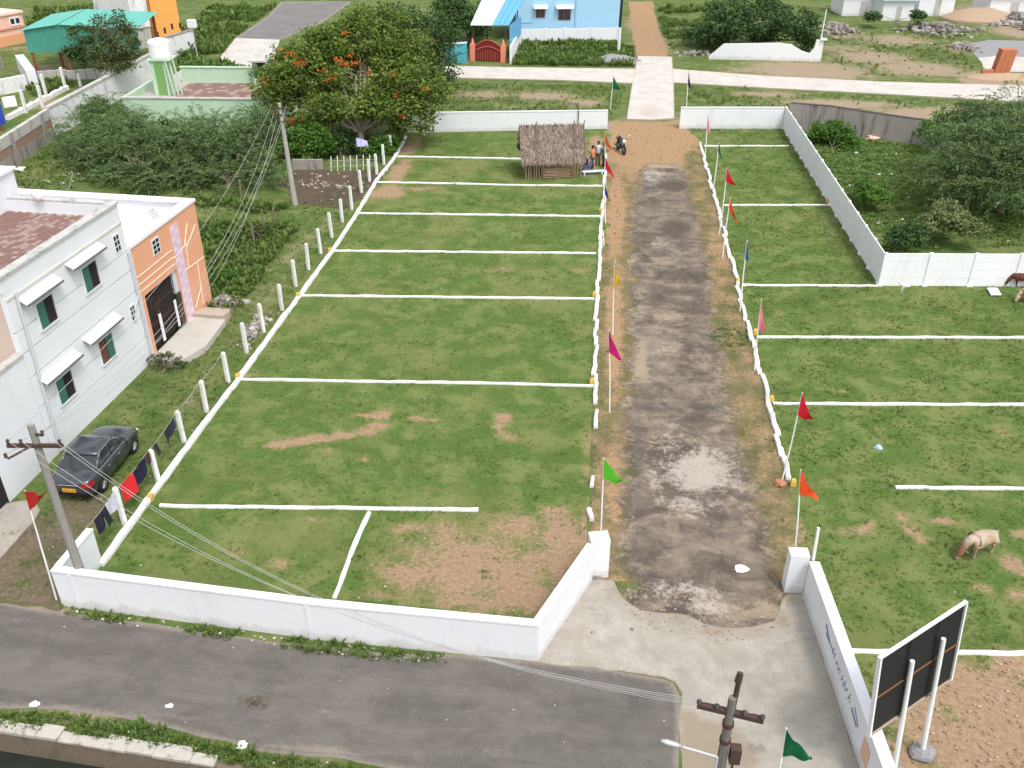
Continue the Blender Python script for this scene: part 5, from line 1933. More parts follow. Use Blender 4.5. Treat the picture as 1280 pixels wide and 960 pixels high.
v = np.stack([c - dirn * L, c + sd * W_, c + dirn * L, c - sd * W_], 1).reshape(-1, 3) - np.array(HB)
tag(link('thatch', npmesh('thatch', v, np.arange(n * 4).reshape(-1, 4), M['thatch']), hut, HB), kind='stuff')
for u in (671, 718, 731):
    a_ = hu.hit(u, 190, -.5)[0]
    mb = MB()
    mb.path([rg(a_ + .1, -HD / 2 - .1, rz1 + .35), rg(a_, -HD / 2 + .05, rz1 + .10), rg(a_ - .06, .2, rz0 + .22)], [.03, .045, .05], 6)
    mb.build('roof_pole', plain('dark_stick', (.13, .10, .08), .2, 6), hut)


# ------------------------------------------------------------------ people
def person(label, loc, heading, shirt, lower, h=1.68, arm=0, hairc=(.012, .010, .010), skirt=False):
    t = thing('person', label, 'person', loc, 'people beside the hut')
    skin = plain('skin', (.19, .095, .06), .08, 6, .6)
    k = h / 1.7
    V = [(0, 0, .95), (0, .0, 1.12), (0, -.01, 1.36), (0, 0, 1.46), (0, .015, 1.52), (0, .02, 1.60), (0, .01, 1.68)]
    R = [(.15, .11), (.13, .10), (.17, .11), (.06, .06), (.055, .06), (.08, .095), (.055, .07)]
    E = [(0, 1), (1, 2), (2, 3), (3, 4), (4, 5), (5, 6)]
    for sx in (-1, 1):
        i = len(V)
        fw = .02 * sx
        V += [(.09 * sx, 0, .86), (.10 * sx, .02 + fw, .48), (.11 * sx, -.02 + fw, .09), (.12 * sx, .10 + fw, .035)]
        R += [(.085, .085), (.058, .06), (.042, .045), (.035, .03)]
        E += [(0, i), (i, i + 1), (i + 1, i + 2), (i + 2, i + 3)]
        j = len(V)
        el = (.26 * sx, -.03, 1.12)
        wr_ = (.25 * sx, .10, .90)
        if arm == sx:
            wr_ = (.16 * sx, .26, 1.18)
        V += [(.19 * sx, 0, 1.38), el, wr_]
        R += [(.055, .055), (.042, .042), (.03, .03)]
        E += [(2, j), (j, j + 1), (j + 1, j + 2)]
        hd = Vector(wr_) - Vector(el)
        hd.normalize()
        ps = Vector(wr_) + hd * .06
        V.append(tuple(ps))
        R.append((.032, .018))
        E.append((j + 2, j + 3))
        for f in range(5):
            base = ps + Vector((0, (f - 1.5) * .016, 0)) + hd * .03 if f < 4 else ps + Vector((-.02 * sx, .02, 0))
            tipf = base + hd * (.055, .065, .06, .045, .03)[f] + Vector((-.012 * sx, .0 if f < 4 else .02, 0))
            m = len(V)
            V.append(tuple(tipf))
            R.append((.008, .008))
            E.append((j + 3, m))
    V = [(x * k, y * k, z * k) for x, y, z in V]
    R = [(a * k, b_ * k) for a, b_ in R]
    me = skinned(V, E, R, 0, 2)
    me.materials.append(skin)
    body = link('body', me, t, loc)
    # face
    f = MB()
    for sx in (-1, 1):
        f.ball((.032 * sx * k, .105 * k, 1.60 * k), .011, .008, .008, 6, 4)
    f.build('eyes', M['dark'], body).location = (0, 0, 0)
    f = MB()
    f.ball((0, .115 * k, 1.575 * k), .014, .02, .022, 6, 4)
    f.ball((0, .10 * k, 1.54 * k), .028, .012, .008, 6, 4)
    for sx in (-1, 1):
        f.ball((.085 * sx * k, .02 * k, 1.59 * k), .012, .02, .03, 6, 4)
    f.build('nose', skin, body).location = (0, 0, 0)
    hb = MB()
    hb.ball((0, -.005 * k, 1.645 * k), .098 * k, .115 * k, .095 * k, 10, 7, .03)
    hb.build('hair', plain('hair', hairc, .2, 8, .5), t).location = (0, 0, 0)

    def sec(z, rx, ry, y=0):
        return [(rx * math.cos(q) * k, (y + ry * math.sin(q)) * k, z * k) for q in np.linspace(0, 2 * math.pi, 13)[:-1]]
    sh = MB()
    sh.loft([sec(.86, .185, .135), sec(1.0, .18, .135), sec(1.15, .168, .13), sec(1.32, .20, .135), sec(1.42, .165, .10), sec(1.47, .075, .075)])
    for sx in (-1, 1):
        sh.path([(.16 * sx * k, 0, 1.40 * k), (.215 * sx * k, -.01 * k, 1.29 * k), (.25 * sx * k, -.03 * k, 1.16 * k)], [.075 * k, .068 * k, .068 * k], 9)
    so = sh.build('shirt', shirt, t, smooth=True)
    so.location = (0, 0, 0)
    tr = MB()
    if skirt:
        tr.loft([sec(.22, .20, .17), sec(.55, .19, .16), sec(.90, .175, .13)])
    else:
        tr.loft([sec(.80, .18, .13), sec(.98, .172, .125)])
        for sx in (-1, 1):
            fw = .02 * sx
            tr.path([(.09 * sx * k, 0, .90 * k), (.10 * sx * k, (.02 + fw) * k, .50 * k), (.11 * sx * k, (-.02 + fw) * k, .09 * k)], [.10 * k, .078 * k, .062 * k], 9)
    tr.build('trousers' if not skirt else 'wraparound', lower, t, smooth=True).location = (0, 0, 0)
    for o in t.children:
        for v in (o.data.vertices if o.name.split('.')[0] not in ('body',) else []):
            v.co += Vector(loc)
        for c_ in o.children:
            for v in c_.data.vertices:
                v.co += Vector(loc)
    # body was linked with its own base as origin already
    t.rotation_euler.z = heading
    return t


def cl(name, c):
    return plain(name, c, .1, 6, .85, .2)


person('person in an orange top and dark trousers standing beside the hut', P(740, 212), 1.2, cl('top_orange', (.62, .20, .10)), cl('cloth_dark', (.03, .03, .045)), 1.68, 1)
person('person in a white shirt standing between two others by the hut', P(747, 207), 2.6, cl('shirt_white', (.66, .66, .68)), cl('cloth_brown', (.16, .13, .10)), 1.72, 0)
person('person in a dark grey shirt standing closest to the road flags', P(754, 209), -1.9, cl('shirt_grey', (.09, .09, .10)), cl('cloth_black', (.02, .02, .028)), 1.70, -1)


def chair(label, loc, rz, c):
    t = thing('plastic_chair', label, 'chair', loc, 'plastic chairs by the hut')
    m_ = plain('chair_plastic', c, .06, 5, .45)
    def box(nm, *q):
        MB().box(None, *q).build(nm, m_, t).location = (0, 0, 0)
    b = MB().box(None, -.22, .22, -.22, .22, .42, .46).build('seat', m_, t, origin=(0, 0, 0))
    bk = MB().box(None, -.22, .22, -.25, -.21, .47, .88).build('backrest', m_, t, origin=(0, 0, 0))
    for o in (b, bk):
        o.location = (0, 0, 0)
    for sx in (-1, 1):
        for sy in (-1, 1):
            o = MB().tube((sx * .19, sy * .19, .42), (sx * .22, sy * .22, 0), .022, n=6).build('leg', m_, t, origin=(0, 0, 0))
            o.location = (0, 0, 0)
    t.rotation_euler.z = rz


chair('dark blue plastic chair close to the open end of the hut', P(729, 214), 2.2, (.04, .06, .11))
chair('blue plastic chair between the hut and the people', P(734, 216), 1.2, (.07, .11, .22))
b = MB()
q = P(738, 217)
t = thing('bench', 'pale low bench on the grass in front of the people', 'bench', q)
bf2 = Fr(P(727, 218), P(754, 216.5))
MB().box(bf2, 0, bf2.len, -.02, .28, .20, .26).build('seat', M['palesheet'], t)
for a in (.1, bf2.len - .2):
    MB().box(bf2, a, a + .1, 0, .26, -.01, .198).build('leg', M['palesheet'], t)

# ------------------------------------------------------------------ motorbike
def motorbike():
    q = P(776, 190)
    t = thing('motorbike', 'dark motorbike parked on the dirt beside the people', 'motorbike', q)
    blk = plain('bike_black', (.02, .02, .024), .1, 6, .3, spec=.6)
    gum = plain('bike_rubber', (.014, .014, .014), .1, 8, .85)
    met = plain('bike_metal', (.35, .35, .37), .1, 8, .3, metallic=.7)
    wht = M['litterwhite']
    def put(b, nm, m_, smooth=True, par=None):
        o = b.build(nm, m_, par or t, origin=(0, 0, 0), smooth=smooth)
        o.location = (0, 0, 0)
        return o
    for y in (-.62, .64):
        b = MB()
        pts = [(0, y + .27 * math.cos(a), .31 + .27 * math.sin(a)) for a in np.linspace(0, 2 * math.pi, 21)]
        b.path(pts, .055, 6, cap=False)
        wo = put(b, 'wheel', gum)
        b = MB()
        for k in range(5):
            a = 2 * math.pi * k / 5
            b.tube((0, y, .31), (0, y + .24 * math.cos(a), .31 + .24 * math.sin(a)), .018, n=5)
        b.tube((-.07, y, .31), (.07, y, .31), .05, n=8)
        put(b, 'rim', met, par=wo)
    b = MB()
    b.ball((0, 0, .42), .14, .26, .18, 8, 6)
    put(b, 'engine', blk)
    b = MB()
    b.ball((0, .20, .80), .15, .30, .13, 10, 6)
    put(b, 'fuel_tank', blk)
    b = MB()
    b.path([(0, .02, .80), (0, -.35, .80), (0, -.78, .88)], [.12, .14, .09], 8)
    put(b, 'seat', gum)
    b = MB()
    b.ball((0, -.72, .72), .11, .24, .09, 8, 5)
    b.path([(0, .66, .66), (0, .48, .62)], [.07, .08], 7)
    put(b, 'mudguard', blk)
    b = MB()
    for sx in (-1, 1):
        b.tube((.07 * sx, .64, .31), (.07 * sx, .44, .92), .025, n=6)
    put(b, 'fork', met)
    b = MB()
    b.path([(-.36, .30, 1.02), (-.2, .40, 1.0), (0, .43, .96), (.2, .40, 1.0), (.36, .30, 1.02)], .018, 6)
    put(b, 'handlebar', blk)
    b = MB()
    b.ball((0, .55, .88), .11, .10, .12, 8, 6)
    put(b, 'headlight', wht)
    for sx in (-1, 1):
        b = MB()
        b.tube((.26 * sx, .36, 1.0), (.33 * sx, .36, 1.2), .01, n=4)
        b.ball((.35 * sx, .36, 1.22), .06, .02, .045, 8, 5)
        put(b, 'mirror', wht if sx < 0 else met)
    b = MB()
    b.path([(.13, .1, .30), (.15, -.4, .30), (.17, -.85, .36)], [.03, .045, .05], 7)
    put(b, 'exhaust', blk)
    b = MB()
    b.tube((-.1, -.05, .3), (-.28, -.1, .0), .018, n=5)
    put(b, 'kickstand', met)
    t.rotation_euler.z = math.radians(198)
    t.scale = (1.25, 1.08, 1.08)


motorbike()


# ------------------------------------------------------------------ cows
def cow_mat(name, base, patch, thr, scale=2.0, off=0.0, head=None):
    k = N(name)
    a = k.noise(scale, 3, .6, None, .4, off=off)
    f = k.noise(30, 3, .6)
    c = k.mix(k.step(a, thr - .04, thr + .04), base, patch)
    c = k.mix(k.math('MULTIPLY', f, .3), c, sc(base, .7))
    if head:
        tc = k.n('ShaderNodeTexCoord')
        sx = k.n('ShaderNodeSeparateXYZ')
        k.l(tc.outputs['Object'], sx.inputs[0])
        yy = k.math('ADD', sx.outputs['Y'], k.math('MULTIPLY', k.math('SUBTRACT', f, .5), .12))
        c = k.mix(k.step(yy, .66, .80), c, head)
        c = k.mix(k.step(yy, -.50, -.62), c, k.mix(.5, head, base))
    return k.finish(c, .8, f, .2, .01, spec=.2)


def cow(label, loc, heading, m_, head_m, size=1.0, graze=True, group='grazing cows', step=0.1):
    t = thing('cow', label, 'cow', loc, group)
    s = size
    hz = .28 if graze else 1.15
    V = [(0, -.62, 1.08), (0, -.30, 1.0), (0, .10, .98), (0, .48, 1.06), (0, .66, 1.12), (0, .82, .94 if graze else 1.3), (0, .92, .76 if graze else 1.42), (0, .99, .60 if graze else 1.42), (0, 1.10, .22 if graze else 1.30)]
    R = [(.25, .25), (.32, .32), (.34, .34), (.27, .32), (.20, .27), (.13, .19), (.11, .15), (.13, .13), (.085, .08)]
    E = [(i, i + 1) for i in range(8)]
    for sx in (-1, 1):
        i = len(V)
        fy = step * sx
        V += [(.17 * sx, .46, .78), (.16 * sx, .47 + fy * .5, .43), (.16 * sx, .46 + fy, .10), (.16 * sx, .50 + fy, .03)]
        R += [(.11, .12), (.058, .06), (.042, .042), (.055, .055)]
        E += [(3, i), (i, i + 1), (i + 1, i + 2), (i + 2, i + 3)]
        i = len(V)
        V += [(.17 * sx, -.60, .80), (.17 * sx, -.48 - fy * .4, .58), (.16 * sx, -.70 - fy, .40), (.16 * sx, -.66 - fy, .10), (.16 * sx, -.61 - fy, .03)]
        R += [(.12, .16), (.075, .09), (.05, .055), (.042, .042), (.055, .055)]
        E += [(0, i), (i, i + 1), (i + 1, i + 2), (i + 2, i + 3), (i + 3, i + 4)]
    i = len(V)
    V += [(0, -.82, 1.14), (0, -.90, .85), (.02, -.90, .50)]
    R += [(.05, .05), (.02, .02), (.035, .035)]
    E += [(0, i), (i, i + 1), (i + 1, i + 2)]
    me = skinned([(x * s, y * s, z * s) for x, y, z in V], E, [(a * s, b_ * s) for a, b_ in R], 2, 2)
    me.materials.append(m_)
    body = link('body', me, t, loc)
    hp = Vector(V[7]) * s
    def put(b, nm, mm):
        o = b.build(nm, mm, t, origin=(0, 0, 0), smooth=True)
        o.location = (0, 0, 0)
    for sx in (-1, 1):
        b = MB()
        b.ball(hp + Vector((.15 * sx, -.08, .06)) * s, .10 * s, .03 * s, .05 * s, 7, 5)
        put(b, 'ear', head_m)
        b = MB()
        b.path([hp + Vector((.07 * sx, -.1, .10)) * s, hp + Vector((.15 * sx, -.10, .22)) * s, hp + Vector((.13 * sx, -.02, .34)) * s], [.028 * s, .02 * s, .006 * s], 6)
        put(b, 'horn', M['polecon'])
    b = MB()
    for sx in (-1, 1):
        b.ball(hp + Vector((.088 * sx, .03, .03)) * s, .016, .018, .018, 6, 4)
    put(b, 'eyes', M['dark'])
    b = MB()
    b.ball(Vector(V[8]) * s, .075 * s, .07 * s, .07 * s, 8, 6)
    put(b, 'muzzle', plain('muzzle', (.35, .28, .25), .1, 6))
    t.rotation_euler.z = heading
    t.scale = (1.15, 1.0, .82)
    return t


tanm = cow_mat('cow_tan', (.36, .245, .155), (.42, .36, .29), .48, 2.2, head=(.24, .12, .075))
cow('pale tan cow grazing among bare patches on the right lawn', P(1221, 692), math.radians(118), tanm, plain('ear_tan', (.30, .17, .10), .1), .80)
brownm = cow_mat('cow_brown', (.115, .042, .028), (.10, .035, .03), .6)
cow('dark reddish brown cow grazing against the panelled wall', P(1275, 359), math.radians(92), brownm, brownm, .70)
piedm = cow_mat('cow_pied', (.62, .54, .46), (.26, .085, .045), .50, 1.9, .7)
cow('white and brown patched cow grazing in front of the dark brown one', P(1285, 377), math.radians(110), piedm, piedm, .70)
# egret
q = P(1127, 366)
eg = thing('egret', 'white bird standing on grass near the corner of the panelled wall', 'bird', q)
me = skinned([(0, 0, .42), (-.16, 0, .40), (.14, 0, .47), (.22, 0, .60), (.30, 0, .66), (.40, 0, .64), (.0, .03, .28), (.0, .03, .02), (0, -.03, .28), (.03, -.03, .02), (-.34, 0, .36)], [(0, 1), (0, 2), (2, 3), (3, 4), (4, 5), (0, 6), (6, 7), (0, 8), (8, 9), (1, 10)], [(.10, .10), (.08, .08), (.06, .06), (.03, .03), (.035, .035), (.012, .012), (.02, .02), (.012, .012), (.02, .02), (.012, .012), (.03, .03)], 0, 1)
me.materials.append(M['litterwhite'])
link('body', me, eg, q)
MB().tube(q + Vector((.33, 0, .655)), q + Vector((.50, 0, .63)), .016, .004, 6).build('beak', M['yellow'], eg)
eg.rotation_euler.z = math.pi

# ------------------------------------------------------------------ blue house, its gate and walls
cwA = P(637, 80)
cw0, cw1 = P(650, 55), P(772, 53)
bw = thing('compound_wall', 'white compound wall below the sky blue house', 'wall', cw0)
bfr = Fr(cw0, cw1)
zt = bfr.hit(700, 36)[1]
pcs = [0, bfr.hit(682, 45)[0], bfr.hit(706, 45)[0], bfr.hit(740, 45)[0], bfr.len]
for i in range(4):
    MB().box(bfr, pcs[i] + .02, pcs[i + 1] - .02, -.2, 0, -.1, zt).build('panel', M['white'], bw)
    MB().box(bfr, pcs[i + 1] - .15, pcs[i + 1] + .15, -.25, .05, -.1, zt + .08).build('pillar', M['white'], bw)
sfr = Fr(cwA, cw0)
MB().box(sfr, 0, sfr.len - .3, 0, .2, -.1, 1.75).build('side_panel', M['white'], bw)
bh = thing('blue_house', 'sky blue house with two brown windows at the top edge', 'house', bfr.pt(0, -1.2))
HB_ = -1.3
MB().box(bfr, -.3, bfr.len + .6, HB_ - 9, HB_, -.1, 7.2).build('wall', M['blue'], bh)
MB().box(bfr, -.6, bfr.len + .9, HB_ - 9.3, HB_ + .3, 7.202, 7.4).build('roof', M['white'], bh)
bfh = Fr(bfr.pt(0, HB_), bfr.pt(1, HB_))
for (u0, v0, u1, v1) in ((670, 11, 681, 22), (698, 11, 713, 25)):
    a0_, z1_ = bfh.hit(u0, v0)
    a1_, z0_ = bfh.hit(u1, v1)
    wo = MB().box(bfh, a0_, a1_, .002, .05, z0_, z1_).build('window', M['brownframe'], bh)
    for k in range(2):
        w_ = (a1_ - a0_) / 2
        MB().box(bfh, a0_ + k * w_ + .08, a0_ + (k + 1) * w_ - .05, .051, .06, z0_ + .08, z1_ - .08).build('pane', M['glass'], wo)
    MB().wedge(bfh, a0_ - .3, a1_ + .3, .003, .6, z1_ + .4, z1_ + .15, .1).build('sunshade', M['white'], bh)
a_ = bfh.hit(719, 25)[0]
MB().box(bfh, a_ - .08, a_ + .08, .002, .06, 0, 7.2).build('corner_band', plain('blue_band', (.24, .44, .62), .05), bh)
MB().box(bfh, -.3, bfh.len + .6, .002, .05, bfh.hit(700, 28)[1], bfh.hit(700, 28)[1] + .12).build('ledge', plain('blue_ledge', (.28, .50, .70), .05), bh)
# awning, gate, pillars
g0, g1 = P(588, 76), P(632, 78)
gf_ = Fr(g0, g1)
gt_ = thing('compound_gate', 'dark red arched metal gate below the blue awning', 'gate', g0)
gw = gf_.len
zg = gf_.hit(610, 50)[1]
prof = [(.55, .08), (gw - .55, .08)] + [(gw - .55 - (gw - 1.1) * k / 10, zg * (.72 + .28 * math.sin(math.pi * k / 10))) for k in range(11)]
MB().prism(gf_, prof, -.05, 0).build('gate_leaf', M['gate_red'], gt_)
for k in range(9):
    a_ = .8 + (gw - 1.6) * k / 8
    MB().tube(gf_.pt(a_, .03, .15), gf_.pt(a_, .03, .85 + .25 * math.sin(math.pi * k / 8)), .03, n=5).build('bar', plain('gate_gold', (.42, .12, .08), .1) if k == 0 else bpy.data.materials['gate_gold'], gt_)
mb = MB()
mb.path([gf_.pt(a_, .03, z_) for a_, z_ in prof[2:]], .05, 5)
mb.path([gf_.pt(.55 + (gw - 1.1) * k / 10, .03, zg * (.5 + .2 * math.sin(math.pi * k / 10))) for k in range(11)], .05, 5)
mb.build('scroll', bpy.data.materials['gate_gold'], gt_)
for a_ in (0, gw - .5):
    b = MB()
    b.box(gf_, a_, a_ + .5, -.3, .12, -.1, zg * .78)
    po = b.build('pillar', M['salmon'], gt_)
    b = MB()
    b.box(gf_, a_ + .08, a_ + .42, -.2, .04, zg * .78 + .002, zg * .84)
    b.path([gf_.pt(a_ + .25, -.08, zg * .84), gf_.pt(a_ + .25, -.08, zg * .95), gf_.pt(a_ + .25, -.08, zg * 1.05)], [.14, .1, .02], 8)
    b.build('finial', M['salmon'], po)
tp = thing('side_panel_wall', 'teal panel wall left of the red gate', 'wall', P(560, 79))
tf = Fr(P(556, 80), P(584, 78))
MB().box(tf, 0, tf.len, -.15, 0, -.1, tf.hit(570, 55)[1]).build('panel', M['tealpanel'], tp)
MB().box(tf, -.05, tf.len + .03, -.2, .05, tf.hit(570, 55)[1] + .002, tf.hit(570, 55)[1] + .12).build('coping', M['palesheet'], tp)
aw = thing('awning', 'pale blue sheet awning on posts behind the red gate', 'awning', gf_.pt(0, -1))
za = gf_.hit(610, 31, -.6)[1]
b = MB()
A_ = [gf_.pt(gf_.hit(588, 33, -.6)[0], -.6, za - .1), gf_.pt(gf_.hit(636, 31, -.6)[0], -.6, za), gf_.pt(gf_.hit(656, 12, -7)[0], -7.0, za + 1.7), gf_.pt(gf_.hit(603, 20, -7)[0], -7.0, za + 1.5)]
n_ = 14
for k in range(n_):
    s0, s1 = k / n_, (k + 1) / n_ - .006
    p = [A_[0].lerp(A_[1], s0), A_[0].lerp(A_[1], s1), A_[3].lerp(A_[2], s1), A_[3].lerp(A_[2], s0)]
    up = Vector((0, 0, .06 if k % 2 else .02))
    b = MB()
    b.hexa([q_ - Vector((0, 0, .03)) for q_ in p] + [q_ + up for q_ in p])
    b.build('roof_sheet', M['palesheet'] if k < 8 else M['bluesheet'], aw)
for a_, b_ in ((.2, -.8), (gw - .2, -.8), (.4, -6), (gw, -6)):
    MB().tube(gf_.pt(a_, b_, 0), gf_.pt(a_, b_, za - .05 + (.25 * (-b_ - .6))), .06, n=6).build('post', M['iron'], aw)
MB().box(gf_, gw + .15, gw + .2, -7, -1.2, 1.5, za - .1).build('side_sheet', M['bluesheet'], aw)
bkp = P(773, 66)
pt_ = thing('utility_pole', 'black and white electricity pole at the right corner of the blue house', 'utility pole', bkp)
MB().tube(bkp, bkp + Vector((0, 0, 2.6)), .16, .15, 8).build('painted_foot', M['white'], pt_)
MB().tube(bkp + Vector((0, 0, 2.602)), bkp + Vector((.1, 0, 8.5)), .15, .11, 8).build('pole', M['dark'], pt_)

# ------------------------------------------------------------------ low mint house with water tank
mA, mB_ = P(147, 172), P(335, 172)
zf = 2.6
# the front top edge runs through (152,122)-(330,124)
mf0, mf1 = P(152, 123, zf), P(338, 125, zf)
mfr = Fr(mf0, mf1)
mh = thing('low_house', 'low mint green flat-roofed house behind the dark thorn tree', 'house', mfr.pt(0))
dep = 13.5
back = P(318, 97, zf)
MB().box(mfr, 0, mfr.len, -.2, 0, -.1, zf).build('front_wall', M['mint'], mh)
MB().box(mfr, -.1, mfr.len + .1, -.3, .06, zf + .002, zf + .10).build('coping', M['oldconc'], mh)
MB().box(mfr, .2, mfr.len - .2, -dep, -.2, 1.9, zf - .45).build('roof_slab', M['mortar'], mh)
dp = (Vector((back.x, back.y)) - mfr.o).dot(mfr.e2)
bk0 = mfr.hit(215, 93, dp)[0]
MB().box(mfr, bk0 + .8, mfr.len, dp - .2, dp, -.1, zf + .75).build('back_parapet', M['mint'], mh)
MB().box(mfr, bk0 + .7, mfr.len, dp - .3, dp + .06, zf + .752, zf + .84).build('back_coping', M['mint'], mh)
MB().box(mfr, mfr.len - .25, mfr.len, dp, -.3, -.1, zf + .2).build('side_parapet', M['mint'], mh)
MB().box(mfr, 0, .25, dp, -.3, -.1, zf + .1).build('side_parapet', M['mint'], mh)
lr = random.Random(4)
t0_, cnt = 2.8, 0
tb = MB()
while t0_ < mfr.len - .4:
    for j in range(12):
        b0_ = -.35 - j * (-dp - .6) / 12
        tb = MB().box(mfr, t0_, t0_ + .48, b0_ - (-dp - .6) / 12 + .02, b0_, zf - .448, zf - .42 + lr.uniform(0, .02))
        tb.build('roof_tile', M['rooftile'] if lr.random() < .75 else M['rooftile2'], mh)
    t0_ += .5
tw = thing('water_tank', 'white plastic water tank on a mint green tower', 'water tank', P(205, 110, zf))
tc = P(207, 112, zf)
twf = Fr(P(193, 112, zf), P(219, 112, zf))
wz = twf.hit(206, 76)[1]
MB().box(twf, 0, twf.len * .72, -1.3, 0, zf - .5, wz).build('tower', M['mint'], tw)
MB().box(twf, twf.len * .2, twf.len * .62, .001, .05, zf - .45, wz - .15).build('door', M['green'], tw)
MB().box(twf, -.15, twf.len + .05, -1.6, .15, wz + .002, wz + .12).build('platform', M['mint'], tw)
for k in range(3):
    MB().tube(twf.pt(twf.len * (.78 + .12 * k), .1 - .3 * k, wz), twf.pt(twf.len * (1.0 + .12 * k), .3 - .3 * k, zf - .5), .07, n=6).build('pipe', M['mint'], tw)
tzt = twf.hit(202, 50)[1] - wz - .1
b = MB()
cc = twf.pt(twf.len * .45, -.75, wz + .12)
rt = twf.len * .5
pr = [(.92, 0), (1.0, .05), (1, .28), (.97, .30), (1, .32), (1, .55), (.97, .57), (1, .59), (1, .80), (.85, .92), (.35, .97), (.3, 1.0)]
b.loft([[(cc.x + rt * r_ * math.cos(q_), cc.y + rt * r_ * math.sin(q_), cc.z + tzt * z_) for q_ in np.linspace(0, 2 * math.pi, 21)[:-1]] for r_, z_ in pr])
b.build('tank', M['tank'], tw, smooth=False)
sr = thing('stair_shelter', 'small mint shelter with a dark opening at the right end of the low house', 'shelter', P(330, 100, zf))
sff = Fr(P(318, 104, zf), P(336, 104, zf))
MB().box(sff, 0, sff.len, -2, 0, 0, zf + 1.8).build('wall', M['mint'], sr)
MB().box(sff, sff.len * .35, sff.len * .9, .002, .04, zf + .1, zf + 1.6).build('opening', M['dark'], sr)
MB().wedge(sff, -.2, sff.len + .2, -2.2, .5, zf + 2.3, zf + 1.85, .12).build('roof', M['oldconc'], sr)

# ------------------------------------------------------------------ compound walls on the far left
owt = thing('old_wall', 'weathered grey and brick wall along the left field', 'wall', P(0, 215))
o0, o1 = P(-80, 279), P(70, 172)
ofr = Fr(o0, o1)
zt = ofr.hit(35, 152)[1]
MB().box(ofr, 0, ofr.len, -.3, .02, -.1, zt * .38).build('plinth', M['greywall'], owt)
MB().box(ofr, 0, ofr.len, -.28, 0, zt * .38 + .002, zt * .68).build('brick_band', M['brickdirty'], owt)
MB().box(ofr, 0, ofr.len, -.3, .03, zt * .68 + .002, zt).build('plaster_band', M['oldconc'], owt)
for u in (18, 62):
    a_ = ofr.hit(u, 190)[0]
    MB().box(ofr, a_ - .2, a_ + .2, .031, .14, -.1, zt + .05).build('pillar', M['greywall'], owt)
wwt = thing('old_wall', 'old whitewashed wall leading to the water tank', 'wall', P(70, 170))
w0, w1 = P(70, 172), P(196, 98)
wfr = Fr(w0, w1)
zt2 = wfr.hit(130, 100)[1]
MB().box(wfr, .02, wfr.len, -.3, 0, -.1, zt2).build('wall_face', M['whitewash'], wwt)
MB().box(wfr, .02, wfr.len, -.36, .05, zt2 + .002, zt2 + .15).build('coping', M['oldconc'], wwt)
w2 = thing('old_wall', 'stained white wall right of the water tank', 'wall', P(210, 72))
w2f = Fr(P(208, 74), P(246, 62))
MB().box(w2f, 0, w2f.len, -.3, 0, -.1, 2.0).build('wall_face', M['whitewash'], w2)
MB().box(w2f, -.05, w2f.len + .05, -.35, .05, 2.002, 2.12).build('coping', M['greywall'], w2)

# ------------------------------------------------------------------ teal shed, pink house, amber house
tz = 3.4
s0, s1 = P(40, 92), P(176, 92)
tfr = Fr(P(44, 95), P(180, 92))
sh = thing('open_shed', 'teal sheet-metal shed on rusty posts', 'shed', tfr.pt(0))
aL, zB = tfr.hit(36, 66)
aR, _ = tfr.hit(176, 62)
_, zT = tfr.hit(32, 38)
aP, zPk = tfr.hit(73, 31)
wid = aR - aL
n_ = 16
for k in range(n_):
    a0_ = aL + wid * k / n_
    a1_ = aL + wid * (k + 1) / n_ - .03

    def topz(a):
        return zT + (zPk - zT) * (1 - abs((a - (aL + wid * .30)) / (wid * .30))) if a < aL + wid * .6 else zT
    b = MB()
    b.prism(tfr, [(a0_, zB), (a1_, zB), (a1_, topz(a1_)), (a0_, topz(a0_))], -.04 if k % 2 else -.06, 0 if k % 2 else -.02)
    b.build('front_sheet', M['teal'], sh)
zr2 = zPk + .9
p0, p1, p2, p3 = tfr.pt(aL - .2, .2, zT + .05), tfr.pt(aL + wid * .3, .2, zPk + .08), tfr.pt(aR + .2, .2, zT + .05), None
dpz = -9.0
for k in range(10):
    s_, e_ = k / 10, (k + 1) / 10 - .008
    b = MB()
    q = [tfr.pt(aL - .2 + wid * .33 * s_, .2, zT + .06 + (zPk - zT) * s_), tfr.pt(aL - .2 + wid * .33 * e_, .2, zT + .06 + (zPk - zT) * e_), tfr.pt(aL - .2 + wid * .33 * e_, dpz, zT + .06 + (zPk - zT) * e_), tfr.pt(aL - .2 + wid * .33 * s_, dpz, zT + .06 + (zPk - zT) * s_)]
    b.hexa([v_ - Vector((0, 0, .04)) for v_ in q] + q)
    b.build('roof_sheet', M['teal_roof'], sh)
for k in range(16):
    s_, e_ = k / 16, (k + 1) / 16 - .006
    w7 = wid * .68
    b = MB()
    q = [tfr.pt(aL + wid * .325 + w7 * s_, .2, zPk + .06 - (zPk - zT) * s_), tfr.pt(aL + wid * .325 + w7 * e_, .2, zPk + .06 - (zPk - zT) * e_), tfr.pt(aL + wid * .325 + w7 * e_, dpz, zPk + .06 - (zPk - zT) * e_), tfr.pt(aL + wid * .325 + w7 * s_, dpz, zPk + .06 - (zPk - zT) * s_)]
    b.hexa([v_ - Vector((0, 0, .04)) for v_ in q] + q)
    b.build('roof_sheet', M['teal_roof'], sh)
for u, v in ((47, 93), (70, 86), (90, 96), (134, 92), (170, 90)):
    a_ = tfr.hit(u, v)[0]
    MB().tube(tfr.pt(a_, -.2 - (2.0 if u == 70 else 0), -.1), tfr.pt(a_ - .1, -.2 - (2.0 if u == 70 else 0), zB + .3), .14, .12, 7).build('post', M['rust'], sh)
for a_ in (aL + .5, aR - .5):
    MB().tube(tfr.pt(a_, dpz + .3, -.1), tfr.pt(a_, dpz + .3, zT), .14, n=7).build('post', M['rust'], sh)

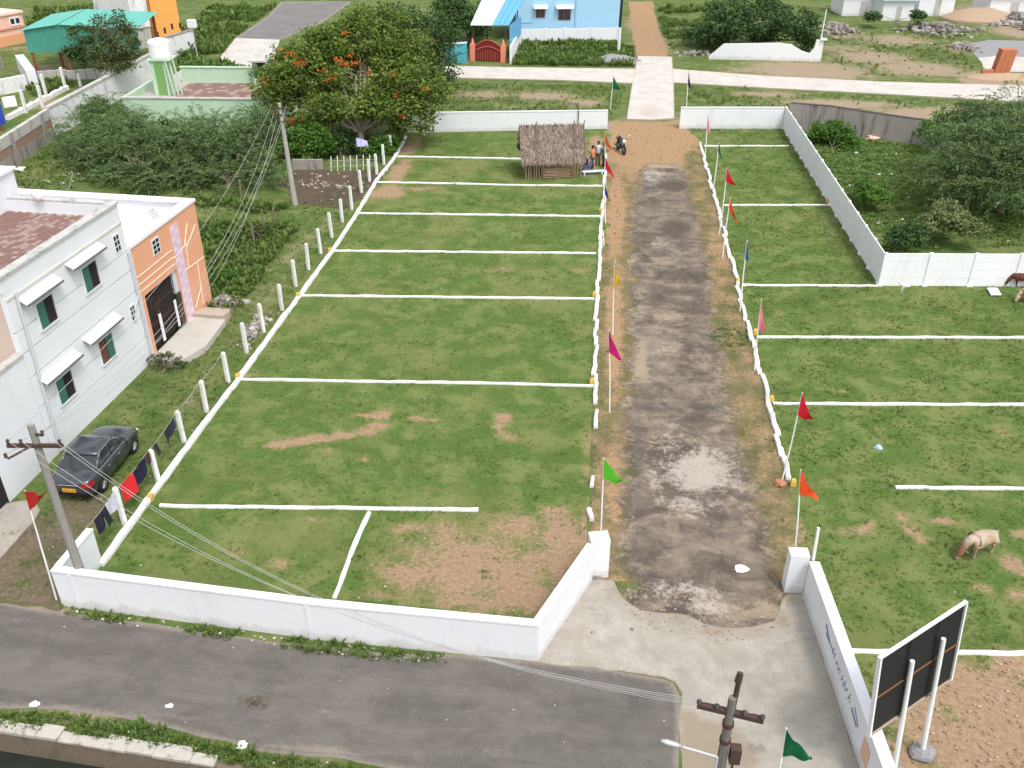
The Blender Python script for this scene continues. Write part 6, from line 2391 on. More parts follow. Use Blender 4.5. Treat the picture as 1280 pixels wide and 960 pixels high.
pf = Fr(P(-60, 72), P(36, 52))
pk = thing('pink_house', 'salmon pink house with a narrow white-framed window in the top left corner', 'house', pf.pt(0))
zt3 = pf.hit(20, 17)[1]
MB().box(pf, -4, pf.len, -10, 0, -.1, zt3).build('wall', M['pinkwall'], pk)
zb = pf.hit(15, 36)[1]
MB().box(pf, -4, pf.len, .002, .12, zb, zb + .2).build('band', plain('pink_band', (.60, .30, .22), .05), pk)
MB().box(pf, -4.1, pf.len + .1, -10, .15, zt3 + .002, zt3 + .25).build('parapet', plain('pink_parapet', (.82, .56, .48), .05), pk)
a0_, z0_ = pf.hit(13, 33)
a1_, z1_ = pf.hit(23, 20)
wo = MB().box(pf, a0_, a1_, .003, .08, z0_, z1_).build('window', M['white'], pk)
for k in range(2):
    w_ = (a1_ - a0_) / 2
    MB().box(pf, a0_ + k * w_ + .12, a0_ + (k + 1) * w_ - .08, .081, .09, z0_ + .2, z1_ - .15).build('pane', M['glass'], wo)
MB().box(pf, pf.hit(0, 60)[0], pf.len - .1, .002, .05, 0, zb - .6).build('lower_band', plain('pink_orange', (.68, .34, .18), .1, 3), pk)

af = Fr(P(196, 52), P(228, 47))
ah = thing('amber_house', 'amber orange house wall at the top edge left of the lane', 'house', af.pt(0))
MB().box(af, 0, af.len, -8, 0, -.1, 6.5).build('wall', M['orangewall2'], ah)
for u, v in ((197, 43), (206, 38), (215, 33), (225, 32)):
    a_, z_ = af.hit(u, v)
    MB().box(af, a_ - .12, a_ + .12, .002, .03, z_ - .3, z_ + .3).build('window', M['dark'], ah)
MB().box(af, -.2, af.len + .2, -8.2, .2, 6.502, 6.7).build('roof', M['white'], ah)
wf_ = Fr(P(172, 62), P(192, 58))
wh = thing('grey_house', 'narrow grey and white house wall between the teal shed and the amber house', 'house', wf_.pt(0))
MB().box(wf_, 0, wf_.len, -6, 0, -.1, wf_.hit(182, 34)[1]).build('lower_wall', M['oldconc'], wh)
MB().box(wf_, -.05, wf_.len + .05, -6.1, .1, wf_.hit(182, 34)[1] + .002, 7.0).build('upper_wall', M['whitewash'], wh)

# ruined walls and posts at the far left
rw = thing('ruined_wall', 'white L-shaped stub of a ruined wall at the left edge', 'wall', P(30, 112))
rfA = Fr(P(-60, 132), P(36, 112))
MB().box(rfA, 0, rfA.len, -.4, 0, -.1, 1.3).build('wall_face', M['whitewash'], rw)
rfB = Fr(P(38, 111), P(24, 90))
MB().box(rfB, .1, rfB.len, 0, .8, -.1, 1.6).build('wall_face', M['white'], rw)
rw2 = thing('ruined_wall', 'low grey ruined wall behind the white stub at the left edge', 'wall', P(0, 95))
rfC = Fr(P(-60, 108), P(34, 86))
MB().box(rfC, 0, rfC.len - .6, -2.8, -2.5, -.1, 1.8).build('wall_face', M['greywall'], rw2)
MB().box(rfC, 0, rfC.len - .6, -2.85, -2.45, 1.802, 1.95).build('coping', M['oldconc'], rw2)
rk = Fr(P(48, 100), P(145, 98))
r3 = thing('low_wall', 'low grey block wall under the teal shed', 'wall', P(50, 100))
for k in range(8):
    MB().box(rk, rk.len * k / 8 + .02, rk.len * (k + 1) / 8 - .02, -.25, 0, -.1, .8 + .05 * (k % 3)).build('block', M['oldconc'], r3)
pk0 = Fr(P(10, 150), P(84, 112))
kerb('plot_kerb', 'pale kerb between white stub posts at the far left', [pk0.pt(0), pk0.pt(pk0.len)], .35, .45, M['kerb'])
for i, (u, v, lb) in enumerate(((33, 141, 'nearest the blue board'), (54, 135, 'inside the grey wall'), (58, 120, 'second from the blue board'), (82, 111, 'nearest the teal shed'), (101, 108, 'stub against the whitewashed wall'))):
    o = link('fence_post', post_me, None, P(u, v))
    o.scale = (1.5, 1.5, 1.3 if i < 4 else .8)
    tag(o, 'white stub post in the far left plot, ' + lb, 'fence post', 'white posts in the far left plot')
nb = thing('notice_board', 'plain dark blue board on short legs cut off by the left edge', 'board', P(4, 164))
nf = Fr(P(-30, 170), P(10, 163))
MB().box(nf, -.5, nf.len, -.05, 0, .5, nf.hit(5, 120)[1]).build('board', M['navy'], nb)
for a_ in (.5, nf.len - .4):
    MB().tube(nf.pt(a_, -.1, -.1), nf.pt(a_, -.1, .6), .07, n=6).build('leg', M['rust'], nb)
MB().box(nf, nf.len + .3, nf.len + 1.3, -.6, -.5, 1.6, 2.4).build('flyer', M['litterwhite'], nb)
lb = P(247, 72)
lt = thing('meter_box', 'white box on a thin pole among the weeds', 'meter box', lb)
MB().tube(lb, lb + Vector((0, 0, 3.0)), .07, n=6).build('pole', M['steelgrey'], lt)
MB().box(None, lb.x - .4, lb.x + .4, lb.y - .3, lb.y + .3, 3.0, 3.75).build('box', M['litterwhite'], lt)
q = P(58, 250, 0)
kp = P(82, 242, 0)
MBp = MB().tube(P(84, 244), top_above(P(84, 244), 91, 217), .05, .045, 6).build('bare_pole', M['polecon'], origin=P(84, 244))
tag(MBp, 'thin grey pole behind the tiled roof of the white house', 'pole')

# right top: pillar, rubble, buildings
bp0 = P(1250, 92)
bp_ = thing('brick_pillar', 'stack of new orange bricks beside the grey yard', 'brick stack', bp0)
bpf = Fr(P(1243, 92), P(1262, 92))
zt4 = bpf.hit(1254, 62)[1]
bm = {}
lr = random.Random(8)
nl = 9
for k in range(nl):
    for i in range(3):
        for j in range(2):
            w_ = bpf.len / 3
            MB().box(bpf, i * w_ + .01 + k * .03, (i + 1) * w_ - .01 + k * .03, -.9 + j * .45, -.9 + j * .45 + .43, k * zt4 / nl + .004, (k + 1) * zt4 / nl - .012).build('brick', M['brickorange'], bp_)
MB().box(bpf, -1.2, -.1, -.4, 0, 0, .35).build('brick', M['brickorange'], bp_)
rubble('rubble', 'rubble heap right of the tall white pole at the top', P(1046, 38), 2.6, 5.5, .6, 300, .42, M['rubblemix'], seed=11)
rubble('rubble', 'wide rubble heap below the white sheds at the top right', P(1172, 38), 4.4, 4.0, .8, 420, .42, M['rubblemix'], seed=12)
rubble('rubble', 'rubble along the edge of the grey yard', P(1204, 60), 1.4, 2.4, .5, 90, .5, M['rubblemix'], seed=13)
rubble('rubble', 'stones and litter left of the curved white wall', P(868, 68), 2.2, 1.4, .3, 70, .35, M['rubblemix'], seed=14)
rubble('rubble', 'dark rubble heap in the top right corner', P(1275, 30), 4, 5, 1.2, 160, .7, M['rubblemix'], seed=15)


def mound(name, label, c, rx, ry, h, m_, cat):
    b = MB()
    n1_, n2_ = 8, 18
    rings = []
    for i in range(n1_ + 1):
        r_ = 1 - i / n1_
        z = h * (1 - r_ ** 1.6) if i else -.05
        rings.append([(c.x + rx * max(r_, .02) * math.cos(q_) * (1 + .18 * noise.noise(Vector((math.cos(q_) * 2, math.sin(q_) * 2, c.x)))), c.y + ry * max(r_, .02) * math.sin(q_) * (1 + .18 * noise.noise(Vector((math.cos(q_) * 2, math.sin(q_) * 2, c.y)))), z * (1 + .2 * noise.noise(Vector((q_, r_ * 3, c.x))))) for q_ in np.linspace(0, 2 * math.pi, n2_ + 1)[:-1]])
    b.loft(rings)
    tag(b.build(name, m_, origin=c, smooth=True), label, cat)


mound('gravel_heap', 'grey gravel heap beside the concrete lane', P(768, 77), 2.9, 2.0, .7, M['gravelgrey'], 'gravel heap')
mound('sand_heap', 'orange sand spread below the brick stack', P(1262, 98), 4.5, 1.6, .5, plain('sand', (.38, .275, .18), .1, 8), 'sand heap')
mound('earth_heap', 'bare orange earth heap at the top right', P(1225, 24), 5.5, 4, 1.4, plain('earth', (.36, .26, .18), .15, 4), 'earth heap')
for (u0, u1, v, zz, lab) in ((1052, 1100, 20, 2.6, 'long low white shed at the top edge, left one'), (1101, 1139, 26, 2.4, 'small white shed with a pale roof at the top edge'), (1146, 1190, 20, 2.8, 'white shed at the top edge beside the earth heap'), (1234, 1292, 22, 2.6, 'white building in the top right corner')):
    f_ = Fr(P(u0, v), P(u1, v))
    t = thing('shed', lab, 'shed', f_.pt(0))
    MB().box(f_, 0, f_.len, -5, 0, -.1, zz).build('wall', M['white'], t)
    MB().box(f_, -.3, f_.len + .3, -5.3, .4, zz + .002, zz + .2).build('roof', M['palesheet'] if 'pale' in lab else M['white'], t)
    MB().box(f_, f_.len * .45, f_.len * .62, .002, .04, .1, zz * .7).build('door', M['oldconc'], t)
# ------------------------------------------------------------------ trees and shrubs
def BL(u, v, y, ru, rv, rd=None):
    c = PY(u, v, y)
    rx = abs(PY(u + ru, v, y).x - c.x)
    rz = abs(PY(u, v - rv, y).z - c.z) * .85
    return (c.x, c.y, max(c.z, rz * .5), rx, rd if rd else rx, rz)


LM = {}
LM['flame'] = leafmat('flame_tree_leaves', (.036, .080, .016), (.115, .180, .028), (.290, .350, .075), .3, .95)
LM['dense'] = leafmat('dense_leaves', (.018, .050, .014), (.048, .098, .025), (.110, .170, .048), .2, 1.0)
LM['thorn'] = leafmat('thorn_leaves', (.030, .068, .024), (.105, .172, .058), (.290, .370, .150), .3, 1.3)
LM['bright'] = leafmat('bright_leaves', (.035, .10, .014), (.075, .175, .022), (.15, .26, .045), .3, .8)
LM['olive'] = leafmat('olive_leaves', (.045, .065, .022), (.085, .11, .036), (.15, .17, .06), .25, .6)
LM['pale'] = leafmat('pale_leaves', (.10, .14, .055), (.17, .22, .085), (.27, .31, .13), .3, .8)
FLOW = leafmat('flame_blossom', (.40, .06, .015), (.58, .11, .02), (.68, .20, .05), .25, 1)

yb = 68
fl = [BL(445, 95, 69, 62, 40, 3.6), BL(385, 95, 69, 42, 36, 2.8), BL(350, 120, 67.5, 26, 26, 2.0), BL(515, 105, 68, 36, 34, 2.5), BL(540, 120, 67, 24, 20, 1.6), BL(450, 55, 71.5, 62, 30, 3.2), BL(400, 60, 71, 40, 26, 2.6), BL(500, 60, 71.5, 40, 28, 2.6), BL(440, 130, 66, 52, 18, 2.4), BL(470, 28, 73, 50, 18, 2.4), BL(365, 85, 70, 30, 24, 2.2), BL(490, 130, 66.5, 44, 16, 2.0), BL(355, 155, 66, 26, 12, 1.5), BL(400, 140, 66, 34, 16, 2.0), BL(520, 150, 66.5, 22, 14, 1.4), BL(340, 100, 68, 20, 22, 1.8), BL(470, 155, 68.5, 50, 16, 2.0)]
fp = []
for u, v, y, n_ in ((362, 70, 66.2, 4), (375, 82, 66, 4), (372, 78, 66, 4), (420, 72, 66, 3), (427, 80, 65.5, 4), (440, 82, 65.5, 3), (420, 92, 65.5, 3), (405, 105, 65, 3), (485, 90, 65.5, 2), (498, 120, 64.8, 2), (461, 88, 65.4, 2), (440, 78, 65.4, 3), (332, 104, 65.5, 2), (368, 148, 64.5, 4), (380, 146, 64.5, 3), (499, 144, 64.6, 2), (535, 112, 65.2, 1), (428, 45, 68.5, 2), (352, 66, 67.5, 2), (442, 70, 66, 2), (402, 88, 65.3, 2), (448, 84, 65.4, 2)):
    for k in range(max(1, n_ // 2)):
        q = PY(u + random.uniform(-6, 6), v + random.uniform(-4, 4), y)
        fp.append((q.x, q.y + random.uniform(-.3, .3), q.z))
tree('flame_tree', 'broad flame tree with orange blossoms at the far left corner of the lawn', P(456, 192), fl, 620, .95, 58, .30, .085, LM['flame'], M['barkpale'], .26, droop=.15, flat=.55, limbs=10, fork=.3, shell=.6, blossoms=(fp, FLOW))
dn = [BL(530, 45, 84, 34, 30, 3.6), BL(548, 80, 83, 24, 28, 2.6), BL(515, 80, 83, 30, 30, 3), BL(495, 25, 86, 34, 22, 3), BL(552, 40, 85, 20, 26, 2.4)]
tree('leafy_tree', 'dense dark green tree right behind the flame tree', P(535, 122), dn, 220, .9, 46, .26, .09, LM['dense'], M['bark'], .3, droop=.25)
dn2 = [BL(575, 20, 108, 22, 16, 3.5), BL(595, 30, 106, 16, 16, 3), BL(620, 8, 112, 26, 12, 4), BL(560, 10, 112, 26, 14, 4)]
tree('leafy_tree', 'dark tree mass behind the blue awning', P(585, 55), dn2, 150, 1.1, 44, .34, .12, LM['dense'], M['bark'], .3)
# thorn trees of the left field
t1 = [BL(290, 190, 60.5, 52, 34, 3.0), BL(240, 185, 60, 48, 34, 2.8), BL(265, 165, 63, 52, 22, 2.5), BL(305, 215, 58.5, 36, 20, 2.0), BL(225, 215, 57.5, 42, 18, 2.0), BL(320, 160, 63, 26, 26, 2.0), BL(322, 228, 57.5, 26, 22, 1.8), BL(275, 225, 57, 40, 18, 2.0)]
tree('thorn_tree', 'wide dark thorn tree beside the tall electricity pole', P(285, 236), t1, 200, .9, 100, .26, .036, LM['thorn'], M['bark'], .2, droop=.3, sprays=480, flat=.30, limbs=6, fork=.25, shell=.5)
t2 = [BL(180, 195, 59.5, 44, 30, 2.6), BL(150, 180, 61.5, 40, 26, 2.4), BL(205, 175, 62, 40, 22, 2.2), BL(170, 222, 57, 40, 16, 1.8), BL(215, 225, 56.5, 34, 14, 1.6), BL(165, 160, 63.5, 34, 16, 1.8)]
tree('thorn_tree', 'dark thorn tree in front of the mint house', P(185, 236), t2, 150, .9, 100, .26, .036, LM['thorn'], M['bark'], .18, droop=.3, sprays=340, flat=.30, fork=.25, shell=.5)
t3 = [BL(110, 165, 64, 34, 18, 2.2), BL(135, 150, 67, 28, 16, 1.8), BL(90, 185, 61.5, 18, 12, 1.2), BL(120, 195, 60, 26, 16, 1.6), BL(130, 215, 58, 26, 12, 1.4), BL(125, 135, 68, 22, 12, 1.4)]
tree('thorn_tree', 'lowest dark thorn tree against the whitewashed wall', P(115, 208), t3, 110, .8, 100, .26, .036, LM['thorn'], M['bark'], .14, droop=.3, sprays=220, flat=.30, fork=.25, shell=.5)
t4 = [BL(140, 35, 82, 22, 24, 2.0), BL(158, 60, 80, 16, 18, 1.5), BL(130, 65, 80, 18, 16, 1.6), BL(145, 80, 79, 22, 8, 1.4)]
tree('leafy_tree', 'olive green tree in front of the teal shed with a thin leaning trunk', P(164, 108), t4, 120, .7, 44, .26, .07, LM['olive'], M['bark'], .14, droop=.3, fork=.5)
t5 = [BL(102, 45, 84, 15, 14, 1.5), BL(108, 66, 83, 16, 14, 1.5), BL(92, 66, 83, 10, 9, 1.0)]
tree('leafy_tree', 'small round green tree in front of the teal sheets', P(108, 90), t5, 70, .6, 42, .24, .08, LM['dense'], M['bark'], .1, droop=.2, fork=.4)
# right
r1 = [BL(905, 32, 106, 34, 20, 3.5), BL(950, 28, 107, 36, 22, 3.6), BL(995, 30, 106, 26, 22, 3.0), BL(880, 42, 108, 26, 14, 2.4), BL(930, 8, 112, 50, 12, 4), BL(1005, 50, 107, 16, 12, 2)]
tree('leafy_tree', 'large dark tree group behind the curved white wall', P(950, 62), r1, 300, 1.0, 50, .34, .10, LM['dense'], M['bark'], .3, droop=.35)
r2 = [BL(1235, 190, 58, 56, 44, 3.2), BL(1270, 150, 62, 48, 36, 3.0), BL(1190, 225, 56, 30, 28, 2.0), BL(1260, 230, 55, 44, 30, 2.6), BL(1215, 145, 63, 26, 20, 1.8), BL(1300, 200, 58, 50, 50, 3.2)]
tree('thorn_tree', 'wide feathery thorn tree at the right edge behind the panelled wall', P(1250, 268), r2, 330, .9, 100, .26, .036, LM['thorn'], M['bark'], .2, droop=.3, sprays=460, flat=.30, fork=.25, shell=.5)
r3 = [BL(1040, 165, 71.5, 26, 18, 1.6), BL(1022, 168, 71, 14, 10, 1.0), BL(1060, 178, 70, 14, 9, 1)]


def shrub(label, base, blobs, n, clump, leaves, llen, lwid, lm, group=None):
    return tree('shrub', label, base, blobs, n, clump, leaves, llen, lwid, lm, M['bark'], .05, cat='shrub', group=group, droop=.15, limbs=5, fork=.2, shell=.45)


shrub('rounded leafy shrub in front of the grey stained wall', P(1040, 190), r3, 90, .5, 40, .22, .075, LM['bright'])
shrub('low bright shrub at the foot of the grey stained wall, right part', P(1165, 186), [BL(1165, 165, 69.5, 20, 14, 1.4), BL(1185, 150, 71, 18, 12, 1.4), BL(1200, 172, 68, 16, 12, 1.2)], 60, .5, 36, .22, .07, LM['bright'])
shrub('pale grey-green shrub behind the corner of the panelled wall', P(1185, 290), [BL(1185, 272, 51.5, 30, 20, 1.5), BL(1210, 282, 50.8, 22, 14, 1.2), BL(1160, 280, 51, 16, 10, .9)], 90, .42, 44, .17, .06, LM['pale'])
shrub('dark low shrub close behind the corner of the panelled wall', P(1135, 305), [BL(1140, 292, 49.5, 22, 12, 1.0), BL(1120, 296, 49.2, 12, 8, .7)], 55, .4, 40, .17, .06, LM['dense'])
shrub('bright yellow-green shrub beside the diagonal panelled wall', P(1086, 250), [BL(1082, 236, 57.5, 16, 10, 1.0), BL(1100, 247, 56, 13, 8, .8)], 44, .45, 38, .2, .075, LM['bright'])
shrub('leafy shrub under the flame tree beside the tall pole', P(385, 212), [BL(375, 185, 62.5, 26, 20, 1.6), BL(400, 178, 63, 18, 18, 1.3), BL(380, 165, 63.5, 24, 10, 1.4)], 90, .5, 44, .24, .09, LM['bright'])
shrub('bright leafy shrub at the far end of the fence kerb', P(480, 205), [BL(478, 185, 64.5, 18, 14, 1.1), BL(463, 190, 64, 12, 10, .9), BL(492, 176, 66, 12, 10, 1.0)], 60, .45, 40, .22, .08, LM['bright'])
shrub('dark shrub below the trunk of the flame tree', P(430, 208), [BL(430, 180, 65, 22, 18, 1.5)], 40, .5, 40, .22, .08, LM['dense'])
shrub('low clipped shrub at the foot of the white house', P(203, 466), [BL(205, 459, 33.4, 18, 8, .6), BL(222, 458, 33.3, 10, 6, .5)], 40, .28, 40, .12, .045, LM['olive'])
shrub('small dark shrub at the corner of the far left wall', P(560, 105), [BL(560, 95, 89, 10, 8, 1), BL(552, 112, 84, 6, 6, .7)], 24, .5, 36, .2, .08, LM['dense'])
shrub('round green shrub on the grass beside the orange house front', P(285, 365), [BL(283, 360, 42.5, 12, 8, .6)], 26, .32, 36, .15, .06, LM['bright'])
shrub('leafy plant at the bare rails left of the pole', P(330, 300), [BL(325, 290, 48.5, 14, 8, .7), BL(308, 296, 48, 10, 7, .6)], 34, .36, 36, .16, .06, LM['olive'])
shrub('creeper growing over the amber house wall', P(222, 60), [BL(225, 50, 108, 12, 7, 1.2), BL(240, 44, 110, 10, 7, 1.2)], 34, .7, 34, .3, .1, LM['olive'])
shrub('dark shrub beside the small white shed at the top', P(1120, 28), [BL(1092, 20, 122, 10, 5, 1.5), BL(1148, 20, 121, 8, 7, 1.4)], 34, .7, 30, .34, .12, LM['dense'])

# lavender cloth caught on the shrub, low fence of white sticks
c0 = PY(446, 170, 64)
cm = cloth_mesh(PY(445, 172, 64), PY(459, 176, 63.9), PY(446, 184, 63.6), PY(460, 183, 63.5), 6, 5, .12, 5, 2)
tag(cm.build('hanging_cloth', plain('lavender', (.38, .36, .62), .08, 5), origin=c0), 'lavender cloth hanging on the shrub below the flame tree', 'cloth')
sf = Fr(P(414, 214), P(470, 212))
t = thing('stick_fence', 'low fence of thin white sticks below the flame tree', 'fence', sf.pt(0))
for k in range(8):
    a_ = sf.len * k / 7
    MB().tube(sf.pt(a_, 0, -.05), sf.pt(a_ + .08, 0, 1.05), .035, n=5).build('stick', M['litterwhite'], t)
for z in (.35, .75):
    MB().tube(sf.pt(-.1, .05, z), sf.pt(sf.len, .05, z), .015, n=4).build('rail_wire', M['wire'], t)
lw = Fr(P(366, 212), P(404, 212))
t = thing('low_wall', 'short stub of low grey wall behind the tall electricity pole', 'wall', lw.pt(0))
MB().box(lw, 0, lw.len, -.2, 0, -.1, .7).build('wall_face', M['greywall'], t)
for i, (u, v, tu, tv, lb) in enumerate(((330, 285, 327, 262, 'nearest the tall pole'), (318, 305, 314, 280, 'nearest the house'), (302, 250, 299, 225, 'farthest, under the thorn tree'), (344, 282, 341, 260, 'right of the group'))):
    q = P(u, v)
    tag(MB().path([q, top_above(q, tu, tv)], .07, 6).build('dead_stump', M['bark'], origin=q), 'bare dark stake among the weeds, ' + lb, 'stake', 'bare stakes by the thorn tree')

# ------------------------------------------------------------------ clothes on the line along the fence
posts3 = [P(u, v) for u, v in POSTS[:5]]
ends = [P(122, 703) + Vector((-.05, 0, 1.42))] + [q + Vector((-.12, 0, 1.40)) for q in posts3]
pts = []
for a, b in zip(ends[:-1], ends[1:]):
    for k in range(8):
        q = a.lerp(b, k / 8)
        q.z -= .10 * 4 * (k / 8) * (1 - k / 8)
        pts.append(q)
pts.append(ends[-1])
tag(MB().path(pts, .008, 4, cap=False).build('clothes_line', M['wire'], origin=pts[0]), 'thin clothes line strung along the tops of the near fence posts', 'clothes line')


def on_line(u, v):
    best = min(range(len(pts)), key=lambda i: (lambda w_: (w_[0] - u) ** 2 + (w_[1] - v) ** 2)(to_px(pts[i])))
    return pts[best]


def to_px(p):
    c, s = math.cos(-YAW), math.sin(-YAW)
    x, y, z = p[0] * c - p[1] * s, p[0] * s + p[1] * c, p[2] - CAM_H
    cp, sp = math.cos(PITCH), math.sin(PITCH)
    fw, up = y * cp - z * sp, y * sp + z * cp
    return 640 + FOC * x / fw, 480 - FOC * up / fw


L_ = [0]
for a, b in zip(pts[:-1], pts[1:]):
    L_.append(L_[-1] + (b - a).length)


def line_at(s_):
    for i in range(len(pts) - 1):
        if L_[i + 1] >= s_:
            return pts[i].lerp(pts[i + 1], (s_ - L_[i]) / max(1e-6, L_[i + 1] - L_[i]))
    return pts[-1]


def s_of(u, v):
    i = min(range(len(pts)), key=lambda i: (to_px(pts[i])[0] - u) ** 2 + (to_px(pts[i])[1] - v) ** 2)
    return L_[i]


CL = [((118, 655), (124, 648), .62, (.015, .015, .03), 'black garment nearest the return wall'), ((124, 648), (129, 643), .66, (.022, .022, .05), 'dark navy garment, second from the return wall'), ((129, 643), (134, 636), .60, (.018, .018, .022), 'black garment with a white clip, third from the return wall'),
      ((135, 636), (147, 618), .62, (.56, .55, .70), 'pale lavender patterned cloth beside the first fence post'),
      ((152, 610), (166, 590), .75, (.62, .02, .03), 'bright red cloth between the first two fence posts'), ((166, 592), (178, 572), .72, (.015, .012, .045), 'dark navy cloth left of the second fence post'),
      ((182, 565), (187, 558), .42, (.06, .02, .03), 'small maroon garment at the second fence post'), ((190, 556), (194, 551), .5, (.03, .025, .03), 'small dark garment right of the second fence post'), ((204, 536), (210, 528), .45, (.02, .02, .035), 'small dark garment left of the third fence post'), ((211, 527), (215, 522), .4, (.03, .03, .05), 'small dark garment touching the third fence post')]
for i, (pa, pb, ln, c, lb) in enumerate(CL):
    s0, s1 = s_of(*pa), s_of(*pb)
    if s1 - s0 < .3:
        s1 = s0 + .34
    a, b = line_at(s0), line_at(s1 - .03)
    dn_ = Vector((random.uniform(-.05, .15), 0, -ln))
    b_ = cloth_mesh(a, b, a + dn_ * random.uniform(.9, 1.1), b + dn_ * random.uniform(.85, 1.1), 8, 6, .035, 6, i * 1.3)
    tag(b_.build('garment', plain('garment', c, .15, 9, .85, .1, grime=(.72, .72, .80) if 'patterned' in lb else None, gscale=8), origin=a, smooth=True), lb + ' on the clothes line', 'garment', 'washing on the clothes line')

# ------------------------------------------------------------------ grass, weeds and plants
def clumpy(scale, thr, seed=0.0, soft=6):
    def f(x, y):
        out = np.empty(x.size)
        for i in range(x.size):
            out[i] = noise.noise(Vector((x[i] * scale, y[i] * scale, seed)))
        return np.clip((out - thr) * soft, 0, 1)
    return f


def lawn_keep(lst):
    return lambda x, y: np.clip(1.15 - patches(lst, x, y) * 1.4, 0.02, 1)


tufts('lawn_tufts', LAWN_L, 20, .05, M['blade'], 6, height=.75, keep=lambda x, y: lawn_keep(BARE_L)(x, y) * np.clip(.25 + clumpy(.55, -.12, 12.0, 2.5)(x, y), 0, 1), z=.005)
tufts('lawn_tufts', LAWN_R, 50, .06, M['blade'], 6, height=.75, keep=lambda x, y: lawn_keep(BARE_R)(x, y) * np.clip(.25 + clumpy(.55, -.12, 13.0, 2.5)(x, y), 0, 1), z=.005)




tufts('lawn_weeds', LAWN_L, 9, .085, M['weed'], 7, keep=clumpy(.35, .15, 1.0), z=.005, height=.5)
tufts('lawn_weeds', LAWN_R, 7, .085, M['weed'], 7, keep=clumpy(.35, .15, 2.0), z=.005, height=.5)
ALLEY = px([(-80, 700), (48, 645), (70, 600), (188, 460), (215, 468), (268, 400), (262, 380), (245, 250), (370, 258), (480, 200), (300, 468), (190, 615), (125, 690), (75, 745)])
tufts('field_grass', ALLEY, 26, .075, M['blade'], 6, keep=lambda x, y: np.clip(1.05 - 1.5 * bare_field(x, y), .05, 1))
tufts('field_weeds', px([(240, 245), (365, 258), (375, 285), (345, 320), (290, 400), (262, 385)]), 26, .22, M['weed'], 9, keep=clumpy(.30, -.25, 3.0), height=1.0)
tufts('field_grass', px([(-60, 250), (0, 235), (80, 165), (240, 245), (238, 246)]), 14, .16, M['weed'], 6, height=.8, keep=clumpy(.2, -.4, 3.5))
# overgrown plot behind the panelled wall
PLOT = px([(985, 165), (1195, 188), (1310, 160), (1420, 300), (1106, 318), (1100, 300)])
PW = leafmat('plot_weed_leaves', (.095, .175, .04), (.165, .26, .065), (.29, .37, .13), .45, .35)
tufts('plot_weeds', PLOT, 22, .18, PW, 8, keep=clumpy(.22, -.45, 4.0), height=.7)
tufts('plot_grass', PLOT, 14, .12, PW, 6, height=.7)
# tall weeds in front of the blue house, top left weeds, around far trees
tufts('tall_weeds', px([(641, 82), (652, 54), (772, 54), (790, 62), (792, 84), (740, 83)]), 20, .30, M['weed'], 9, keep=clumpy(.2, -.6, 5.0), height=1.1)
tufts('tall_weeds', px([(225, 92), (230, 60), (260, 10), (345, 8), (290, 50), (272, 76), (322, 92), (318, 96)]), 9, .40, M['weed'], 9, keep=clumpy(.16, -.35, 6.0), height=1.0)
tufts('tall_weeds', px([(835, 60), (820, 12), (880, 10), (880, 70)]), 8, .36, M['weed'], 8, keep=clumpy(.16, -.2, 7.0))
tufts('far_grass', px([(30, 40), (50, 12), (172, 12), (172, 30)]), 5, .5, M['weed'], 8)
tufts('field_grass', px([(540, 165), (556, 104), (783, 108), (765, 156)]), 12, .14, M['blade'], 6, keep=lambda x, y: np.clip(.95 - 1.4 * bare_field(x, y), .03, 1))
tufts('field_grass', px([(862, 130), (850, 108), (1230, 130), (1200, 150)]), 8, .16, M['blade'], 6, keep=lambda x, y: np.clip(.95 - 1.4 * bare_field(x, y), .03, 1))
tufts('field_grass', px([(1030, 92), (1045, 45), (1200, 30), (1205, 70), (1230, 100)]), 5, .2, M['blade'], 6, keep=lambda x, y: np.clip(.95 - 1.3 * bare_field(x, y), .03, 1))
tufts('field_grass', px([(28, 112), (48, 122), (95, 108), (80, 98)]), 6, .4, M['weed'], 7)
# strips along the wall foot and the drain
STRIP = px([(75, 760), (400, 802), (560, 822), (560, 830), (470, 826), (390, 816), (300, 803), (200, 788), (85, 772)])
tufts('wall_foot_weeds', STRIP, 150, .09, M['weed'], 7, keep=clumpy(.8, -.15, 8.0), height=.9)
BANK = px([(-60, 893), (0, 892), (80, 893), (180, 908), (250, 926), (330, 944), (420, 955), (500, 972), (430, 1000), (320, 968), (240, 940), (100, 920), (-60, 905)])
tufts('bank_grass', BANK, 220, .095, M['weed'], 7, keep=clumpy(.7, -.35, 9.0), height=1.0)
tufts('verge_grass', VERGE, 6, .08, M['blade'], 6, keep=lambda x, y: (y < P(800, 225).y) * np.clip(edge_dist([(p.x, p.y) for p in ROAD], x, y) * .5, 0, .8) * ~inside([(p.x, p.y) for p in ROAD], x, y) * ~inside([(p.x, p.y) for p in APRON], x, y))
tufts('verge_grass', px([(885, 420), (900, 410), (935, 414), (938, 432), (905, 436)]), 90, .07, M['weed'], 7, height=.7)

# ------------------------------------------------------------------ litter and small things on the ground
q = P(1242, 368)
b = MB()
a0, a1, a2, a3 = P(1233, 362.5), P(1246, 362.5), P(1251, 371), P(1238, 371)
b.hexa([v_ + Vector((0, 0, .08)) for v_ in (a3, a2, a1, a0)] + [v_ + Vector((0, 0, .13)) for v_ in (a3, a2, a1, a0)])
tag(b.build('white_board', M['litterwhite'], origin=q), 'white board lying on the grass beside the cows', 'board')


def crumple(name, label, u, v, r_, m_, cat='litter', flat=.4):
    q = P(u, v)
    b = MB()
    b.ball(q + Vector((0, 0, r_ * .25)), r_, r_ * .8, r_ * flat, 8, 5, .35)
    return tag(b.build(name, m_, origin=q), label, cat)


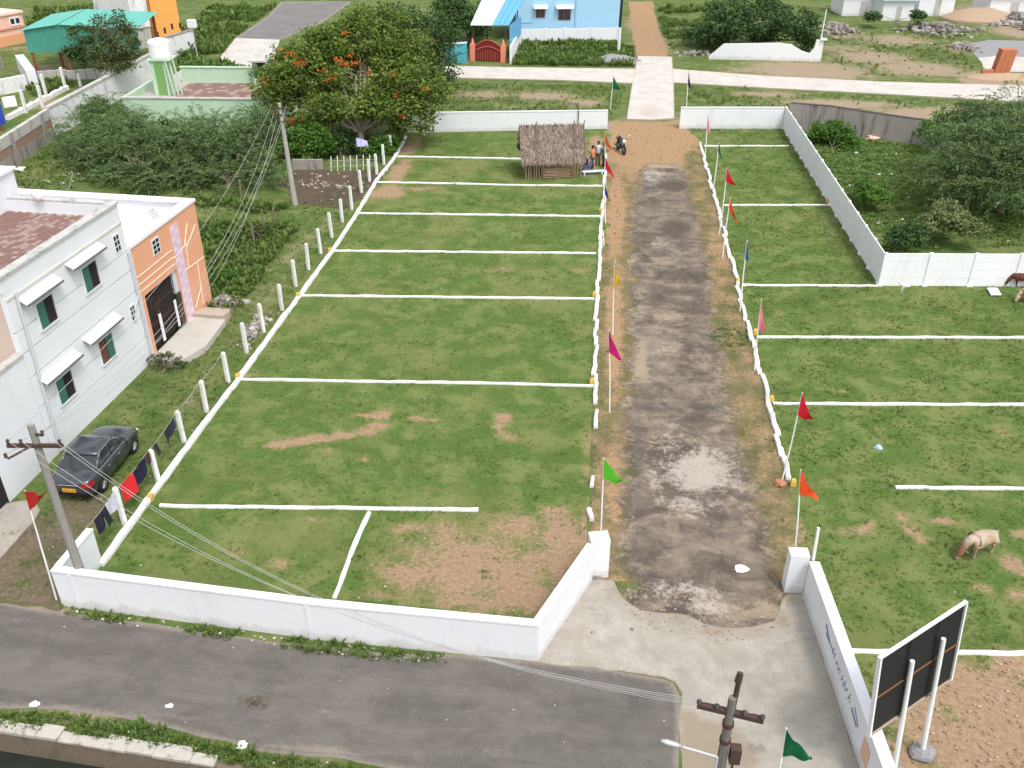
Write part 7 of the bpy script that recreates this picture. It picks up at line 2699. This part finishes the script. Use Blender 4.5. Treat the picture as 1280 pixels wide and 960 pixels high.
crumple('plastic_bag', 'pale blue plastic bag lying on the right lawn', 1098, 560, .17, plain('bag_blue', (.34, .50, .72), .2, 8, .5), 'bag')
crumple('paper_scrap', 'white sheet of litter on the dirt road near the right gate pier', 927, 713, .22, M['litterwhite'], flat=.2)
crumple('paper_scrap', 'white crumpled litter at the grassy drain bank', 304, 933, .17, M['litterwhite'])
crumple('paper_scrap', 'white litter on the street edge beside the drain', 43, 881, .14, M['litterwhite'], flat=.25)
crumple('paper_scrap', 'small white litter in the middle of the street', 212, 883, .10, M['litterwhite'])
tg = P(318, 879)
tw_ = link('twigs', leaf_mesh('twigs', [(tg.x + random.gauss(0, .16), tg.y + random.gauss(0, .12), .02) for _ in range(30)], .12, 9, .11, .008, leafmat('twig', (.06, .04, .03), (.13, .095, .07), (.22, .17, .12), 0, 6), tg, 0, .15), None, tg)
tag(tw_, 'scatter of dry brown twigs on the street', 'twigs', kind='stuff')
crumple('stone', 'dark stone on the concrete apron, right one', 790, 787, .08, M['greywall'], 'stone')
crumple('stone', 'dark stone on the concrete apron, left one', 741, 791, .08, M['greywall'], 'stone')
crumple('clay_heap', 'small heap of orange clods at the end of the right stone row', 975, 606, .28, plain('clod', (.38, .17, .09), .2, 9), 'earth', flat=.3)
crumple('plastic_bag', 'pale cloth heap on the overgrown plot by the grey wall', 1090, 175, .5, plain('rag', (.62, .42, .32), .2, 4), 'rags')
crumple('paper_scrap', 'bright white rag near the far left field wall', 26, 213, .35, M['litterwhite'])
b = MB()
lr = random.Random(31)
for poly, n_, s_ in ((LAWN_L, 70, .03), (LAWN_R, 50, .03), (ALLEY, 70, .035), (ROAD, 22, .03), (STREET, 20, .028), (STRIP, 60, .04), (BANK, 40, .04), (PLOT, 40, .14), (SOIL, 26, .08), (px([(20, 240), (90, 190), (200, 230)]), 20, .14), (px([(1040, 90), (1060, 40), (1200, 40), (1200, 95)]), 24, .14)):
    xs_ = [p[0] for p in poly]
    ys_ = [p[1] for p in poly]
    k = 0
    while k < n_:
        x, y = lr.uniform(min(xs_), max(xs_)), lr.uniform(min(ys_), max(ys_))
        if not inside(poly, np.array([x]), np.array([y]))[0]:
            continue
        r_ = s_ * lr.uniform(.5, 1.3)
        b.ball((x, y, .02 + r_ * .3), r_, r_ * lr.uniform(.5, 1), r_ * .45, 5, 3, .3)
        k += 1
tag(b.build('litter', leafmat('litter_mix', (.28, .24, .19), (.48, .44, .40), (.70, .70, .71), 0, 3)), kind='stuff')
# stones and clods on the bare ground under the billboard and along the verges
b = MB()
lr = random.Random(77)
for poly, n_, s_ in ((px([(1095, 960), (1110, 870), (1200, 830), (1290, 820), (1290, 960)]), 420, .04), (px([(440, 750), (480, 660), (600, 640), (735, 640), (730, 700), (668, 770)]), 220, .035), (px([(760, 160), (850, 152), (876, 195), (860, 205), (790, 210)]), 120, .06), (VERGE, 260, .035), (px([(765, 730), (990, 745), (985, 790), (900, 805), (800, 785)]), 420, .028), (px([(830, 205), (870, 330), (950, 600), (780, 600), (785, 330)]), 260, .022)):
    xs_ = [p[0] for p in poly]
    ys_ = [p[1] for p in poly]
    k = 0
    while k < n_:
        x, y = lr.uniform(min(xs_), max(xs_)), lr.uniform(min(ys_), max(ys_))
        k += 1
        if not inside(poly, np.array([x]), np.array([y]))[0] or (poly is VERGE and inside([(p.x, p.y) for p in ROAD], np.array([x]), np.array([y]))[0]):
            continue
        r_ = s_ * lr.uniform(.5, 1.6)
        b.ball((x, y, .02 + r_ * .2), r_, r_ * lr.uniform(.6, 1), r_ * .5, 5, 3, .3)
tag(b.build('clods', leafmat('clod_mix', (.13, .085, .055), (.30, .21, .14), (.50, .42, .34), 0, 3)), kind='stuff')
